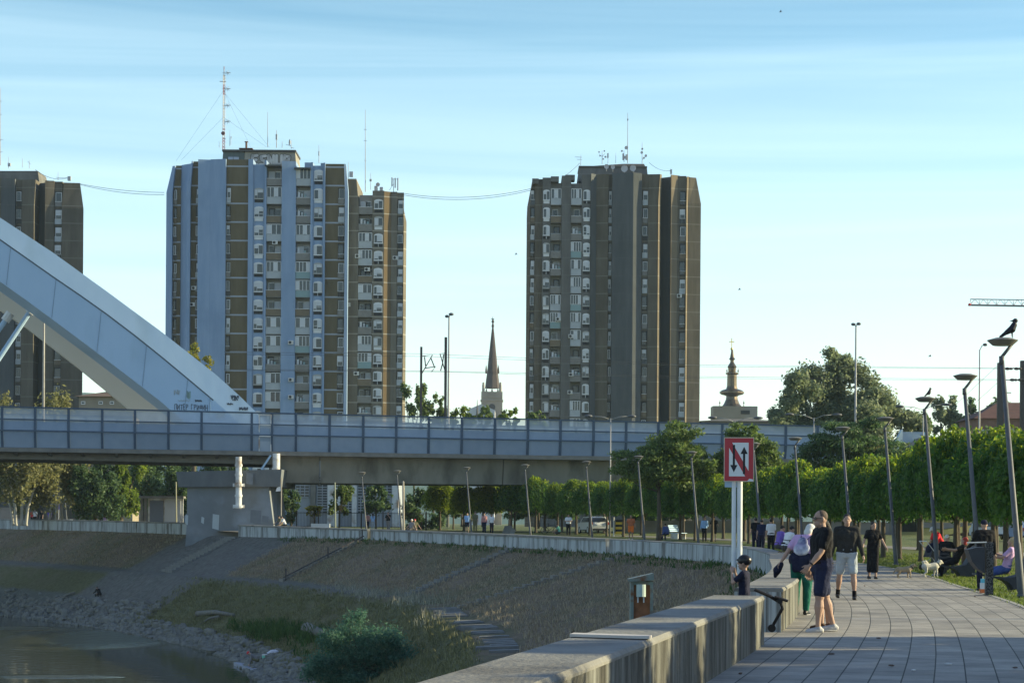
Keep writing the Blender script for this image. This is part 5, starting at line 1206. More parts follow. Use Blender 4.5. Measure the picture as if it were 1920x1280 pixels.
aerial(1204,267,307,Y2,'right cluster of round dishes on the dark tower',.06,[(1204,300,1212,292)],[(1204,280,2,0),(1203,287,2.6,0),(1211,293,2.6,.4),(1207,297,2,0)])
aerial(1089,291,310,Y2,'small comb aerial at the left of the dark tower roof house',.05,[(1078,294.5,1091,295),(1082,299,1091,299.5)])
aerial(1258,316,330,360,'little aerial on the right parapet of the dark tower',.05,boxes=((1256.5,318,1260,326),))
for (x, y, r_, lab) in ((1137,313,4.5,'white round dish, leftmost on the front of the roof house'),(1149,314,4,'cream dish second from the left on the roof house'),(1171,317,6.5,'large dark dish on the front of the roof house'),(1187,316,6,'pale dish right of the large dark dish')):
    aerial(x,y,y+8,359.5,lab,.05,dishes=((x,y,r_,.25 if r_ > 4.5 else 0),))
aerial(0.5,165,310,Y2,'tall red aerial at the left edge on the third tower',.10,[(-2,190,4,190),(-3,215,4,215),(-2,262,6,262),(-3,285,5,285)])
aerial(16,294,316,Y2,'aerial with a yellow rag on the left tower',.05,boxes=((15,306,20,312),))
aerial(42,297,314,Y2,'small aerial on the left tower roof house',.05); aerial(55,300,316,Y2,'forked aerial at the right of the left roof house',.05,[(52,303,58,308)])
aerial(109,322,338,361,'aerial on the right parapet of the left tower',.05,[(105,333,130,334)]); aerial(131,330,338,361,'dark box on the right parapet of the left tower',.05,boxes=((127,331,133,339),))
# ------------------------------------------------------------------ churches, far buildings, crane
YC = 750
M_brick = mat('spire_slate', (.045,.038,.040), .8, (.078,.060,.058), .35, .7, coord='World'); M_stone = mat('church_stone', (.24,.21,.175), .85, (.32,.285,.24), .25, .7, coord='World')
def cp(px, py, Y): q = P(px, py, Y); return q
ch = thing('cathedral', 'slim pointed church spire of brown slate with a cross and clock', 'church', (PX(923,YC), YC, 1)); 
def lat(prof, px, Y, m, nm, par, n=8, smooth=False):
    c = P(px, 700, Y).x; mb = MB(); mb.lathe([(hw/F*Y, P(px, y, Y).z) for hw, y in prof], (c, Y, 0), n); return obj(nm, mb, m, par, smooth)
lat([(14,728),(10.5,700),(7,665),(3.2,628),(1.6,614)], 923.5, YC, M_brick, 'spire', ch)
lat([(1.6,615),(2.6,611),(1.2,606),(2.8,603),(1,598)], 923.5, YC, M_brick, 'finial', ch)
mb = MB(); q = P(923.7,598,YC); s = YC/F; mb.box(q.x-.5*s, q.x+.5*s, YC-.1, YC+.1, q.z-2*s, q.z+4*s); mb.box(q.x-3*s, q.x+3*s, YC-.12, YC+.12, q.z-.5*s, q.z+.7*s); obj('cross', mb, M_iron, ch)
for x in (911.5, 934.5): lat([(1.5,700),(1.8,695),(1.2,690),(.3,684)], x, YC-2 if x < 920 else YC-2, M_brick, 'dormer_spike', ch, 6)
mb = MB(); a, b = P(902.7,735,YC), P(941.8,800,YC); mb.box(a.x, b.x, YC-3.6, YC+3.6, 1, a.z); obj('bell_tower', mb, M_stone, ch)
mb = MB(); a, b = P(901,750,YC), P(943.5,752.5,YC); mb.box(a.x, b.x, YC-4.1, YC+4.1, b.z, a.z); a, b = P(902.5,743,YC), P(942,746,YC); mb.box(a.x, b.x, YC-3.9, YC+3.9, b.z, a.z); obj('balustrade', mb, M_stone, ch)
for x in (906.5, 938.5): 
    lat([(2.6,736),(2.4,722),(1.8,720),(2.2,718),(.4,716)], x, YC-3.2, M_stone, 'pinnacle', ch, 6)
for x in (912, 922.5, 933.5): mb = MB(); mb.prism([P(x-4.2,742,YC-3.9), P(x+4.2,742,YC-3.9), P(x,726,YC-3.9)], (0,1.2,0)); obj('gable', mb, M_stone, ch)
mb = MB(); q = P(922.5,764,YC); mb.tube([(q.x, YC-3.8, q.z), (q.x, YC-3.65, q.z)], 6.2*s, 20); obj('clock', mb, mat('clock_face_dark', (.05,.045,.045), .6), ch)
mb = MB(); a, b = P(876,770,YC-20), P(928,800,YC-20); mb.box(a.x, b.x, YC-26, YC-6, 1, a.z); mb.prism([(a.x,YC-26,a.z),(b.x,YC-26,a.z),((a.x+b.x)/2,YC-26,a.z+2.0)], (0,20,0)); obj('nave', mb, mat('nave_plaster', (.50,.50,.52), .8), ch)
lat([(2,780),(1.6,772),(.8,760),(.3,749)], 895.3, YC-27, M_iron, 'turret', ch, 6)
YO = 600; M_copper = mat('dark_copper', (.10,.078,.055), .32, (.16,.12,.08), .9, .7, metal=.8, coord='World'); M_gold = mat('gilding', (.80,.56,.16), .25, metal=1)
oc = thing('baroque_steeple', 'dark metal onion steeple with a gold cross on a square stone tower', 'church', (PX(1373,YO), YO, 1))
lat([(19.5,763),(15,757),(11.5,749),(10.5,743),(13,741),(20,739.5),(23,737),(23,734.5),(19,731.5),(11,729),(9.5,724),(9.2,715),(9,703),(12,700.5),(12,699),(7,697),(7.5,690),(8.5,687.5),(6,683),(3.5,679),(3.5,675),(6,673.5),(4,670),(2.6,662),(2,656)], 1372.5, YO, M_copper, 'onion_dome', oc, 16)
mb = MB(); q = P(1372,654,YO); s = YO/F; mb.ball(q, 2.6*s, 0, 10, 8); obj('orb', mb, M_gold, oc, True)
mb = MB(); q = P(1372,645,YO); mb.box(q.x-.7*s, q.x+.7*s, YO-.12, YO+.12, q.z-7*s, q.z+10*s); mb.box(q.x-4*s, q.x+4*s, YO-.14, YO+.14, q.z+3.6*s, q.z+5.2*s)
for (dx, dz) in ((-4,4.4),(4,4.4),(0,10)): mb.ball((q.x+dx*s, YO, q.z+dz*s), 1.0*s, 0, 8, 6)
obj('cross', mb, M_gold, oc)
for x in (1350, 1395, 1363, 1384): 
    y = 757 if x in (1350, 1395) else 697; lat([(.8,y+5),(.5,y),(1.6,y-1),(.6,y-4),(.2,y-7)], x, YO-3, M_copper, 'small_finial', oc, 6)
mb = MB(); a, b = P(1335,762,YO), P(1386,820,YO); mb.box(a.x, b.x, YO-3.5, YO+4, 1, a.z); obj('stone_tower', mb, mat('steeple_stone', (.23,.19,.14), .85, (.30,.25,.19), .3, .7, coord='World'), oc)
mb = MB(); a, b = P(1386.1,762,YO), P(1418,820,YO); mb.box(a.x, b.x, YO-2.6, YO+4, 1, a.z-.02); obj('side_tower', mb, MATS['church_stone'], oc)
mb = MB(); a, b = P(1388,769,YO-3), P(1406,776,YO-3); mb.box(a.x, b.x, YO-2.75, YO-2.5, b.z, a.z); obj('belfry_opening', mb, M_dark, oc)
def block(name, label, x0, x1, ytop, Y, dep, m, rows=(), roof=None, cat='building', roofm=None):
    a, b = P(x0, ytop, Y), P(x1, ytop, Y); t = thing(name, label, cat, ((a.x+b.x)/2, Y+dep/2, .9)); mb = MB(); mb.box(a.x, b.x, Y, Y+dep, .5, min(a.z, b.z)); obj('wall', mb, m, t)
    if roof:
        mb = MB(); z = min(a.z, b.z); e = .6; h = roof; xm = (b.x-a.x)*.18
        vs = [(a.x-e,Y-e,z),(b.x+e,Y-e,z),(b.x+e,Y+dep+e,z),(a.x-e,Y+dep+e,z),(a.x+xm*2,Y+dep*.5,z+h),(b.x-xm*2,Y+dep*.5,z+h)]
        mb.add(vs, [(0,1,5,4),(1,2,5),(2,3,4,5),(3,0,4),(3,2,1,0)]); obj('roof', mb, roofm, t)
    for (wx0, wy0, wx1, wy1) in rows:
        q0, q1 = P(wx0, wy0, Y), P(wx1, wy1, Y); mb = MB(); mb.box(q0.x, q1.x, Y-.10, Y+.05, q1.z, q0.z, 0); w_, h_ = q1.x-q0.x, q0.z-q1.z
        mb.box(q0.x+.12, q0.x+w_*.48, Y-.14, Y-.101, q1.z+.12, q0.z-.12, 1); mb.box(q0.x+w_*.54, q1.x-.12, Y-.14, Y-.101, q1.z+.12, q0.z-.12, 1); obj('window', mb, [M_frame, M_glass], t)
    return t
M_redroof = mat('red_tile_roof', (.075,.036,.032), .9, (.12,.058,.048), 1.2, .8, coord='World', bump=.4, bscale=5)
block('house', 'brick house with a dark red hipped roof at the right edge', 1832, 1990, 784, 300, 12, mat('brown_brick', (.17,.095,.075), .9, (.23,.14,.11), 2, .7, coord='World'), ((1820+21,805,1820+31,821),(1850,804.5,1857.5,819),(1860,804.5,1868,819),(1893,803,1901,818),(1908,803,1916,818)), 2.6, 'house', M_redroof)
block('apartment_block', 'low beige building seen under the white arch', 148, 250, 743, 330, 14, mat('beige_plaster', (.24,.20,.15), .9, (.30,.26,.20), .5, .6, coord='World'), ((152,752,160,758),(185,752,193,758),(206,752,214,758)), 1.2, 'building', mat('brown_tiles', (.12,.085,.07), .9))
block('long_building', 'long grey flat building below the golden topped steeple', 1318, 1470, 789, 420, 14, mat('grey_plaster', (.16,.15,.14), .9, (.2,.19,.18), .5, .6, coord='World'), ((1345,795,1352,800),(1400,795,1407,800)), .8, 'building', mat('grey_tiles', (.10,.095,.09), .9))
# office building seen under the bridge
Yf = 252; ob = thing('office_building', 'pale building with gridded windows seen under the bridge', 'building', (PX(645,Yf), Yf+6, 1)); M_pan = mat('pale_cladding', (.27,.30,.34), .7, (.33,.36,.40), .6, .6, coord='World')
mb = MB(); a, b = P(543,880,Yf), P(748,880,Yf); mb.box(a.x, b.x, Yf, Yf+12, .6, a.z+3); obj('wall', mb, M_pan, ob)
for (x0, y0, x1, y1, nx, ny) in ((546,893,580,932,4,7),(595,893,614,962,2,14),(640,893,660,962,3,14),(671,893,735,930,7,7),(671,931,682,962,2,6)):
    p0, p1 = P(x0,y0,Yf), P(x1,y1,Yf); mb = MB(); mb.box(p0.x, p1.x, Yf-.06, Yf+.1, p1.z, p0.z, 0)
    for i in range(nx+1): x = p0.x+(p1.x-p0.x)*i/nx; mb.box(x-.05, x+.05, Yf-.16, Yf-.061, p1.z, p0.z, 1)
    for j in range(ny+1): z = p1.z+(p0.z-p1.z)*j/ny; mb.box(p0.x, p1.x, Yf-.14, Yf-.062, z-.06, z+.06, 1)
    obj('window', mb, [M_glass, M_pan], ob)
for (x0, x1, m) in ((583,592,M_concdark),(615,638,M_galv),(661,669,M_galv),(736,747,M_galv)): mb = MB(); p0, p1 = P(x0,893,Yf), P(x1,985,Yf); mb.box(p0.x, p1.x, Yf-.5, Yf-.005, .8, p0.z); obj('pillar', mb, m, ob)
# grey boundary wall and low far left wall
def lowwall(name, label, x0, x1, y, Y, m): a, b = P(x0, y, Y), P(x1, y, Y); mb = MB(); mb.box(a.x, b.x, Y, Y+.3, G(Y)-.2, a.z); mb.box(a.x-.05, b.x+.05, Y-.05, Y+.35, a.z, a.z+.1); solo(name, mb, m, label, 'wall', loc=((a.x+b.x)/2, Y, G(Y)))
lowwall('boundary_wall', 'long grey wall behind the tree trunks at the right', 1150, 2050, 977, 205, mat('grey_wall', (.20,.19,.185), .9, (.26,.25,.24), .5, .7, coord='World', c3=(.13,.13,.12), scale3=.2))
lowwall('boundary_wall', 'pale scrawled wall at the far left beyond the trees', -60, 30, 952, 252, M_pargrey)
# iron railing under the bridge
Y = 203; rl = thing('iron_railing', 'dark iron railing under the bridge right of the pier', 'fence', at(655, Y)); xa, xb = PX(516,Y), PX(806,Y); mb = MB()
for z in (.25, 1.55): mb.box(xa, xb, Y-.02, Y+.02, G(Y)+z, G(Y)+z+.05)
x = xa
while x < xb: mb.box(x-.013, x+.013, Y-.012, Y+.012, G(Y)+.05, G(Y)+1.7); x += .14
obj('bars', mb, M_iron, rl); x = xa
while x < xb+1: mb = MB(); mb.box(x-.05, x+.05, Y-.05, Y+.05, G(Y)-.1, G(Y)+1.8); obj('post', mb, M_iron, rl); x += 2.05
# display board left of the pier
Y = 208; db = thing('display_board', 'grey two panel display board with a canopy left of the pier', 'notice board', at(308, Y)); 
for (x0, y0, x1, y1, nm, m, dy) in ((277,934,343,984,'backing',M_galv,.1),(281,938,306,980,'panel',mat('board_slate', (.12,.14,.18), .5),-.03),(309,938,338,980,'panel',mat('board_pale', (.42,.44,.47), .5),-.03),(262,929.5,346,934,'canopy',M_concdark,-.6)):
    p0, p1 = P(x0,y0,Y), P(x1,y1,Y); mb = MB(); mb.box(p0.x, p1.x, Y+dy, Y+.25+(.6 if nm == 'canopy' else 0), p1.z, p0.z); obj(nm, mb, m, db)
for x in (266, 273): mb = MB(); p0 = P(x,933,Y); mb.box(p0.x-.12, p0.x+.12, Y-.1, Y+.14, G(Y)-.1, p0.z); obj('post', mb, M_barkpale if False else M_concdark, db)
# grassy approach embankment at the right and its stairs
M_emb = mat('embankment_grass', (.10,.115,.03), .95, (.20,.20,.07), .5, .8, .6, 8, coord='World', c3=(.24,.20,.10), scale3=.12)
mb = MB()
for i, x in enumerate(np.linspace(36, 150, 30)):
    for j, (yy, z) in enumerate(((203.0,.8),(208,2.6),(214,5.0),(220,7.6),(228,9.3),(262,9.6),(275,3))): mb.v.append((x + (0 if i else j*1.2), yy + .5*math.sin(x*.7+j), z*(.25 if i == 0 else 1)+.25*math.sin(x*.9+j*2)))
for i in range(29):
    for j in range(6): mb.f.append((i*7+j, (i+1)*7+j, (i+1)*7+j+1, i*7+j+1)); mb.m.append(0)
structure('embankment', mb, M_emb)
rs = np.random.default_rng(31); zz = []
for _ in range(2600):
    x = rs.uniform(38, 56); f = rs.random(); zz.append((x, 208+f*20, 2.6+f*6.9-.2))
tufts('tall_weeds', 'sunlit tall weeds on the embankment at the right', zz, 1.0, leafmat('embankment_weeds', (.09,.10,.02), (.24,.22,.07), .4, .3), rs, 8, .05, .3, .3)
Ys = 196; stt = thing('bridge_stairs', 'stairs with pale solid balustrades climbing to the bridge', 'stairs', (PX(1700,Ys), Ys, 1)); M_bal = mat('pale_balustrade', (.55,.58,.62), .6, (.62,.65,.68), 1, .5, coord='World')
for (pl, dy) in ((((1666,858),(1672,842),(1689,806),(1693,804),(1692,828),(1690,832),(1676,858)), 0), (((1709,864),(1732,814),(1737,808),(1737,826),(1722,864)), 2.6)):
    mb = MB(); mb.prism([P(x,y,Ys+dy) for x, y in reversed(pl)], (0,.15,0)); obj('balustrade', mb, M_bal, stt)
    mb = MB(); q = [P(x,y,Ys+dy-.06) for x, y in (pl[1], pl[2])]; mb.bar(q[0], q[1], .12, .12); obj('handrail', mb, M_white, stt)
for i in range(12):
    a = P(1678+i*4.4, 860-i*3.6, Ys); mb = MB(); mb.box(a.x-.05, a.x+.35, Ys+.2, Ys+2.5, 1, a.z); obj('step', mb, M_conc, stt)
mb = MB(); a, b = P(1693,809,Ys+2.7), P(1734,830,Ys+2.7); mb.box(a.x, b.x, Ys+2.85, Ys+2.95, b.z, a.z); obj('landing_panel', mb, M_meshtop, stt)
# tower crane whose jib reaches in from the right
Yk = 420; ck = thing('tower_crane', 'crane jib of red and grey lattice reaching in at the right edge', 'crane', (PX(2150,Yk), Yk, 1)); mb = MB(); n = 26
tb = lambda x: P(x, 571+(x-1818)*.018, Yk); tt = lambda x: P(x, 560+(x-1818)*.012, Yk)
mb.tube([tb(1818), tb(2150)], .12, 5); mb.tube([tb(1818)+Vector((0,1.4,0)), tb(2150)+Vector((0,1.4,0))], .12, 5); mb.tube([tt(1821)+Vector((0,.7,0)), tt(2150)+Vector((0,.7,0))], .10, 5)
x = 1821; k = 0
while x < 2140:
    mb.tube([tb(x) if k % 2 else tb(x)+Vector((0,1.4,0)), tt(x+8)+Vector((0,.7,0))], .06, 4); mb.tube([tt(x+8)+Vector((0,.7,0)), tb(x+16)], .06, 4); mb.tube([tt(x)+Vector((0,.7,0)), tb(x)], .06, 4); x += 16; k += 1
obj('jib', mb, mat('crane_paint', (.20,.19,.20), .6), ck); mb = MB(); mb.box(-.8, .8, -.1, 1.5, 0, P(2150,555,Yk).z-1); link('tower', mb.mesh('tower', MATS['crane_paint']), ck)
mb = MB(); q = tb(1818); mb.ball(q, .3, 0, 8, 6); obj('tip_light', mb, mat('tip_red', (.5,.06,.06), .5), ck)
# ------------------------------------------------------------------ waterway sign on two posts
Yg = 74.0; c = P(1385.5,861,Yg); sg = thing('waterway_sign', 'red framed no overtaking river sign with two black arrows on white posts', 'sign', (P(1382,1072,Yg).x, Yg, P(1382,1072,Yg).z-.15)); w, h = 28/F*Yg, 41.5/F*Yg
M_red = mat('sign_red', (.42,.035,.05), .45); M_swhite = mat('sign_white', (.66,.68,.70), .45); M_sblack = mat('sign_black', (.012,.012,.02), .5); M_post = mat('white_post_paint', (.72,.74,.76), .4, (.62,.65,.68), 3, .5, coord='World')
rot = R(-4)
def sp_(u, v, d=0): return Vector((c.x+u*w*math.cos(rot)-d*math.sin(rot)*0, Yg+u*w*math.sin(rot)-d, c.z+v*h))
mb = MB(); mb.hexa([sp_(-1,-1,0), sp_(1,-1,0), sp_(1,-1,-.03), sp_(-1,-1,-.03), sp_(-1,1,0), sp_(1,1,0), sp_(1,1,-.03), sp_(-1,1,-.03)]); obj('panel', mb, mat('sign_edge', (.55,.42,.34), .5), sg)
def plate(name, pts, m, d, par): mb = MB(); mb.add([sp_(u, v, d) for u, v in pts], [tuple(range(len(pts)))]); return obj(name, mb, m, par)
pn = plate('face', [(-.95,-.96),(.95,-.96),(.95,.96),(-.95,.96)], M_red, .004, sg)
plate('white_field', [(-.66,.52),(.42,-.76),(-.66,-.76)], M_swhite, .008, sg); plate('white_field', [(-.46,.76),(.64,.76),(.64,-.52)], M_swhite, .008, sg)
for (u, s_) in ((-.34, -1), (.34, 1)):
    plate('arrow', [(u-.075, -.66*s_), (u+.075, -.66*s_), (u+.075, .25*s_), (u+.24, .25*s_), (u, .58*s_), (u-.24, .25*s_), (u-.075, .25*s_)] if s_ > 0 else [(u+.075, .66), (u-.075, .66), (u-.075, -.25), (u-.24, -.25), (u, -.58), (u+.24, -.25), (u+.075, -.25)], M_sblack, .012, sg)
plate('sticker', [(.55,-.98),(.97,-.98),(.95,-.90),(.7,-.86)], M_swhite, .010, sg)
for x in (1376.5, 1387.5):
    mb = MB(); a, b = P(x, 830, Yg+.16), P(x-1, 1073, Yg+.16); mb.tube([b-Vector((0,0,.3)), a], .075 if x < 1380 else .095, 14); obj('post', mb, M_post, sg)
mb = MB(); a, b = P(1360,902,Yg), P(1391,913,Yg); mb.box(a.x, b.x, Yg+.16, Yg+.2, b.z, a.z); obj('bracket', mb, M_white, sg)
# rusty cabinet on the bank
s_, v_, q = bank_at(1203, 1158, 40, 52); Yr = q[1]; rc = thing('gauge_cabinet', 'rusty green sheet metal cabinet standing on the bank', 'cabinet', (PX(1203,Yr), Yr, P(1203,1185,Yr).z)); M_rg = mat('green_rusty_paint', (.16,.20,.18), .7, (.22,.26,.24), 4, .6, coord='World', c3=(.16,.07,.03), scale3=3.5); M_rust = mat('rust', (.16,.07,.035), .9, (.34,.15,.07), 7, .8, coord='World')
def cbx(x0, y0, x1, y1, d0, d1, nm, m): a, b = P(x0,y0,Yr), P(x1,y1,Yr); mb = MB(); mb.box(a.x, b.x, Yr+d0, Yr+d1, b.z, a.z); return obj(nm, mb, m, rc)
cbx(1184,1090,1223,1190,.03,.45,'body',M_rust); cbx(1182.5,1088,1187.5,1190,-.03,.44,'side_frame',M_rg); cbx(1219,1088,1224,1190,-.03,.44,'side_frame',M_rg); cbx(1187.5,1088,1219,1096,-.02,.03,'lintel',M_rg)
mb = MB(); a = [P(1178,1085,Yr), P(1225,1074,Yr), P(1225.5,1087,Yr), P(1180,1090,Yr)]; mb.prism([p-Vector((0,.12,0)) for p in reversed(a)], (0,.68,0)); obj('lid', mb, M_rg, rc)
mb = MB(); a = P(1202,1095,Yr-.05); b = P(1202,1118,Yr-.05); mb.tube([b, a], .115, 14); obj('cylinder', mb, mat('pale_green_metal', (.34,.43,.40), .6, (.42,.50,.47), 5, .5, coord='World'), rc)
for x in (1196, 1207): mb = MB(); mb.bar(P(x,1117,Yr-.06), P(x,1129,Yr-.06), .045, .03); obj('bracket', mb, M_galv, rc)
# board lying on the wall, kick scooter, bench things
mb = MB(); a, b = P(1065,1200,17.2), P(1215,1203,16.6); z = wz(10)+.008
mb.hexa([(a.x,16.72,z),(b.x,16.45,z),(b.x+.03,16.62,z),(a.x+.04,16.93,z),(a.x,16.72,z+.022),(b.x,16.45,z+.022),(b.x+.03,16.62,z+.022),(a.x+.04,16.93,z+.022)]); solo('plank', mb, mat('pale_plank', (.42,.39,.37), .8, (.50,.47,.45), 4, .6, stretch=(.3,3,1)), 'pale plank lying across the top of the near wall', 'board', loc=(a.x, 16.7, z))
Yk = 26.6; sk = thing('kick_scooter', 'black kick scooter leaning on the end of the near wall', 'scooter', (PX(1447,Yk), Yk, 0)); M_blk = mat('black_plastic', (.012,.012,.014), .45)
def kp(px, py, d=0): return P(px, py, Yk+d)
for nm, pts, r in (('deck', ((1414,1104),(1444,1117),(1462,1128)), .022), ('stem', ((1462,1122),(1467,1140),(1447,1176)), .02), ('handlebar', ((1452,1118),(1477,1126)), .018)):
    mb = MB(); mb.tube([kp(x, y, .02*i) for i, (x, y) in enumerate(pts)], r, 8); obj(nm, mb, M_blk, sk)
for (x, y) in ((1447,1177),(1462,1126)): mb = MB(); q = kp(x, y); mb.tube([q-Vector((0,.02,0)), q+Vector((0,.02,0))], .05 if y > 1150 else .035, 14); obj('wheel', mb, M_blk, sk)
# ------------------------------------------------------------------ people and dogs
BAKE = []
def body(name, mb, m, par, vox, smooth=3):
    """shapes melted into one continuous skin"""
    o = link(name, mb.mesh(name, m, True), par); r = o.modifiers.new('skin', 'REMESH'); r.mode = 'VOXEL'; r.voxel_size = vox; r.use_smooth_shade = True
    s = o.modifiers.new('soft', 'SMOOTH'); s.iterations = smooth; s.factor = .5; BAKE.append(o); return o
def cap(mb, pts, rs, n=10):
    pts = [Vector(p) for p in pts]; rs = rs if isinstance(rs, (list, tuple)) else [rs]*len(pts)
    mb.tube(pts, list(rs), n)
    for p, r in zip(pts, rs): mb.ball(p, r, 0, n, 6)
M_skin = mat('skin', (.34,.215,.165), .6, (.40,.26,.20), 9, .5, spec=.3); M_skintan = mat('tanned_skin', (.30,.175,.12), .6, (.35,.21,.15), 9, .5)
def cloth(nm, c, c2=None): return mat(nm, c, .9, c2 or tuple(min(.9, v*1.5+.005) for v in c), 5, .9, .8, 9, spec=.12)
M_hairdark = mat('dark_hair', (.010,.008,.007), .6, (.020,.015,.012), 20, .6, .4, 60); M_hairgrey = mat('white_hair', (.55,.54,.52), .7, (.64,.63,.61), 20, .6, .4, 60)
M_hairblond = mat('blond_hair', (.34,.24,.12), .6, (.48,.36,.20), 20, .6, .4, 60); M_hairred = mat('red_dyed_hair', (.30,.03,.03), .6, (.40,.05,.04), 20, .6, .4, 60); M_hairbrown = mat('brown_hair', (.07,.045,.03), .6, (.10,.065,.04), 20, .6, .4, 60)
M_eye = mat('eye_dark', (.03,.02,.02), .3); M_lip = mat('lips', (.30,.13,.11), .6)
def person(label, px, Y, rotz, H=1.75, z=None, build=1.0, lean=0, side=0, twist=0, legs=((4,4,.02),(-4,2,.02)), arms=((4,8,12),(4,8,12)), head=(0,0), seat=None, top=None, sleeve='short', bottom=None, blen='shorts', shoes=None, socks=None, hair=None, hstyle='short',
           skin=None, vox=.018, fingers=False, face=False, jacket=None, bust=False, xoff=0, group=None, child=False):
    s = H/1.75; k = build; skin = skin or M_skin
    g = G(Y) if z is None else z
    t = thing('person', label, 'person', (PX(px, Y)+xoff, Y, g), R(rotz), group)
    TH, SH = .43*s, .41*s
    leg = []
    def ld(a, sd): return Vector((sd, math.sin(R(a)), -math.cos(R(a)))).normalized()
    drop = max(TH*math.cos(R(a)) + SH*math.cos(R(a-kb)) for a, kb, sd in legs)
    pz = (drop + .085*s) if seat is None else seat
    pel = Vector((0, 0, pz)); joints = []
    for i, (a, kb, sd) in enumerate(legs):
        x = (-1 if i == 0 else 1); hip = pel + Vector((x*.088*s*k, 0, -.01)); kn = hip + ld(a, x*sd)*TH; an = kn + ld(a-kb, x*sd*.5)*SH; joints.append((hip, kn, an))
    rl = Matrix.Rotation(R(-lean), 3, 'X') @ Matrix.Rotation(R(side), 3, 'Y') @ Matrix.Rotation(R(twist), 3, 'Z')
    def tp(x, y, zz): return pel + rl @ Vector((x*s*k, y*s, zz*s))
    sh = [tp(-.175, 0, .47), tp(.175, 0, .47)]; neck = tp(0, .005, .545); arm = []
    for i, (fw, out, el) in enumerate(arms):
        x = -1 if i == 0 else 1; inn = 0
        if isinstance(el, tuple): el, inn = el
        d = rl @ Vector((x*math.sin(R(out)), math.sin(R(fw))*math.cos(R(out)), -math.cos(R(fw))*math.cos(R(out)))); eb = sh[i] + d*.285*s
        o2 = out - inn; d2 = rl @ Vector((x*math.sin(R(o2)), math.sin(R(fw+el))*math.cos(R(o2)), -math.cos(R(fw+el))*math.cos(R(o2)))); wr = eb + d2*.245*s; arm.append((sh[i], eb, wr, d2))
    hr = rl @ Matrix.Rotation(R(head[0]), 3, 'Z') @ Matrix.Rotation(R(-head[1]), 3, 'X'); hs = s if not child else s*1.28
    hc = neck + hr @ Vector((0, .022*hs, .115*hs))
    def hp(x, y, zz): return hc + hr @ Vector((x*hs, y*hs, zz*hs))
    b = MB()
    def ell(mb, c, rx, ry, rz, rot=hr, seg=14, rings=9):
        n0 = len(mb.v); mb.ball((0,0,0), (rx, ry, rz), 0, seg, rings); mb.v[n0:] = [tuple(c + rot @ Vector(v)) for v in mb.v[n0:]]
    ell(b, hp(0,0,.015), .075*hs, .094*hs, .105*hs); ell(b, hp(0,.030,-.058), .056*hs, .060*hs, .060*hs); ell(b, hp(0,.098,-.012), .015*hs, .022*hs, .022*hs); ell(b, hp(0,.085,.022), .05*hs, .012*hs, .010*hs)
    for x in (-1, 1): ell(b, hp(x*.077,-.005,-.005), .012*hs, .020*hs, .030*hs)
    cap(b, [tp(0,-.01,.47), neck, hp(0,-.01,-.05)], [.062*s, .055*s, .055*s])
    def torso(mb, e=0., low=-.06):
        cap(mb, [tp(-.085,0,.0), tp(-.075,.01,.18), tp(-.095,.012,.36)], [.098*s*k+e, .088*s*k+e, .095*s*k+e]); cap(mb, [tp(.085,0,.0), tp(.075,.01,.18), tp(.095,.012,.36)], [.098*s*k+e, .088*s*k+e, .095*s*k+e]); cap(mb, [tp(0,.01,.02), tp(0,.015,.2), tp(0,.01,.38)], [.10*s*k+e, .092*s*k+e, .10*s*k+e])
        cap(mb, [sh[0], tp(0,-.005,.475), sh[1]], [.058*s+e, .072*s+e, .058*s+e])
        cap(mb, [tp(-.11,0,.40), tp(.11,0,.40)], .085*s+e)
        if bust: 
            for x in (-1, 1): ell(mb, tp(x*.075,.085,.32), .065*s+e, .055*s+e, .06*s+e, rl)
    torso(b)
    for (hip, kn, an) in joints:
        m_ = (kn+an)/2; calf = kn.lerp(an, .3) + (joints[0][0]-joints[0][0])
        cap(b, [hip, hip.lerp(kn, .5), kn], [.092*s*k, .076*s*k, .054*s*k]); cap(b, [kn, calf, kn.lerp(an,.65), an], [.052*s, .058*s*k, .042*s, .036*s])
        cap(b, [an+Vector((0,-.03*s,-.045*s)), an+Vector((0,.07*s,-.05*s)), an+Vector((0,.14*s,-.06*s))], [.034*s, .032*s, .022*s])
    for i, (a0, eb, wr, d2) in enumerate(arm):
        cap(b, [a0, a0.lerp(eb,.5), eb], [.052*s*k, .046*s*k, .039*s]); cap(b, [eb, eb.lerp(wr,.35), wr], [.038*s, .038*s*k, .026*s])
        x = -1 if i == 0 else 1; sd = rl @ Vector((x, 0, 0)); fw_ = d2.cross(sd).normalized()
        if fw_.length < .1: fw_ = Vector((0,1,0))
        across = fw_ if abs(d2.z) > .5 else sd*.6+fw_*.5
        across = (across - d2*across.dot(d2)).normalized(); nrm = d2.cross(across)
        pc = wr + d2*.05*s; cap(b, [wr, pc - across*.018*s + d2*.02*s], [.024*s, .021*s]); cap(b, [wr, pc + across*.018*s + d2*.02*s], [.024*s, .021*s])
        curl = -sd
        for j, (u, L_) in enumerate(((.033,.070),(.011,.080),(-.011,.075),(-.032,.058))):
            f0 = wr + d2*.085*s + across*u*s; f1 = f0 + d2*L_*.55*s + across*u*.15*s + curl*.012*s; f2 = f1 + d2*L_*.38*s + curl*.028*s
            cap(b, [f0-d2*.02*s, f0, f1, f2], [.011*s, .0095*s, .0085*s, .0072*s] if fingers else [.013*s]*4, 6)
        th = wr + d2*.03*s + across*.025*s; cap(b, [th, th + (across*.75+d2*.7).normalized()*.04*s, th + (across*.55+d2*.85).normalized()*.075*s + curl*.012*s], [.014*s, .0115*s, .009*s], 6)
    body('body', b, skin, t, vox*.62 if fingers else vox)
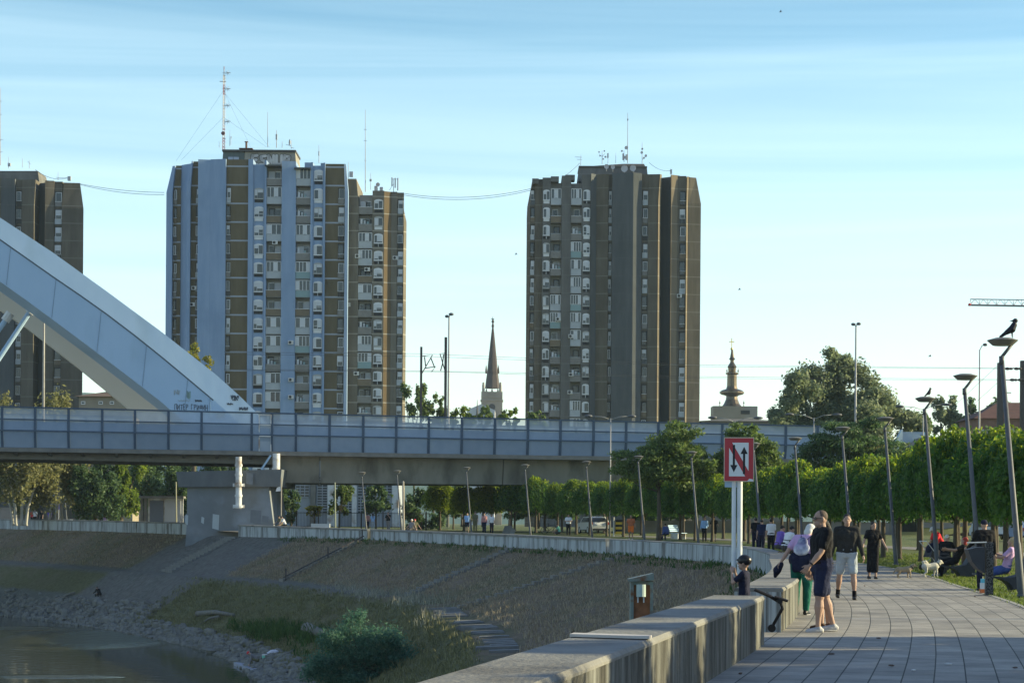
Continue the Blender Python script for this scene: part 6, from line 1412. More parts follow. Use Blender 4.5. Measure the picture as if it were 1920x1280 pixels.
    if top:
        m = MB(); torso(m, .016*s); cap(m, [tp(-.075,0,.035), tp(.075,0,.035)], .118*s*k)
        if sleeve != 'none':
            for (a0, eb, wr, d2) in arm:
                if sleeve == 'long': cap(m, [a0, eb, wr - d2*.01], [.066*s*k, .056*s, .042*s])
                else: cap(m, [a0, a0.lerp(eb, .68)], [.066*s*k, .060*s*k])
        body('jacket' if jacket else 'shirt', m, top, t, vox)
    if bottom:
        m = MB()
        if blen != 'dress': cap(m, [tp(-.08,0,.07), tp(.08,0,.07)], .112*s*k); cap(m, [tp(-.085,0,.0), tp(.085,0,.0)], .118*s*k)
        if blen in ('dress', 'skirt'):
            lo = .55 if blen == 'dress' else .25
            mid = [(j[0].lerp(j[1], 1) if blen == 'skirt' else j[1].lerp(j[2], lo)) for j in joints]
            for (hip, kn, an), md in zip(joints, mid): cap(m, [hip+Vector((0,0,.06)), kn, md], [.122*s*k, .098*s*k, .092*s*k])
            c0 = (joints[0][0]+joints[1][0])/2; c1 = (joints[0][1]+joints[1][1])/2; c2 = (mid[0]+mid[1])/2; cap(m, [c0+Vector((0,0,.08)), c1, c2], [.12*s*k, .10*s*k, .088*s*k])
        else:
            f = {'shorts': .80, 'trousers': 9, 'short': .6}[blen]
            for (hip, kn, an) in joints:
                if f > 1: cap(m, [hip, hip.lerp(kn,.5), kn, kn.lerp(an,.5), an+Vector((0,0,.015*s))], [.112*s*k, .096*s*k, .074*s*k, .066*s*k, .058*s])
                else: cap(m, [hip, hip.lerp(kn, f*.5), hip.lerp(kn, f)], [.106*s*k, .094*s*k, .084*s*k])
        body({'dress':'skirt','skirt':'skirt','shorts':'shorts','short':'shorts','trousers':'trousers'}[blen], m, bottom, t, vox)
    if shoes:
        for (hip, kn, an) in joints:
            m = MB(); cap(m, [an+Vector((0,-.045*s,-.045*s)), an+Vector((0,.04*s,-.045*s)), an+Vector((0,.155*s,-.058*s))], [.043*s, .046*s, .032*s]); cap(m, [an+Vector((0,-.01,-.02))], [.048*s])
            m.v = [(x, y, max(zz, an.z-.085*s)) for x, y, zz in m.v]; sh_ = body('shoe', m, shoes[0], t, vox*.8, 2)
            if len(shoes) > 1:
                q = MB(); q.tube([an+Vector((0,-.05*s,-.080*s)), an+Vector((0,.06*s,-.080*s)), an+Vector((0,.165*s,-.078*s))], [.044*s, .050*s, .034*s], 10); q.v = [(x, y, an.z-.080*s+(zz-an.z+.080*s)*.22) for x, y, zz in q.v]; link('sole', q.mesh('sole', shoes[1]), sh_)
            if socks: q = MB(); cap(q, [an+Vector((0,0,-.02*s)), an.lerp(kn, .22)], [.046*s, .047*s]); body('sock', q, socks, t, vox)
    if hair:
        m = MB()
        if hstyle == 'short': ell(m, hp(0,-.012,.035), .080*hs, .096*hs, .095*hs); 
        elif hstyle == 'buzz': ell(m, hp(0,-.014,.034), .0765*hs, .0925*hs, .0900*hs)
        elif hstyle == 'cap': ell(m, hp(0,-.004,.045), .082*hs, .100*hs, .085*hs); ell(m, hp(0,.10,.045), .055*hs, .055*hs, .012*hs)
        elif hstyle == 'bob': ell(m, hp(0,-.018,.028), .088*hs, .100*hs, .105*hs); ell(m, hp(0,-.05,-.05), .085*hs, .06*hs, .09*hs)
        elif hstyle == 'long': ell(m, hp(0,-.018,.028), .086*hs, .098*hs, .104*hs); cap(m, [hp(0,-.07,.02), hp(0,-.115,-.12), hp(0,-.11,-.34)], [.06*hs, .048*hs, .024*hs])
        elif hstyle == 'helmet':
            ell(m, hp(0,-.008,.05), .100*hs, .122*hs, .100*hs); n0 = [v for v in m.v]; ell(m, hp(0,.10,.045), .06*hs, .045*hs, .014*hs)
        if hstyle in ('buzz', 'short'): m.v = [tuple(Vector(v)) for v in m.v]
        body({'helmet':'helmet','cap':'cap'}.get(hstyle, 'hair'), m, hair, t, max(.008, vox*.7), 2)
    if face:
        for x in (-1, 1):
            e = MB(); ell(e, hp(x*.031,.080,.008), .011*hs, .008*hs, .007*hs, hr, 8, 6); link('eye', e.mesh('eye', M_eye, True), t)
            e = MB(); ell(e, hp(x*.032,.087,.028), .017*hs, .006*hs, .004*hs, hr, 8, 6); link('eyebrow', e.mesh('eyebrow', M_hairdark, True), t)
        e = MB(); ell(e, hp(0,.089,-.062), .021*hs, .008*hs, .006*hs, hr, 8, 6); link('mouth', e.mesh('mouth', M_lip, True), t)
    t_info = dict(hp=hp, tp=tp, joints=joints, arm=arm, hs=hs, s=s); return t, t_info
def part_ell(nm, par, c, r3, m, rot=None, vox=None):
    mb = MB(); mb.ball((0,0,0), r3, 0, 12, 8); rot = rot or Matrix.Identity(3); mb.v = [tuple(Vector(c) + rot @ Vector(v)) for v in mb.v]; return link(nm, mb.mesh(nm, m, True), par)
C_black = cloth('black_cotton', (.010,.010,.012)); C_navy = cloth('navy_cotton', (.016,.020,.045)); C_navy2 = cloth('dark_navy_cotton', (.012,.013,.028)); C_white = cloth('white_cotton', (.62,.62,.64), (.72,.72,.74)); C_greyblue = cloth('grey_blue_shorts', (.25,.28,.32)); C_green = cloth('dark_green_cotton', (.010,.085,.060)); C_lilac = cloth('lilac_cotton', (.40,.26,.42)); C_orange = cloth('orange_nylon', (.75,.16,.03)); C_rust = cloth('rust_cotton', (.36,.12,.06)); C_blue = cloth('blue_denim', (.05,.08,.22)); C_lblue = cloth('light_blue_cotton', (.20,.32,.52)); C_grey = cloth('grey_cotton', (.16,.15,.15)); C_teal = cloth('teal_cotton', (.12,.34,.30)); C_olive = cloth('olive_cotton', (.10,.095,.055)); C_jacket = cloth('charcoal_jacket', (.022,.022,.022)); C_red = cloth('red_cotton', (.50,.03,.04)); C_dkgrey = cloth('dark_grey_cotton', (.05,.048,.05)); C_purple = cloth('purple_cotton', (.12,.08,.32)); C_pink = cloth('dusky_pink_cotton', (.36,.18,.17))
S_white = mat('white_leather', (.36,.36,.37), .6, (.44,.44,.45), 12, .6); S_black = mat('black_shoe', (.012,.012,.014), .5); S_brown = mat('brown_shoe', (.07,.035,.02), .6); S_sole = mat('white_sole', (.55,.54,.52), .6)
# foreground group
t, q = person('man in black t-shirt and navy shorts with sunglasses standing beside the wall', 1541, 30.3, 100, 1.78, build=1.2, lean=-1, legs=((9,6,.04),(-13,4,.05)), arms=((18,7,(22,8)),(2,8,14)), head=(4,2), top=C_black, bottom=C_navy, shoes=(S_white, S_sole), hair=mat('cropped_hair', (.075,.055,.045), .8, (.12,.09,.075), 30, .6), hstyle='buzz', vox=.011, fingers=True, face=True)
hp = q['hp']; hs = q['hs']
mb = MB()
for x in (-1, 1): mb.obox(hp(x*.036,.094,.006), Vector((.028,0,0)), Vector((0,.004,0)), Vector((0,0,.017))); mb.tube([hp(x*.066,.090,.010), hp(x*.080,.03,.010), hp(x*.080,-.01,.004)], .004, 5)
mb.tube([hp(-.012,.1,.012), hp(.012,.1,.012)], .004, 5); link('sunglasses', mb.mesh('sunglasses', M_blk), t)
a0, eb, wr, d2 = q['arm'][0]; mb = MB(); mb.tube([wr-d2*.035, wr-d2*.012], .034, 12); link('wristwatch', mb.mesh('wristwatch', M_blk), t)
t, q = person('woman with long dark ponytail standing half hidden behind the man in black', 1546, 31.3, 70, 1.66, build=.72, legs=((3,3,.01),(-3,2,.0)), arms=((10,4,10),(6,6,10)), head=(0,8), top=C_grey, sleeve='none', bottom=C_dkgrey, blen='short', shoes=(S_brown,), hair=M_hairdark, hstyle='long', vox=.013, bust=True, fingers=True)
t, q = person('white haired woman in lilac top and green trousers with a patterned drawstring bag', 1504, 36.2, -28, 1.64, build=1.12, lean=20, side=4, legs=((5,5,.06),(-7,6,.06)), arms=((-10,20,6),(-14,12,12)), head=(-18,14), top=C_lilac, bottom=C_green, blen='trousers', shoes=(S_black, S_sole), hair=M_hairgrey, hstyle='bob', vox=.013, fingers=True)
tp = q['tp']; mb = MB(); n0 = 0; mb.ball((0,0,-.03), (.15,.065,.12), 0, 14, 10); mb.ball((0,0,.06), (.10,.05,.13), 0, 14, 10); mb.v = [tuple(tp(0,-.145,.26) + Matrix.Rotation(R(-20),3,'X') @ Vector(v)) for v in mb.v]; body('drawstring_bag', mb, mat('patterned_bag', (.05,.06,.16), .7, (.55,.57,.66), 5.5, .35, c3=(.25,.20,.35), scale3=4), t, .012)
for x in (-1, 1): mb = MB(); mb.tube([tp(x*.06,-.13,.42), tp(x*.09,-.03,.555), tp(x*.12,.06,.50)], .008, 6); link('strap', mb.mesh('strap', C_navy2), t)
mb = MB(); cap(mb, [tp(-.11,-.02,.06), tp(.11,-.02,.06)], .125*1.05); cap(mb, [tp(-.06,-.09,.02), tp(-.05,-.11,-.14)], [.10,.07]); cap(mb, [tp(.06,-.09,.02), tp(.05,-.11,-.14)], [.10,.07]); body('tied_sweater', mb, C_navy2, t, .015)
w0 = q['arm'][0][2]; mb = MB(); cap(mb, [w0+Vector((0,0,-.04)), w0+Vector((-.07,0,-.14)), w0+Vector((-.11,.02,-.24))], [.05,.075,.035]); body('held_cloth', mb, C_navy2, t, .014)
t, q = person('man in charcoal jacket and grey shorts walking towards the viewer', 1588, 43.6, 176, 1.80, build=1.08, legs=((8,6,.09),(-10,14,.09)), arms=((6,13,12),(-6,13,12)), head=(0,-2), top=C_jacket, sleeve='long', jacket=True, bottom=C_greyblue, shoes=(S_black,), socks=C_black, hair=M_hairdark, hstyle='short', vox=.013, fingers=True, face=True)
t, q = person('woman in a long black dress walking on the paving with an arm held out', 1637, 61, 186, 1.68, build=.92, legs=((4,4,.0),(-5,8,.0)), arms=((16,22,(16,4)),(10,26,(14,10))), head=(10,4), top=C_black, bottom=C_black, blen='dress', shoes=(S_black,), hair=M_hairdark, hstyle='short', vox=.014, bust=True, face=True, fingers=True)
# boy at the gap in the wall
t, q = person('small boy in dark helmet and black t-shirt standing in the gap of the wall', 1397, 28.7, 70, 1.10, z=-.02, child=True, legs=((3,3,.02),(-3,3,.02)), arms=((46,14,(122,38)),(40,12,(124,34))), head=(0,-6), top=C_navy2, bottom=C_navy2, blen='short', shoes=(S_black,), hair=mat('helmet_shell', (.012,.012,.015), .35), hstyle='helmet', vox=.010, fingers=True, face=True)
# people farther along the promenade
FAR = [
 dict(label='man in white t-shirt and dark trousers seen from behind beside the sign', px=1446, Y=104, rotz=12, H=1.78, top=C_white, bottom=C_black, blen='trousers', shoes=(S_black,), hair=M_hairdark),
 dict(label='person in navy clothes left of the man in white t-shirt', px=1428, Y=106, rotz=-15, H=1.74, lean=6, top=C_navy, bottom=C_navy2, blen='trousers', shoes=(S_black,), hair=M_hairdark, head=(10,10)),
 dict(label='tall person in black just right of the sign posts', px=1417, Y=109, rotz=0, H=1.82, top=C_black, bottom=C_navy2, blen='trousers', shoes=(S_black,), hair=M_hairdark),
 dict(label='person in white t-shirt sitting on the wall beside a bicycle', px=1467, Y=71, rotz=-62, z=.0, seat=.78, H=1.72, lean=22, legs=((74,70,.08),(68,74,.08)), arms=((30,8,30),(34,8,30)), top=C_white, bottom=C_dkgrey, shoes=(S_black,), hair=M_hairdark, xoff=.1),
 dict(label='person in purple sitting on the wall behind the one in white', px=1459, Y=74.5, rotz=-70, z=.0, seat=.80, H=1.66, lean=14, legs=((76,72,.05),(70,74,.05)), arms=((30,8,30),(34,8,30)), top=C_purple, bottom=C_dkgrey, shoes=(S_black,), hair=M_hairdark),
 dict(label='woman in light blue shirt and black trousers left of the sign', px=1321, Y=147, rotz=170, H=1.74, top=C_lblue, sleeve='long', bottom=C_black, blen='trousers', shoes=(S_black,), hair=M_hairbrown, hstyle='bob', arms=((20,10,50),(4,10,10))),
 dict(label='person in black top and shorts beside the woman in light blue', px=1339, Y=149, rotz=165, H=1.78, top=C_black, bottom=C_black, shoes=(S_black,), hair=M_hairdark, arms=((30,20,40),(4,16,10)), head=(0,14)),
 dict(label='person in blue sitting low near the white bench', px=1249, Y=158, rotz=20, seat=.42, H=1.7, lean=12, legs=((84,84,.05),(80,84,.05)), top=C_blue, sleeve='long', bottom=C_navy, blen='trousers', shoes=(S_black,), hair=M_hairdark),
 dict(label='man in rust t-shirt and bright orange shorts', px=1183, Y=156, rotz=175, H=1.82, build=1.12, top=C_rust, bottom=C_orange, shoes=(S_white,), hair=M_hairbrown, hstyle='buzz', skin=M_skintan, arms=((6,14,14),(6,14,14))),
 dict(label='man in white t-shirt with folded arms left of the white car', px=1066, Y=176, rotz=172, H=1.78, build=1.1, top=C_white, bottom=C_black, blen='trousers', shoes=(S_black,), hair=M_hairdark, arms=((22,16,(70,60)),(22,16,(70,60)))),
 dict(label='cyclist in pale teal top sitting on the ground by a bicycle', px=1050, Y=181, rotz=80, seat=.18, H=1.72, lean=18, legs=((78,100,.06),(70,95,.06)), top=C_teal, bottom=C_dkgrey, shoes=(S_white,), hair=M_hairdark, arms=((50,8,20),(50,8,20))),
 dict(label='man in white t-shirt walking at the right of the group below the girder', px=922, Y=184, rotz=176, H=1.70, top=C_white, bottom=C_navy2, blen='trousers', shoes=(S_black,), hair=M_hairdark),
 dict(label='person in grey brown shirt in the middle of the group below the girder', px=908, Y=186, rotz=180, H=1.76, top=C_pink, sleeve='long', bottom=C_navy, blen='trousers', shoes=(S_black,), hair=M_hairbrown),
 dict(label='tall man in dull brown clothes second in the group below the girder', px=891, Y=189, rotz=176, H=1.86, top=C_olive, bottom=C_olive, blen='trousers', shoes=(S_black,), hair=M_hairbrown),
 dict(label='person in pale blue top behind the lamp post below the girder', px=876, Y=183, rotz=178, H=1.80, top=C_lblue, bottom=C_navy2, shoes=(S_white,), hair=M_hairbrown),
 dict(label='man in black t-shirt and grey trousers with a hand raised to his mouth', px=728, Y=189, rotz=160, H=1.80, top=C_black, bottom=C_grey, blen='trousers', shoes=(S_white,), hair=M_hairbrown, arms=((40,14,(100,34)),(10,20,(60,40)))),
 dict(label='girl in pale grey clothes with long dark hair near the railing', px=699, Y=192, rotz=10, H=1.62, build=.9, top=C_lblue, bottom=C_greyblue, blen='trousers', shoes=(S_white,), hair=M_hairdark, hstyle='long'),
 dict(label='person in dusky pink top behind the lamp near the railing', px=689, Y=193, rotz=-20, H=1.66, top=C_pink, bottom=C_navy2, blen='trousers', shoes=(S_black,), hair=M_hairdark),
 dict(label='person with white cap sitting behind the wall right of the plain pole', px=771, Y=168, rotz=150, seat=.55, H=1.7, lean=-10, legs=((80,60,.08),(84,80,.08)), top=C_grey, bottom=C_dkgrey, blen='trousers', shoes=(S_white,), hair=C_white, hstyle='cap', arms=((-10,30,10),(10,20,30))),
 dict(label='person with red cap sitting beside the one in the white cap', px=778, Y=168.5, rotz=190, seat=.55, H=1.7, lean=-8, legs=((80,60,.08),(84,80,.08)), top=C_olive, bottom=C_dkgrey, blen='trousers', shoes=(S_black,), hair=C_red, hstyle='cap', arms=((-10,34,10),(10,24,30))),
 dict(label='man in white t-shirt sitting on the flood wall right of the pier', px=535, Y=175, rotz=112, z=wz(174), seat=.11, H=1.72, lean=26, legs=((70,66,.05),(64,70,.05)), top=C_white, bottom=C_black, blen='trousers', shoes=(S_black,), hair=M_hairdark, arms=((50,8,20),(50,8,20))),
 dict(label='person in olive clothes sitting on the flood wall nearest the pier', px=527, Y=176, rotz=120, z=wz(175), seat=.11, H=1.66, lean=16, legs=((76,60,.05),(70,70,.05)), top=C_olive, bottom=C_olive, blen='trousers', shoes=(S_black,), hair=M_hairdark, arms=((30,8,20),(50,8,20))),
 dict(label='person in black sitting hunched on the concrete slope of the bank', px=188, Y=0, rotz=150, seat=.22, H=1.7, lean=30, legs=((88,110,.08),(84,108,.08)), top=C_black, sleeve='long', bottom=C_black, blen='trousers', shoes=(S_black,), hair=M_hairdark, arms=((60,8,40),(60,8,40)), bank=(188,1116)),
 dict(label='angler in grey and dark red crouching on the shore stones', px=485, Y=0, rotz=95, seat=.30, H=1.7, lean=52, legs=((100,120,.1),(96,118,.1)), top=C_grey, sleeve='long', bottom=C_olive, blen='trousers', shoes=(S_black,), hair=C_red, hstyle='cap', arms=((60,8,10),(60,8,10)), bank=(484,1243)),
 dict(label='person in white top standing behind the far wall by the white stems', px=66, Y=236, rotz=170, H=1.78, top=C_white, bottom=C_black, blen='trousers', shoes=(S_black,), hair=M_hairdark),
 dict(label='person in dark red left of the one in white by the white stems', px=60.5, Y=238, rotz=170, H=1.66, top=C_red, bottom=C_black, blen='trousers', shoes=(S_black,), hair=M_hairdark),
 dict(label='person in black right of the one in white by the white stems', px=78, Y=240, rotz=150, H=1.7, top=C_black, bottom=C_black, blen='trousers', shoes=(S_black,), hair=M_hairdark),
 dict(label='person in violet blue behind the far wall', px=93, Y=238, rotz=180, H=1.7, top=C_purple, bottom=C_navy, blen='trousers', shoes=(S_black,), hair=M_hairdark),
 dict(label='person in teal top at the left of the group before the willow', px=189.5, Y=234, rotz=180, H=1.84, top=C_teal, bottom=C_black, blen='trousers', shoes=(S_white,), hair=M_hairbrown),
 dict(label='person in maroon in the middle of the group before the willow', px=196, Y=235, rotz=170, H=1.68, top=C_rust, bottom=C_lilac, blen='trousers', shoes=(S_white,), hair=M_hairdark),
 dict(label='person in pale lilac bending in the group before the willow', px=202.5, Y=234, rotz=130, H=1.66, lean=18, top=C_lilac, bottom=C_white, blen='trousers', shoes=(S_white,), hair=M_hairdark),
 dict(label='person in white and black beside the small lamp before the willow', px=215, Y=234, rotz=120, H=1.72, top=C_white, bottom=C_black, blen='trousers', shoes=(S_white,), hair=M_hairdark),
 dict(label='man in black with a cap standing behind the tilting litter bin', px=1846, Y=50.5, rotz=10, H=1.72, build=1.08, top=C_black, sleeve='long', bottom=C_navy2, blen='trousers', shoes=(S_black,), hair=C_navy2, hstyle='cap', arms=((30,10,30),(6,14,14)), vox=.014),
 dict(label='red haired woman in black lying back on the dark lounger', px=1792, Y=64.5, rotz=84, z=0, seat=.50, H=1.70, lean=-28, legs=((72,66,.05),(88,72,.05)), arms=((40,16,(30,24)),(36,16,(30,24))), top=C_black, bottom=C_black, blen='trousers', shoes=(S_white,), hair=M_hairred, hstyle='bob', head=(-20,10), bust=True, vox=.014, fingers=True),
 dict(label='man in black leaning on the lounger behind the red haired woman', px=1772, Y=68, rotz=-30, z=0, seat=.52, H=1.72, lean=16, legs=((80,80,.08),(80,84,.08)), arms=((40,16,30),(40,20,30)), top=C_black, bottom=C_dkgrey, blen='trousers', shoes=(S_black,), hair=M_hairgrey, hstyle='buzz', head=(-20,0), vox=.015),
 dict(label='fair haired woman in lilac top and blue trousers on the right lounger', px=1887, Y=51.2, rotz=70, z=0, seat=.52, H=1.70, lean=-16, legs=((70,60,.06),(84,74,.06)), arms=((30,18,(50,30)),(36,16,(60,30))), top=C_lilac, bottom=C_blue, blen='trousers', shoes=(S_black, S_sole), hair=M_hairblond, hstyle='bob', head=(-10,10), bust=True, vox=.014, fingers=True),
 dict(label='person with a red top bending over a stroller behind the third lamp', px=1766, Y=76, rotz=110, H=1.66, lean=34, top=C_red, bottom=C_pink, blen='trousers', shoes=(S_white,), hair=M_hairgrey, hstyle='cap', arms=((50,8,20),(50,8,20))),
]
for f in FAR:
    f = dict(f); bk = f.pop('bank', None); f.setdefault('vox', .017)
    if bk:
        pt_ = bank_at(*bk)[2]; f['Y'] = pt_[1]; f['z'] = pt_[2]+.02
    person(**f)
# small white chevron on the back of the man in black
# ------------------------------------------------------------------ dogs
def dog(label, px, Y, rotz, L_, m, fluffy):
    t = thing('dog', label, 'dog', (PX(px, Y), Y, 0), R(rotz)); s = L_; b = MB(); w = 1.25 if fluffy else 1.0; h = .62 if fluffy else .50
    cap(b, [(0,-.42*s,h*s), (0,-.1*s,(h-.02)*s), (0,.22*s,(h+.02)*s), (0,.36*s,(h+.06)*s)], [.15*s*w, .155*s*w, .18*s*w, .13*s*w], 12)
    cap(b, [(0,.36*s,(h+.08)*s), (0,.48*s,(h+.22)*s)], [.12*s*w, .11*s*w]); b.ball((0,.54*s,(h+.25)*s), (.105*s*w,.12*s*w,.105*s*w), 0, 12, 8); cap(b, [(0,.60*s,(h+.22)*s), (0,.72*s,(h+.19)*s)], [.06*s, .042*s])
    for x in (-1, 1): cap(b, [(x*.06*s*w,.50*s,(h+.33)*s), (x*.075*s*w,.48*s,(h+.42)*s)] if fluffy else [(x*.09*s,.50*s,(h+.30)*s), (x*.12*s,.52*s,(h+.18)*s)], [.04*s, .015*s] if fluffy else [.04*s, .035*s])
    for x in (-1, 1):
        dy = .05*s*x
        cap(b, [(x*.085*s,.26*s,(h-.1)*s), (x*.085*s,.27*s+dy,.25*s), (x*.085*s,.25*s+dy,.10*s), (x*.085*s,.27*s+dy,.035*s), (x*.085*s,.32*s+dy,.028*s)], [.085*s, .052*s, .04*s, .038*s, .034*s])
        cap(b, [(x*.09*s,-.36*s,(h-.06)*s), (x*.09*s,-.30*s-dy,.30*s), (x*.09*s,-.43*s-dy,.20*s), (x*.09*s,-.40*s-dy,.04*s), (x*.09*s,-.34*s-dy,.028*s)], [.115*s, .07*s, .045*s, .038*s, .034*s])
    if fluffy: cap(b, [(0,-.46*s,(h+.1)*s), (0,-.52*s,(h+.24)*s), (0,-.38*s,(h+.27)*s), (0,-.26*s,(h+.22)*s)], [.06*s, .09*s, .095*s, .06*s])
    else: cap(b, [(0,-.50*s,(h+.02)*s), (0,-.62*s,(h-.12)*s), (0,-.70*s,(h-.26)*s)], [.05*s, .055*s, .03*s])
    body('body', b, m, t, .011)
    part_ell('nose', t, (0,.755*s,(h+.20)*s), (.02*s,.016*s,.016*s), M_blk)
    for x in (-1, 1): part_ell('eye', t, (x*.05*s,.645*s,(h+.28)*s), (.013*s,.01*s,.013*s), M_blk)
    mb = MB(); mb.tube([(0,.40*s,(h+.10)*s), (0,.435*s,(h+.13)*s)], .135*s*w, 12); link('collar', mb.mesh('collar', M_blk), t); return t
dog('small tan shaggy dog standing on the paving', 1697, 62.5, -82, .50, mat('tan_fur', (.34,.26,.17), .95, (.46,.37,.26), 30, .8, .9, 55), False)
dog('fluffy white dog with dark harness at the feet of the lounging woman', 1747, 63.5, -76, .52, mat('white_fur', (.55,.52,.45), .95, (.68,.65,.58), 30, .8, .9, 55), True)
# ------------------------------------------------------------------ birds
def crow(label, p, rotz, s=1.0, back=False):
    t = thing('crow', label, 'bird', tuple(p), R(rotz)); b = MB()
    cap(b, [(0,-.10*s,.10*s), (0,0,.16*s), (0,.04*s,.24*s)], [.045*s, .07*s, .055*s]); b.ball((0,.06*s,.315*s), (.042*s,.05*s,.044*s), 0, 10, 8); k = -1 if back else 1; cap(b, [(0,.06*s+k*.04*s,.315*s), (0,.06*s+k*.105*s,.303*s)], [.018*s, .006*s]); cap(b, [(0,-.10*s,.10*s), (0,-.21*s,.02*s)], [.04*s, .025*s])
    for x in (-1, 1): cap(b, [(x*.025*s,0,.12*s), (x*.025*s,.01*s,.0)], [.012*s, .007*s], 6)
    body('body', b, mat('crow_feathers', (.012,.013,.02), .5), t, .009)
    return t
h0 = heads[0][1]; crow('black crow perched on the nearest lamp head', (h0.x+.20, h0.y, h0.z+.075), -88, 1.2, True)
h2 = heads[2][1]; crow('dark bird perched on the third lamp head', (h2.x+.12, h2.y, h2.z+.075), -60, .85)
for (px, py, Y, lab) in ((968,477,300,'bird flying in the sky left of the dark tower'),(1387,543,300,'bird flying in the sky above the golden topped steeple'),(1464,23,320,'bird high at the top of the sky'),(1744,668,280,'bird flying right of the broad silvery tree')):
    q = P(px, py, Y); t = thing('flying_bird', lab, 'bird', tuple(q)); b = MB(); cap(b, [(-.18,0,0), (.16,0,.02)], [.05,.03], 6); link('body', b.mesh('body', M_blk, True), t)
    for s_ in (-1, 1): b = MB(); b.add([(-.08,0,.02), (.08,0,.02), (.02,s_*.35,.20), (-.10,s_*.32,.18)], [(0,1,2,3)]); link('wing', b.mesh('wing', M_blk), t)
# ------------------------------------------------------------------ loungers, bin, stroller, bicycles, cars, bench, bits
M_slate = mat('dark_slate_plastic', (.030,.034,.045), .6, (.042,.047,.06), 6, .6)
def lounger(label, px, Y, s=1.0):
    t = thing('lounger', label, 'lounger', (PX(px, Y), Y, 0), R(0), 'dark loungers on the lawn'); mb = MB()
    out = [(-.82,.40),(-.45,.34),(-.05,.30),(.20,.36),(.36,.62),(.46,.92),(.52,.93),(.50,.50),(.44,.0),(.04,.0),(.0,.10),(-.10,.20),(-.26,.27),(-.5,.31),(-.82,.36)]
    mb.prism([(x*s, -.33*s, z*s) for x, z in out], (0, .66*s, 0)); link('shell', mb.mesh('shell', M_slate), t)
    for x in (.06, .36): mb = MB(); mb.box((x-.02)*s, (x+.10)*s, -.35*s, .35*s, 0, .035*s); link('foot', mb.mesh('foot', M_blk), t)
lounger('dark lounger carrying the red haired woman in black', 1796, 64.6); lounger('dark lounger carrying the fair haired woman in lilac', 1893, 51.2)
Yb = 47; lb = thing('litter_bin', 'tilting half round dark litter bin hung on a square post', 'litter bin', (PX(1853,Yb), Yb, 0)); L0 = lb.location
def bp_(x, y, d=0): return P(x, y, Yb+d)-L0
mb = MB(); a, b = bp_(1848,1016), bp_(1861,1118); mb.box(a.x, b.x, -.07, .07, 0, a.z); link('post', mb.mesh('post', mat('speckled_black_steel', (.012,.012,.015), .5, (.10,.10,.11), 38, .12)), lb)
mb = MB(); mb.box(bp_(1839,0).x, bp_(1862,0).x, -.2, .2, 0, .012); link('base_plate', mb.mesh('base_plate', M_slate), lb)
mb = MB(); mb.prism([bp_(x, y, -.22) for x, y in ((1815,1030),(1823,1052),(1834,1066),(1847,1074),(1847,1025),(1830,1026))], (0,.44,0)); link('bucket', mb.mesh('bucket', M_slate), lb)
mb = MB(); mb.tube([bp_(1813,1017,-.1), bp_(1850,1016,-.1)], .014, 8); link('bar', mb.mesh('bar', M_galv), lb)
mb = MB(); q = P(1846,1102,48.5); mb.box(q.x-.10, q.x+.08, q.y-.08, q.y+.08, 0, .10, 0); mb.box(q.x-.09, q.x+.07, q.y-.07, q.y+.07, .10, .24, 1); mb.box(q.x-.08, q.x+.06, q.y-.06, q.y+.06, .24, .33, 2)
solo('shopping_bag', mb, [mat('bag_orange', (.62,.16,.05), .6), mat('bag_white', (.62,.64,.66), .6), mat('bag_cyan', (.12,.45,.60), .6)], 'small orange white and cyan bag on the grass by the litter bin', 'bag', loc=(q.x, q.y, 0))
def wheel(par, c, r, w=.03, m=None, spokes=True, hubm=None):
    mb = MB(); n = 22; vs = []
    for k in range(n):
        a = 2*math.pi*k/n; 
        for j in range(6): bb = 2*math.pi*j/6; rr = r-w+w*math.cos(bb); vs.append((c[0]+rr*math.cos(a), c[1]+w*.8*math.sin(bb), c[2]+rr*math.sin(a)))
    mb.add(vs, [(k*6+j, k*6+(j+1)%6, ((k+1)%n)*6+(j+1)%6, ((k+1)%n)*6+j) for k in range(n) for j in range(6)]); o = link('wheel', mb.mesh('wheel', m or M_blk, True), par)
    mb = MB()
    if spokes:
        for k in range(7): a = math.pi*k/7; mb.tube([(c[0]-(r-w)*math.cos(a), c[1], c[2]-(r-w)*math.sin(a)), (c[0]+(r-w)*math.cos(a), c[1], c[2]+(r-w)*math.sin(a))], .003, 4)
    else: mb.tube([(c[0],c[1]-w*.7,c[2]), (c[0],c[1]+w*.7,c[2])], r*.62, 16)
    link('spokes' if spokes else 'rim', mb.mesh('spokes', hubm or M_galv), o)
def bicycle(label, px, Y, rotz, z=None, tilt=0, col=None):
    t = thing('bicycle', label, 'bicycle', (PX(px, Y), Y, G(Y) if z is None else z), 0); t.rotation_euler = (R(tilt), 0, R(rotz)); m = col or M_blk
    for x in (-.52, .52): wheel(t, (x, 0, .34), .34, .025)
    mb = MB()
    for a, b in (((-.52,0,.34),(-.12,0,.34)),((-.52,0,.34),(-.22,0,.82)),((-.22,0,.86),(-.12,0,.34)),((-.12,0,.34),(.36,0,.78)),((-.2,0,.78),(.34,0,.86)),((.34,0,.9),(.52,0,.34))): mb.tube([a, b], .018, 6)
    link('frame', mb.mesh('frame', m), t); mb = MB(); mb.tube([(.33,0,.9),(.31,0,1.02)], .014, 6); mb.tube([(.36,-.28,1.04),(.31,-.1,1.02),(.31,.1,1.02),(.36,.28,1.04)], .014, 6); link('handlebar', mb.mesh('handlebar', M_blk), t)
    mb = MB(); mb.ball((-.25,0,.93), (.13,.07,.035), 0, 10, 6); link('saddle', mb.mesh('saddle', M_blk), t)
bicycle('dark bicycle by the person in white sitting on the wall', 1474, 70.5, 60); bicycle('bicycle lying beside the cyclist in pale teal', 1032, 181, 10, tilt=18)
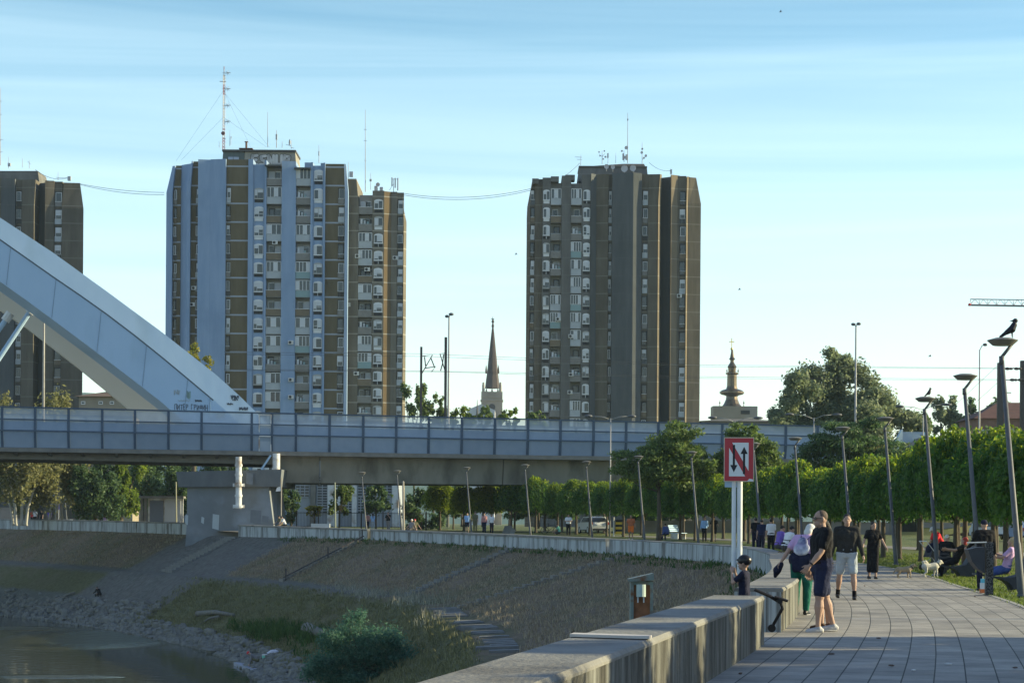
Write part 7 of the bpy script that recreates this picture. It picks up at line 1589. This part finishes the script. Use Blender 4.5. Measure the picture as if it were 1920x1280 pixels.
Ysr = 74; st_ = thing('stroller', 'dark folding stroller behind the third disc headed lamp', 'stroller', (PX(1752,Ysr), Ysr, 0), R(20))
mb = MB(); mb.ball((0,0,.72), (.30,.26,.24), 0, 12, 8); link('hood', mb.mesh('hood', C_navy2, True), st_); mb = MB(); mb.prism([(-.3,-.24,.45),(.3,-.24,.5),(.38,-.24,.72),(-.2,-.24,.7)], (0,.48,0)); link('seat', mb.mesh('seat', C_dkgrey), st_)
mb = MB()
for y in (-.24, .24): mb.tube([(-.45,y,1.0),(-.1,y,.6),(.35,y,.1)], .014, 6); mb.tube([(.15,y,.55),(-.35,y,.1)], .014, 6)
mb.tube([(-.45,-.24,1.0),(-.45,.24,1.0)], .016, 6); link('frame', mb.mesh('frame', M_galv), st_)
for x in (-.35, .35):
    for y in (-.26, .26): mb = MB(); mb.tube([(x,y-.02,.1),(x,y+.02,.1)], .1, 14); link('wheel', mb.mesh('wheel', M_blk), st_)
def car(label, px, Y, rotz, col, van=False, lights=None):
    t = thing('parked_car', label, 'car', (PX(px, Y), Y, G(Y)), R(rotz)); H = 2.0 if van else 1.5; mb = MB(); w = .88
    side = [(-2.1,.35),(2.05,.35),(2.12,.62),(2.0,.88),(1.05,.98),(.45,H-.05),(-1.6,H),(-2.0,1.0),(-2.14,.75)] if not van else [(-2.3,.35),(2.2,.35),(2.28,.8),(1.7,1.1),(1.2,H-.05),(-2.2,H),(-2.32,1.0)]
    lo = [(x, -w, z) for x, z in side]; n = len(side); hi = [(x*.99, w, z) for x, z in side]
    def yin(p, sgn): x, y, z = p; return (x, sgn*(w - max(0, z-.95)*.22), z)
    lo = [yin(p, -1) for p in lo]; hi = [yin(p, 1) for p in hi]
    mb.add(lo+hi, [tuple(range(n)), tuple(range(2*n-1, n-1, -1))] + [(i, n+i, n+(i+1)%n, (i+1)%n) for i in range(n)]); link('body', mb.mesh('body', col), t)
    zz0, zz1 = 1.0, H-.12; xb = -2.0 if not van else -2.28
    for sgn in (-1, 1):
        mb = MB(); yy0, yy1 = sgn*(w-(zz0-.95)*.22+.006), sgn*(w-(zz1-.95)*.22+.006); mb.add([(-1.7,yy0,zz0),(.85,yy0,zz0),(.4,yy1,zz1),(-1.5,yy1,zz1)], [(0,1,2,3)]); link('side_window', mb.mesh('side_window', M_glass), t)
        for x in (-1.3, 1.3): wheel(t, (x, sgn*(w-.06), .33), .33, .09, M_blk, False)
    mb = MB(); xr = lambda z: (-1.6+(-2.0+1.6)*(H-z)/(H-1.0) if not van else -2.2-.12*(H-z)/(H-1.0))-.012
    mb.add([(xr(1.03),-.7,1.03),(xr(1.03),.7,1.03),(xr(H-.12),.58,H-.12),(xr(H-.12),-.58,H-.12)], [(0,1,2,3)]); link('rear_window', mb.mesh('rear_window', M_glass), t)
    for sgn in (-1, 1): mb = MB(); mb.box((-2.19 if not van else -2.37), (-1.95 if not van else -2.2), sgn*.74-.1, sgn*.74+.1, .78, 1.02); link('tail_light', mb.mesh('tail_light', mat('tail_light_red', (.35,.02,.02), .3)), t)
    mb = MB(); mb.box(-2.22 if not van else -2.4, 2.2, -w+.03, w-.03, .3, .46); link('bumper', mb.mesh('bumper', M_blk), t)
    mb = MB(); mb.box(-2.235 if not van else -2.41, -2.22 if not van else -2.4, -.26, .26, .52, .64); link('number_plate', mb.mesh('number_plate', S_sole), t); return t
M_carw = mat('white_car_paint', (.62,.64,.66), .3, spec=.5); M_carb = mat('blue_white_paint', (.25,.34,.52), .3, spec=.5)
car('white car with dark rear window parked under the mop headed trees', 1112, 186, 104, M_carw); car('white van with a red tail light between the far trunks', 1851, 168, 92, M_carw, True); car('blue car cut by the right edge behind the trunks', 1922, 160, 95, M_carb)
Yb = 160; bn = thing('park_bench', 'white slatted bench seen end on between the trunks', 'bench', (PX(1272,Yb), Yb, G(Yb)), R(60)); mb = MB()
for k in range(5): mb.box(-.8, .8, -.35+k*.13, -.25+k*.13, .42, .46)
link('seat', mb.mesh('seat', M_white), bn); mb = MB()
for k in range(4): mb.box(-.8, .8, .32+k*.05, .35+k*.05, .55+k*.13, .65+k*.13)
link('backrest', mb.mesh('backrest', M_white), bn)
for x in (-.65, .65): mb = MB(); mb.box(x-.04, x+.04, -.3, .3, 0, .42); link('leg', mb.mesh('leg', M_galv), bn)
Yb = 178; mb = MB(); q = P(953,990,Yb); g = G(Yb); mb.prism([(q.x-.55,Yb,g),(q.x+.5,Yb,g),(q.x+.6,Yb,g+.35),(q.x+.2,Yb,g+.75),(q.x-.3,Yb,g+.72)], (0,.7,0)); solo('plinth', mb, M_conc, 'grey sloped concrete block behind the wall', 'block', loc=(q.x, Yb, g))
Yb = 172; hb = thing('hazard_board', 'yellow and black striped hazard board between the trunks', 'sign', (PX(1159,Yb), Yb, G(Yb))); mb = MB(); mb.tube([(-.35,0,0),(-.35,0,1.55)], .045, 8); link('post', mb.mesh('post', S_sole), hb)
mb = MB()
for k in range(6): mb.box(-.2, .5, -.02, .02, .2+k*.19, .2+(k+1)*.19, k % 2)
link('board', mb.mesh('board', [mat('hazard_yellow', (.55,.38,.05), .6), M_blk]), hb)
Yb = 186; mb = MB(); a, b = P(583,981,Yb), P(618,988,Yb); mb.box(a.x, b.x, Yb, Yb+.6, G(Yb)+.28, a.z); mb.box(a.x+.15, a.x+.4, Yb+.05, Yb+.55, G(Yb)-.02, G(Yb)+.279); mb.box(b.x-.4, b.x-.15, Yb+.05, Yb+.55, G(Yb)-.02, G(Yb)+.279); solo('block_bench', mb, M_palepatch, 'pale blue grey block bench under the bridge', 'bench', loc=(a.x, Yb, G(Yb)))
Yb = 246; rs_ = thing('road_sign', 'small round violet sign beyond the far wall', 'sign', (PX(110,Yb), Yb, 1)); mb = MB(); mb.tube([(0,0,0),(0,0,2.0)], .04, 6); link('post', mb.mesh('post', M_galv), rs_); mb = MB(); mb.tube([(0,-.06,2.1),(0,-.045,2.1)], .36, 16); link('disc', mb.mesh('disc', mat('violet_sign', (.20,.16,.34), .5)), rs_)
for (px, lab) in ((117,'bent tube bicycle stand left of the small lamp'),(123,'bent tube bicycle stand right beside the small lamp')): mb = MB(); x = PX(px, 243); mb.tube([(x-1,243,1),(x-.8,243,1.6),(x+.8,243,1.6),(x+1,243,1)], .035, 6); solo('bicycle_stand', mb, M_galv, lab, 'bicycle stand', loc=(x,243,1))
# ------------------------------------------------------------------ steps, ledge kerb, driftwood and litter on the bank
M_step = mat('worn_step_stone', (.11,.112,.11), .9, (.19,.19,.185), 3, .8, .4, 9, coord='World')
def bank_steps(name, label, s, w, v0, v1, n, m, rail=False, down=0.):
    """flight of steps laid on the slope at station s"""
    a, c = Vector(bank(s, v0)), Vector(bank(s, v1)); t = thing(name, label, 'steps', tuple(a)); e = Vector(bank(s+.05, .5))-Vector(bank(s-.05, .5)); e.z = 0; e.normalize(); d = (c-a); f = Vector((d.x, d.y, 0)); ru = f.length/n; f.normalize(); mb = MB(); L0 = t.location
    for i in range(n):
        v = v0+(v1-v0)*(i+.5)/n; q = Vector(bank(s, v)); mb.obox(q+Vector((0,0,.02))-L0, e*(w/2), f*(ru*.5), Vector((0,0,.13)))
    link('flight', mb.mesh('flight', m), t)
    if rail:
        for k in (0, 1):
            mb = MB(); o = e*(w/2+.08)*(1 if k == 0 else -1); pts = [Vector(bank(s, v0+(v1-v0)*i/6))+o+Vector((0,0,.32))-L0 for i in range(7)]
            if k == 0: mb.tube(pts, .05, 6); link('rail', mb.mesh('rail', M_iron), t)
        for v in (v0+.02, v0+(v1-v0)*.45, v1-.03): mb = MB(); q = Vector(bank(s, v))+e*(w/2+.08)-L0; mb.box(q.x-.05, q.x+.05, q.y-.05, q.y+.05, q.z-.2, q.z+.85); link('post', mb.mesh('post', M_iron), t)
def s_at(px, py, ymin=60, ymax=240): return bank_at(px, py, ymin, ymax)[0]
bank_steps('stone_steps', 'pale worn steps on the bank right of the pier', s_at(395,1030), 2.8, .02, .98, 17, M_step)
bank_steps('railed_steps', 'narrow steps with a dark rusty rail on the bank', s_at(605,1052), .9, .02, 1.0, 20, M_concdark, True)
bank_steps('stone_steps', 'pale worn steps in the middle of the bank', s_at(865,1070), 1.5, .02, 1.0, 18, M_step)
bank_steps('stone_steps', 'dark edged steps on the bank right of the pale steps', s_at(970,1110), .8, .02, 1.0, 18, M_concdark)
mb = MB(); i = 0                                               # stone slabs of the ledge showing through the grass
rr = random.Random(8)
def slab_path():
    for k in range(60):
        s = 10.2+k*.045; 
        if rr.random() < .45: continue
        a, b2 = Vector(bank(s, 1.0)), Vector(bank(s+.038, 1.0)); c, d = Vector(bank(s+.038, 1.13)), Vector(bank(s, 1.13)); j_ = Vector((rr.uniform(-.5,.2),rr.uniform(-.3,.3),0)); c += j_; d += j_*rr.random(); z = Vector((0,0,.05+rr.random()*.05)); vs = [p+z for p in (a, b2, c, d)]; mb.hexa([p-Vector((0,0,.15)) for p in vs]+vs)
slab_path(); o = link('ledge_slabs', mb.mesh('ledge_slabs', M_step)); o['kind'] = 'structure'
M_drift = mat('driftwood_grey', (.10,.098,.088), .9, (.18,.172,.155), 4, .7, .4, 10)
def log(label, pts, r, forks=()):
    P0 = [Vector(bank_at(x, y, 60, 240)[2])+Vector((0,0,r*.9)) for x, y in pts]; t = thing('driftwood', label, 'driftwood', tuple(P0[0])); L0 = t.location; mb = MB(); n = len(P0)
    mb.tube([p-L0 for p in P0], [r*(1-.5*i/max(1,n-1)) for i in range(n)], 8); link('trunk', mb.mesh('trunk', M_drift, True), t)
    for (a, b, h) in forks: mb = MB(); q0, q1 = Vector(bank_at(*a, 60, 240)[2]), Vector(bank_at(*b, 60, 240)[2]); mb.tube([q0+Vector((0,0,r)) -L0, q0.lerp(q1,.5)+Vector((0,0,r+h*.7))-L0, q1+Vector((0,0,h))-L0], [r*.5, r*.35, r*.15], 6); link('branch', mb.mesh('branch', M_drift, True), t)
log('bleached branch with two prongs on the shore', ((300,1141),(270,1140),(225,1143)), .10, (((285,1139),(240,1122),.35),((268,1137),(261,1116),.6)))
log('thick pale log with a dark end lying on the stones', ((370,1156),(405,1154),(440,1155)), .22, (((410,1160),(375,1175),.1),))
log('dark half buried log near the shore', ((105,1128),(125,1120),(140,1116)), .16)
log('pale boulder like stump at the edge of the weeds', ((575,1192),(592,1192),(606,1195)), .40)
log('dark pipe like log beside the angler', ((520,1232),(540,1229),(552,1224)), .15)
q = Vector(bank_at(497,1240,60,200)[2]); mb = MB(); mb.lathe([(.15,0),(.19,.22),(.19,.235)], (q.x,q.y,q.z+.1), 14, 0); mb.lathe([(.195,.236),(.2,.30),(.18,.31)], (q.x,q.y,q.z+.1), 14, 1); solo('bucket', mb, [mat('mint_plastic', (.22,.60,.45), .5), S_sole], 'mint green bucket with white rim beside the angler', 'bucket', loc=tuple(q))
q = Vector(bank_at(510,1236,60,200)[2]); mb = MB(); mb.ball(q+Vector((0,0,.2)), (.34,.26,.22), 0, 10, 7, .18, random.Random(3)); solo('plastic_bag', mb, mat('pale_plastic_bag', (.52,.52,.60), .5), 'crumpled pale plastic bag on the shore stones', 'bag', loc=tuple(q))
P4 = [P(x, y, Yy) for x, y, Yy in ((440,1250,0,),) ] if False else None
cs = [Vector(((x-CX)/F*Yq, Yq, WATER+.18)) for x, Yq in ((440,126.5),(500,129.5),(522,122),(488,118))]; mb = MB(); mb.hexa([p-Vector((0,0,.5)) for p in (cs[0],cs[3],cs[2],cs[1])] + [cs[0],cs[3],cs[2],cs[1]]); solo('concrete_slab', mb, mat('blue_grey_slab', (.20,.22,.27), .8, (.30,.32,.38), 1.5, .8, coord='World'), 'tilted blue grey concrete slab at the water edge', 'slab', loc=tuple(cs[0]))
# cushions, stones and leaves lying about on the paving
for k, (px, py) in enumerate(((1622,1099),(1649,1198),(1780,1247),(1715,1259),(1673,1250),(1560,1228),(1829,1119),(1905,1254),(1420,1190),(1390,1265))):
    Yl = CAMZ*F/(py-HY-ROLL*(px-CX)); mb = MB(); x = PX(px, Yl); mb.ball((x, Yl, .02), (.024+.01*(k % 3), .018, .010), 0, 7, 5, .25, random.Random(k)); solo('fallen_leaf', mb, [MATS['brown_tiles'], M_galv][k in (2, 3)], 'curled scrap lying on the paving', 'leaf', 'scraps on the paving', loc=(x, Yl, 0))
# ------------------------------------------------------------------ turn the melted skins into plain meshes
bpy.context.view_layer.update(); dg = bpy.context.evaluated_depsgraph_get(); new = []
for o in BAKE: new.append(bpy.data.meshes.new_from_object(o.evaluated_get(dg), depsgraph=dg))
for o, me in zip(BAKE, new):
    m = o.data.materials[0]; o.modifiers.clear(); o.data = me; me.materials.clear(); me.materials.append(m); me.polygons.foreach_set('use_smooth', [True]*len(me.polygons)); me.update()
# ------------------------------------------------------------------ thin evening haze
def haze(density):
    m = bpy.data.materials.new('haze'); nt, N, L = nodes(m); out = N('ShaderNodeOutputMaterial'); v = N('ShaderNodeVolumePrincipled')
    v.inputs['Color'].default_value = (.62, .82, 1, 1); v.inputs['Density'].default_value = density; v.inputs['Anisotropy'].default_value = 0
    L(v.outputs[0], out.inputs['Volume'])
    mb = MB(); mb.box(-2600, 2600, -2600, 2600, -10.2, 135); o = link('haze', mb.mesh('haze', m)); o['kind'] = 'stuff'; tag(o, 'thin pale evening haze in the air', 'haze')
haze(.00008)
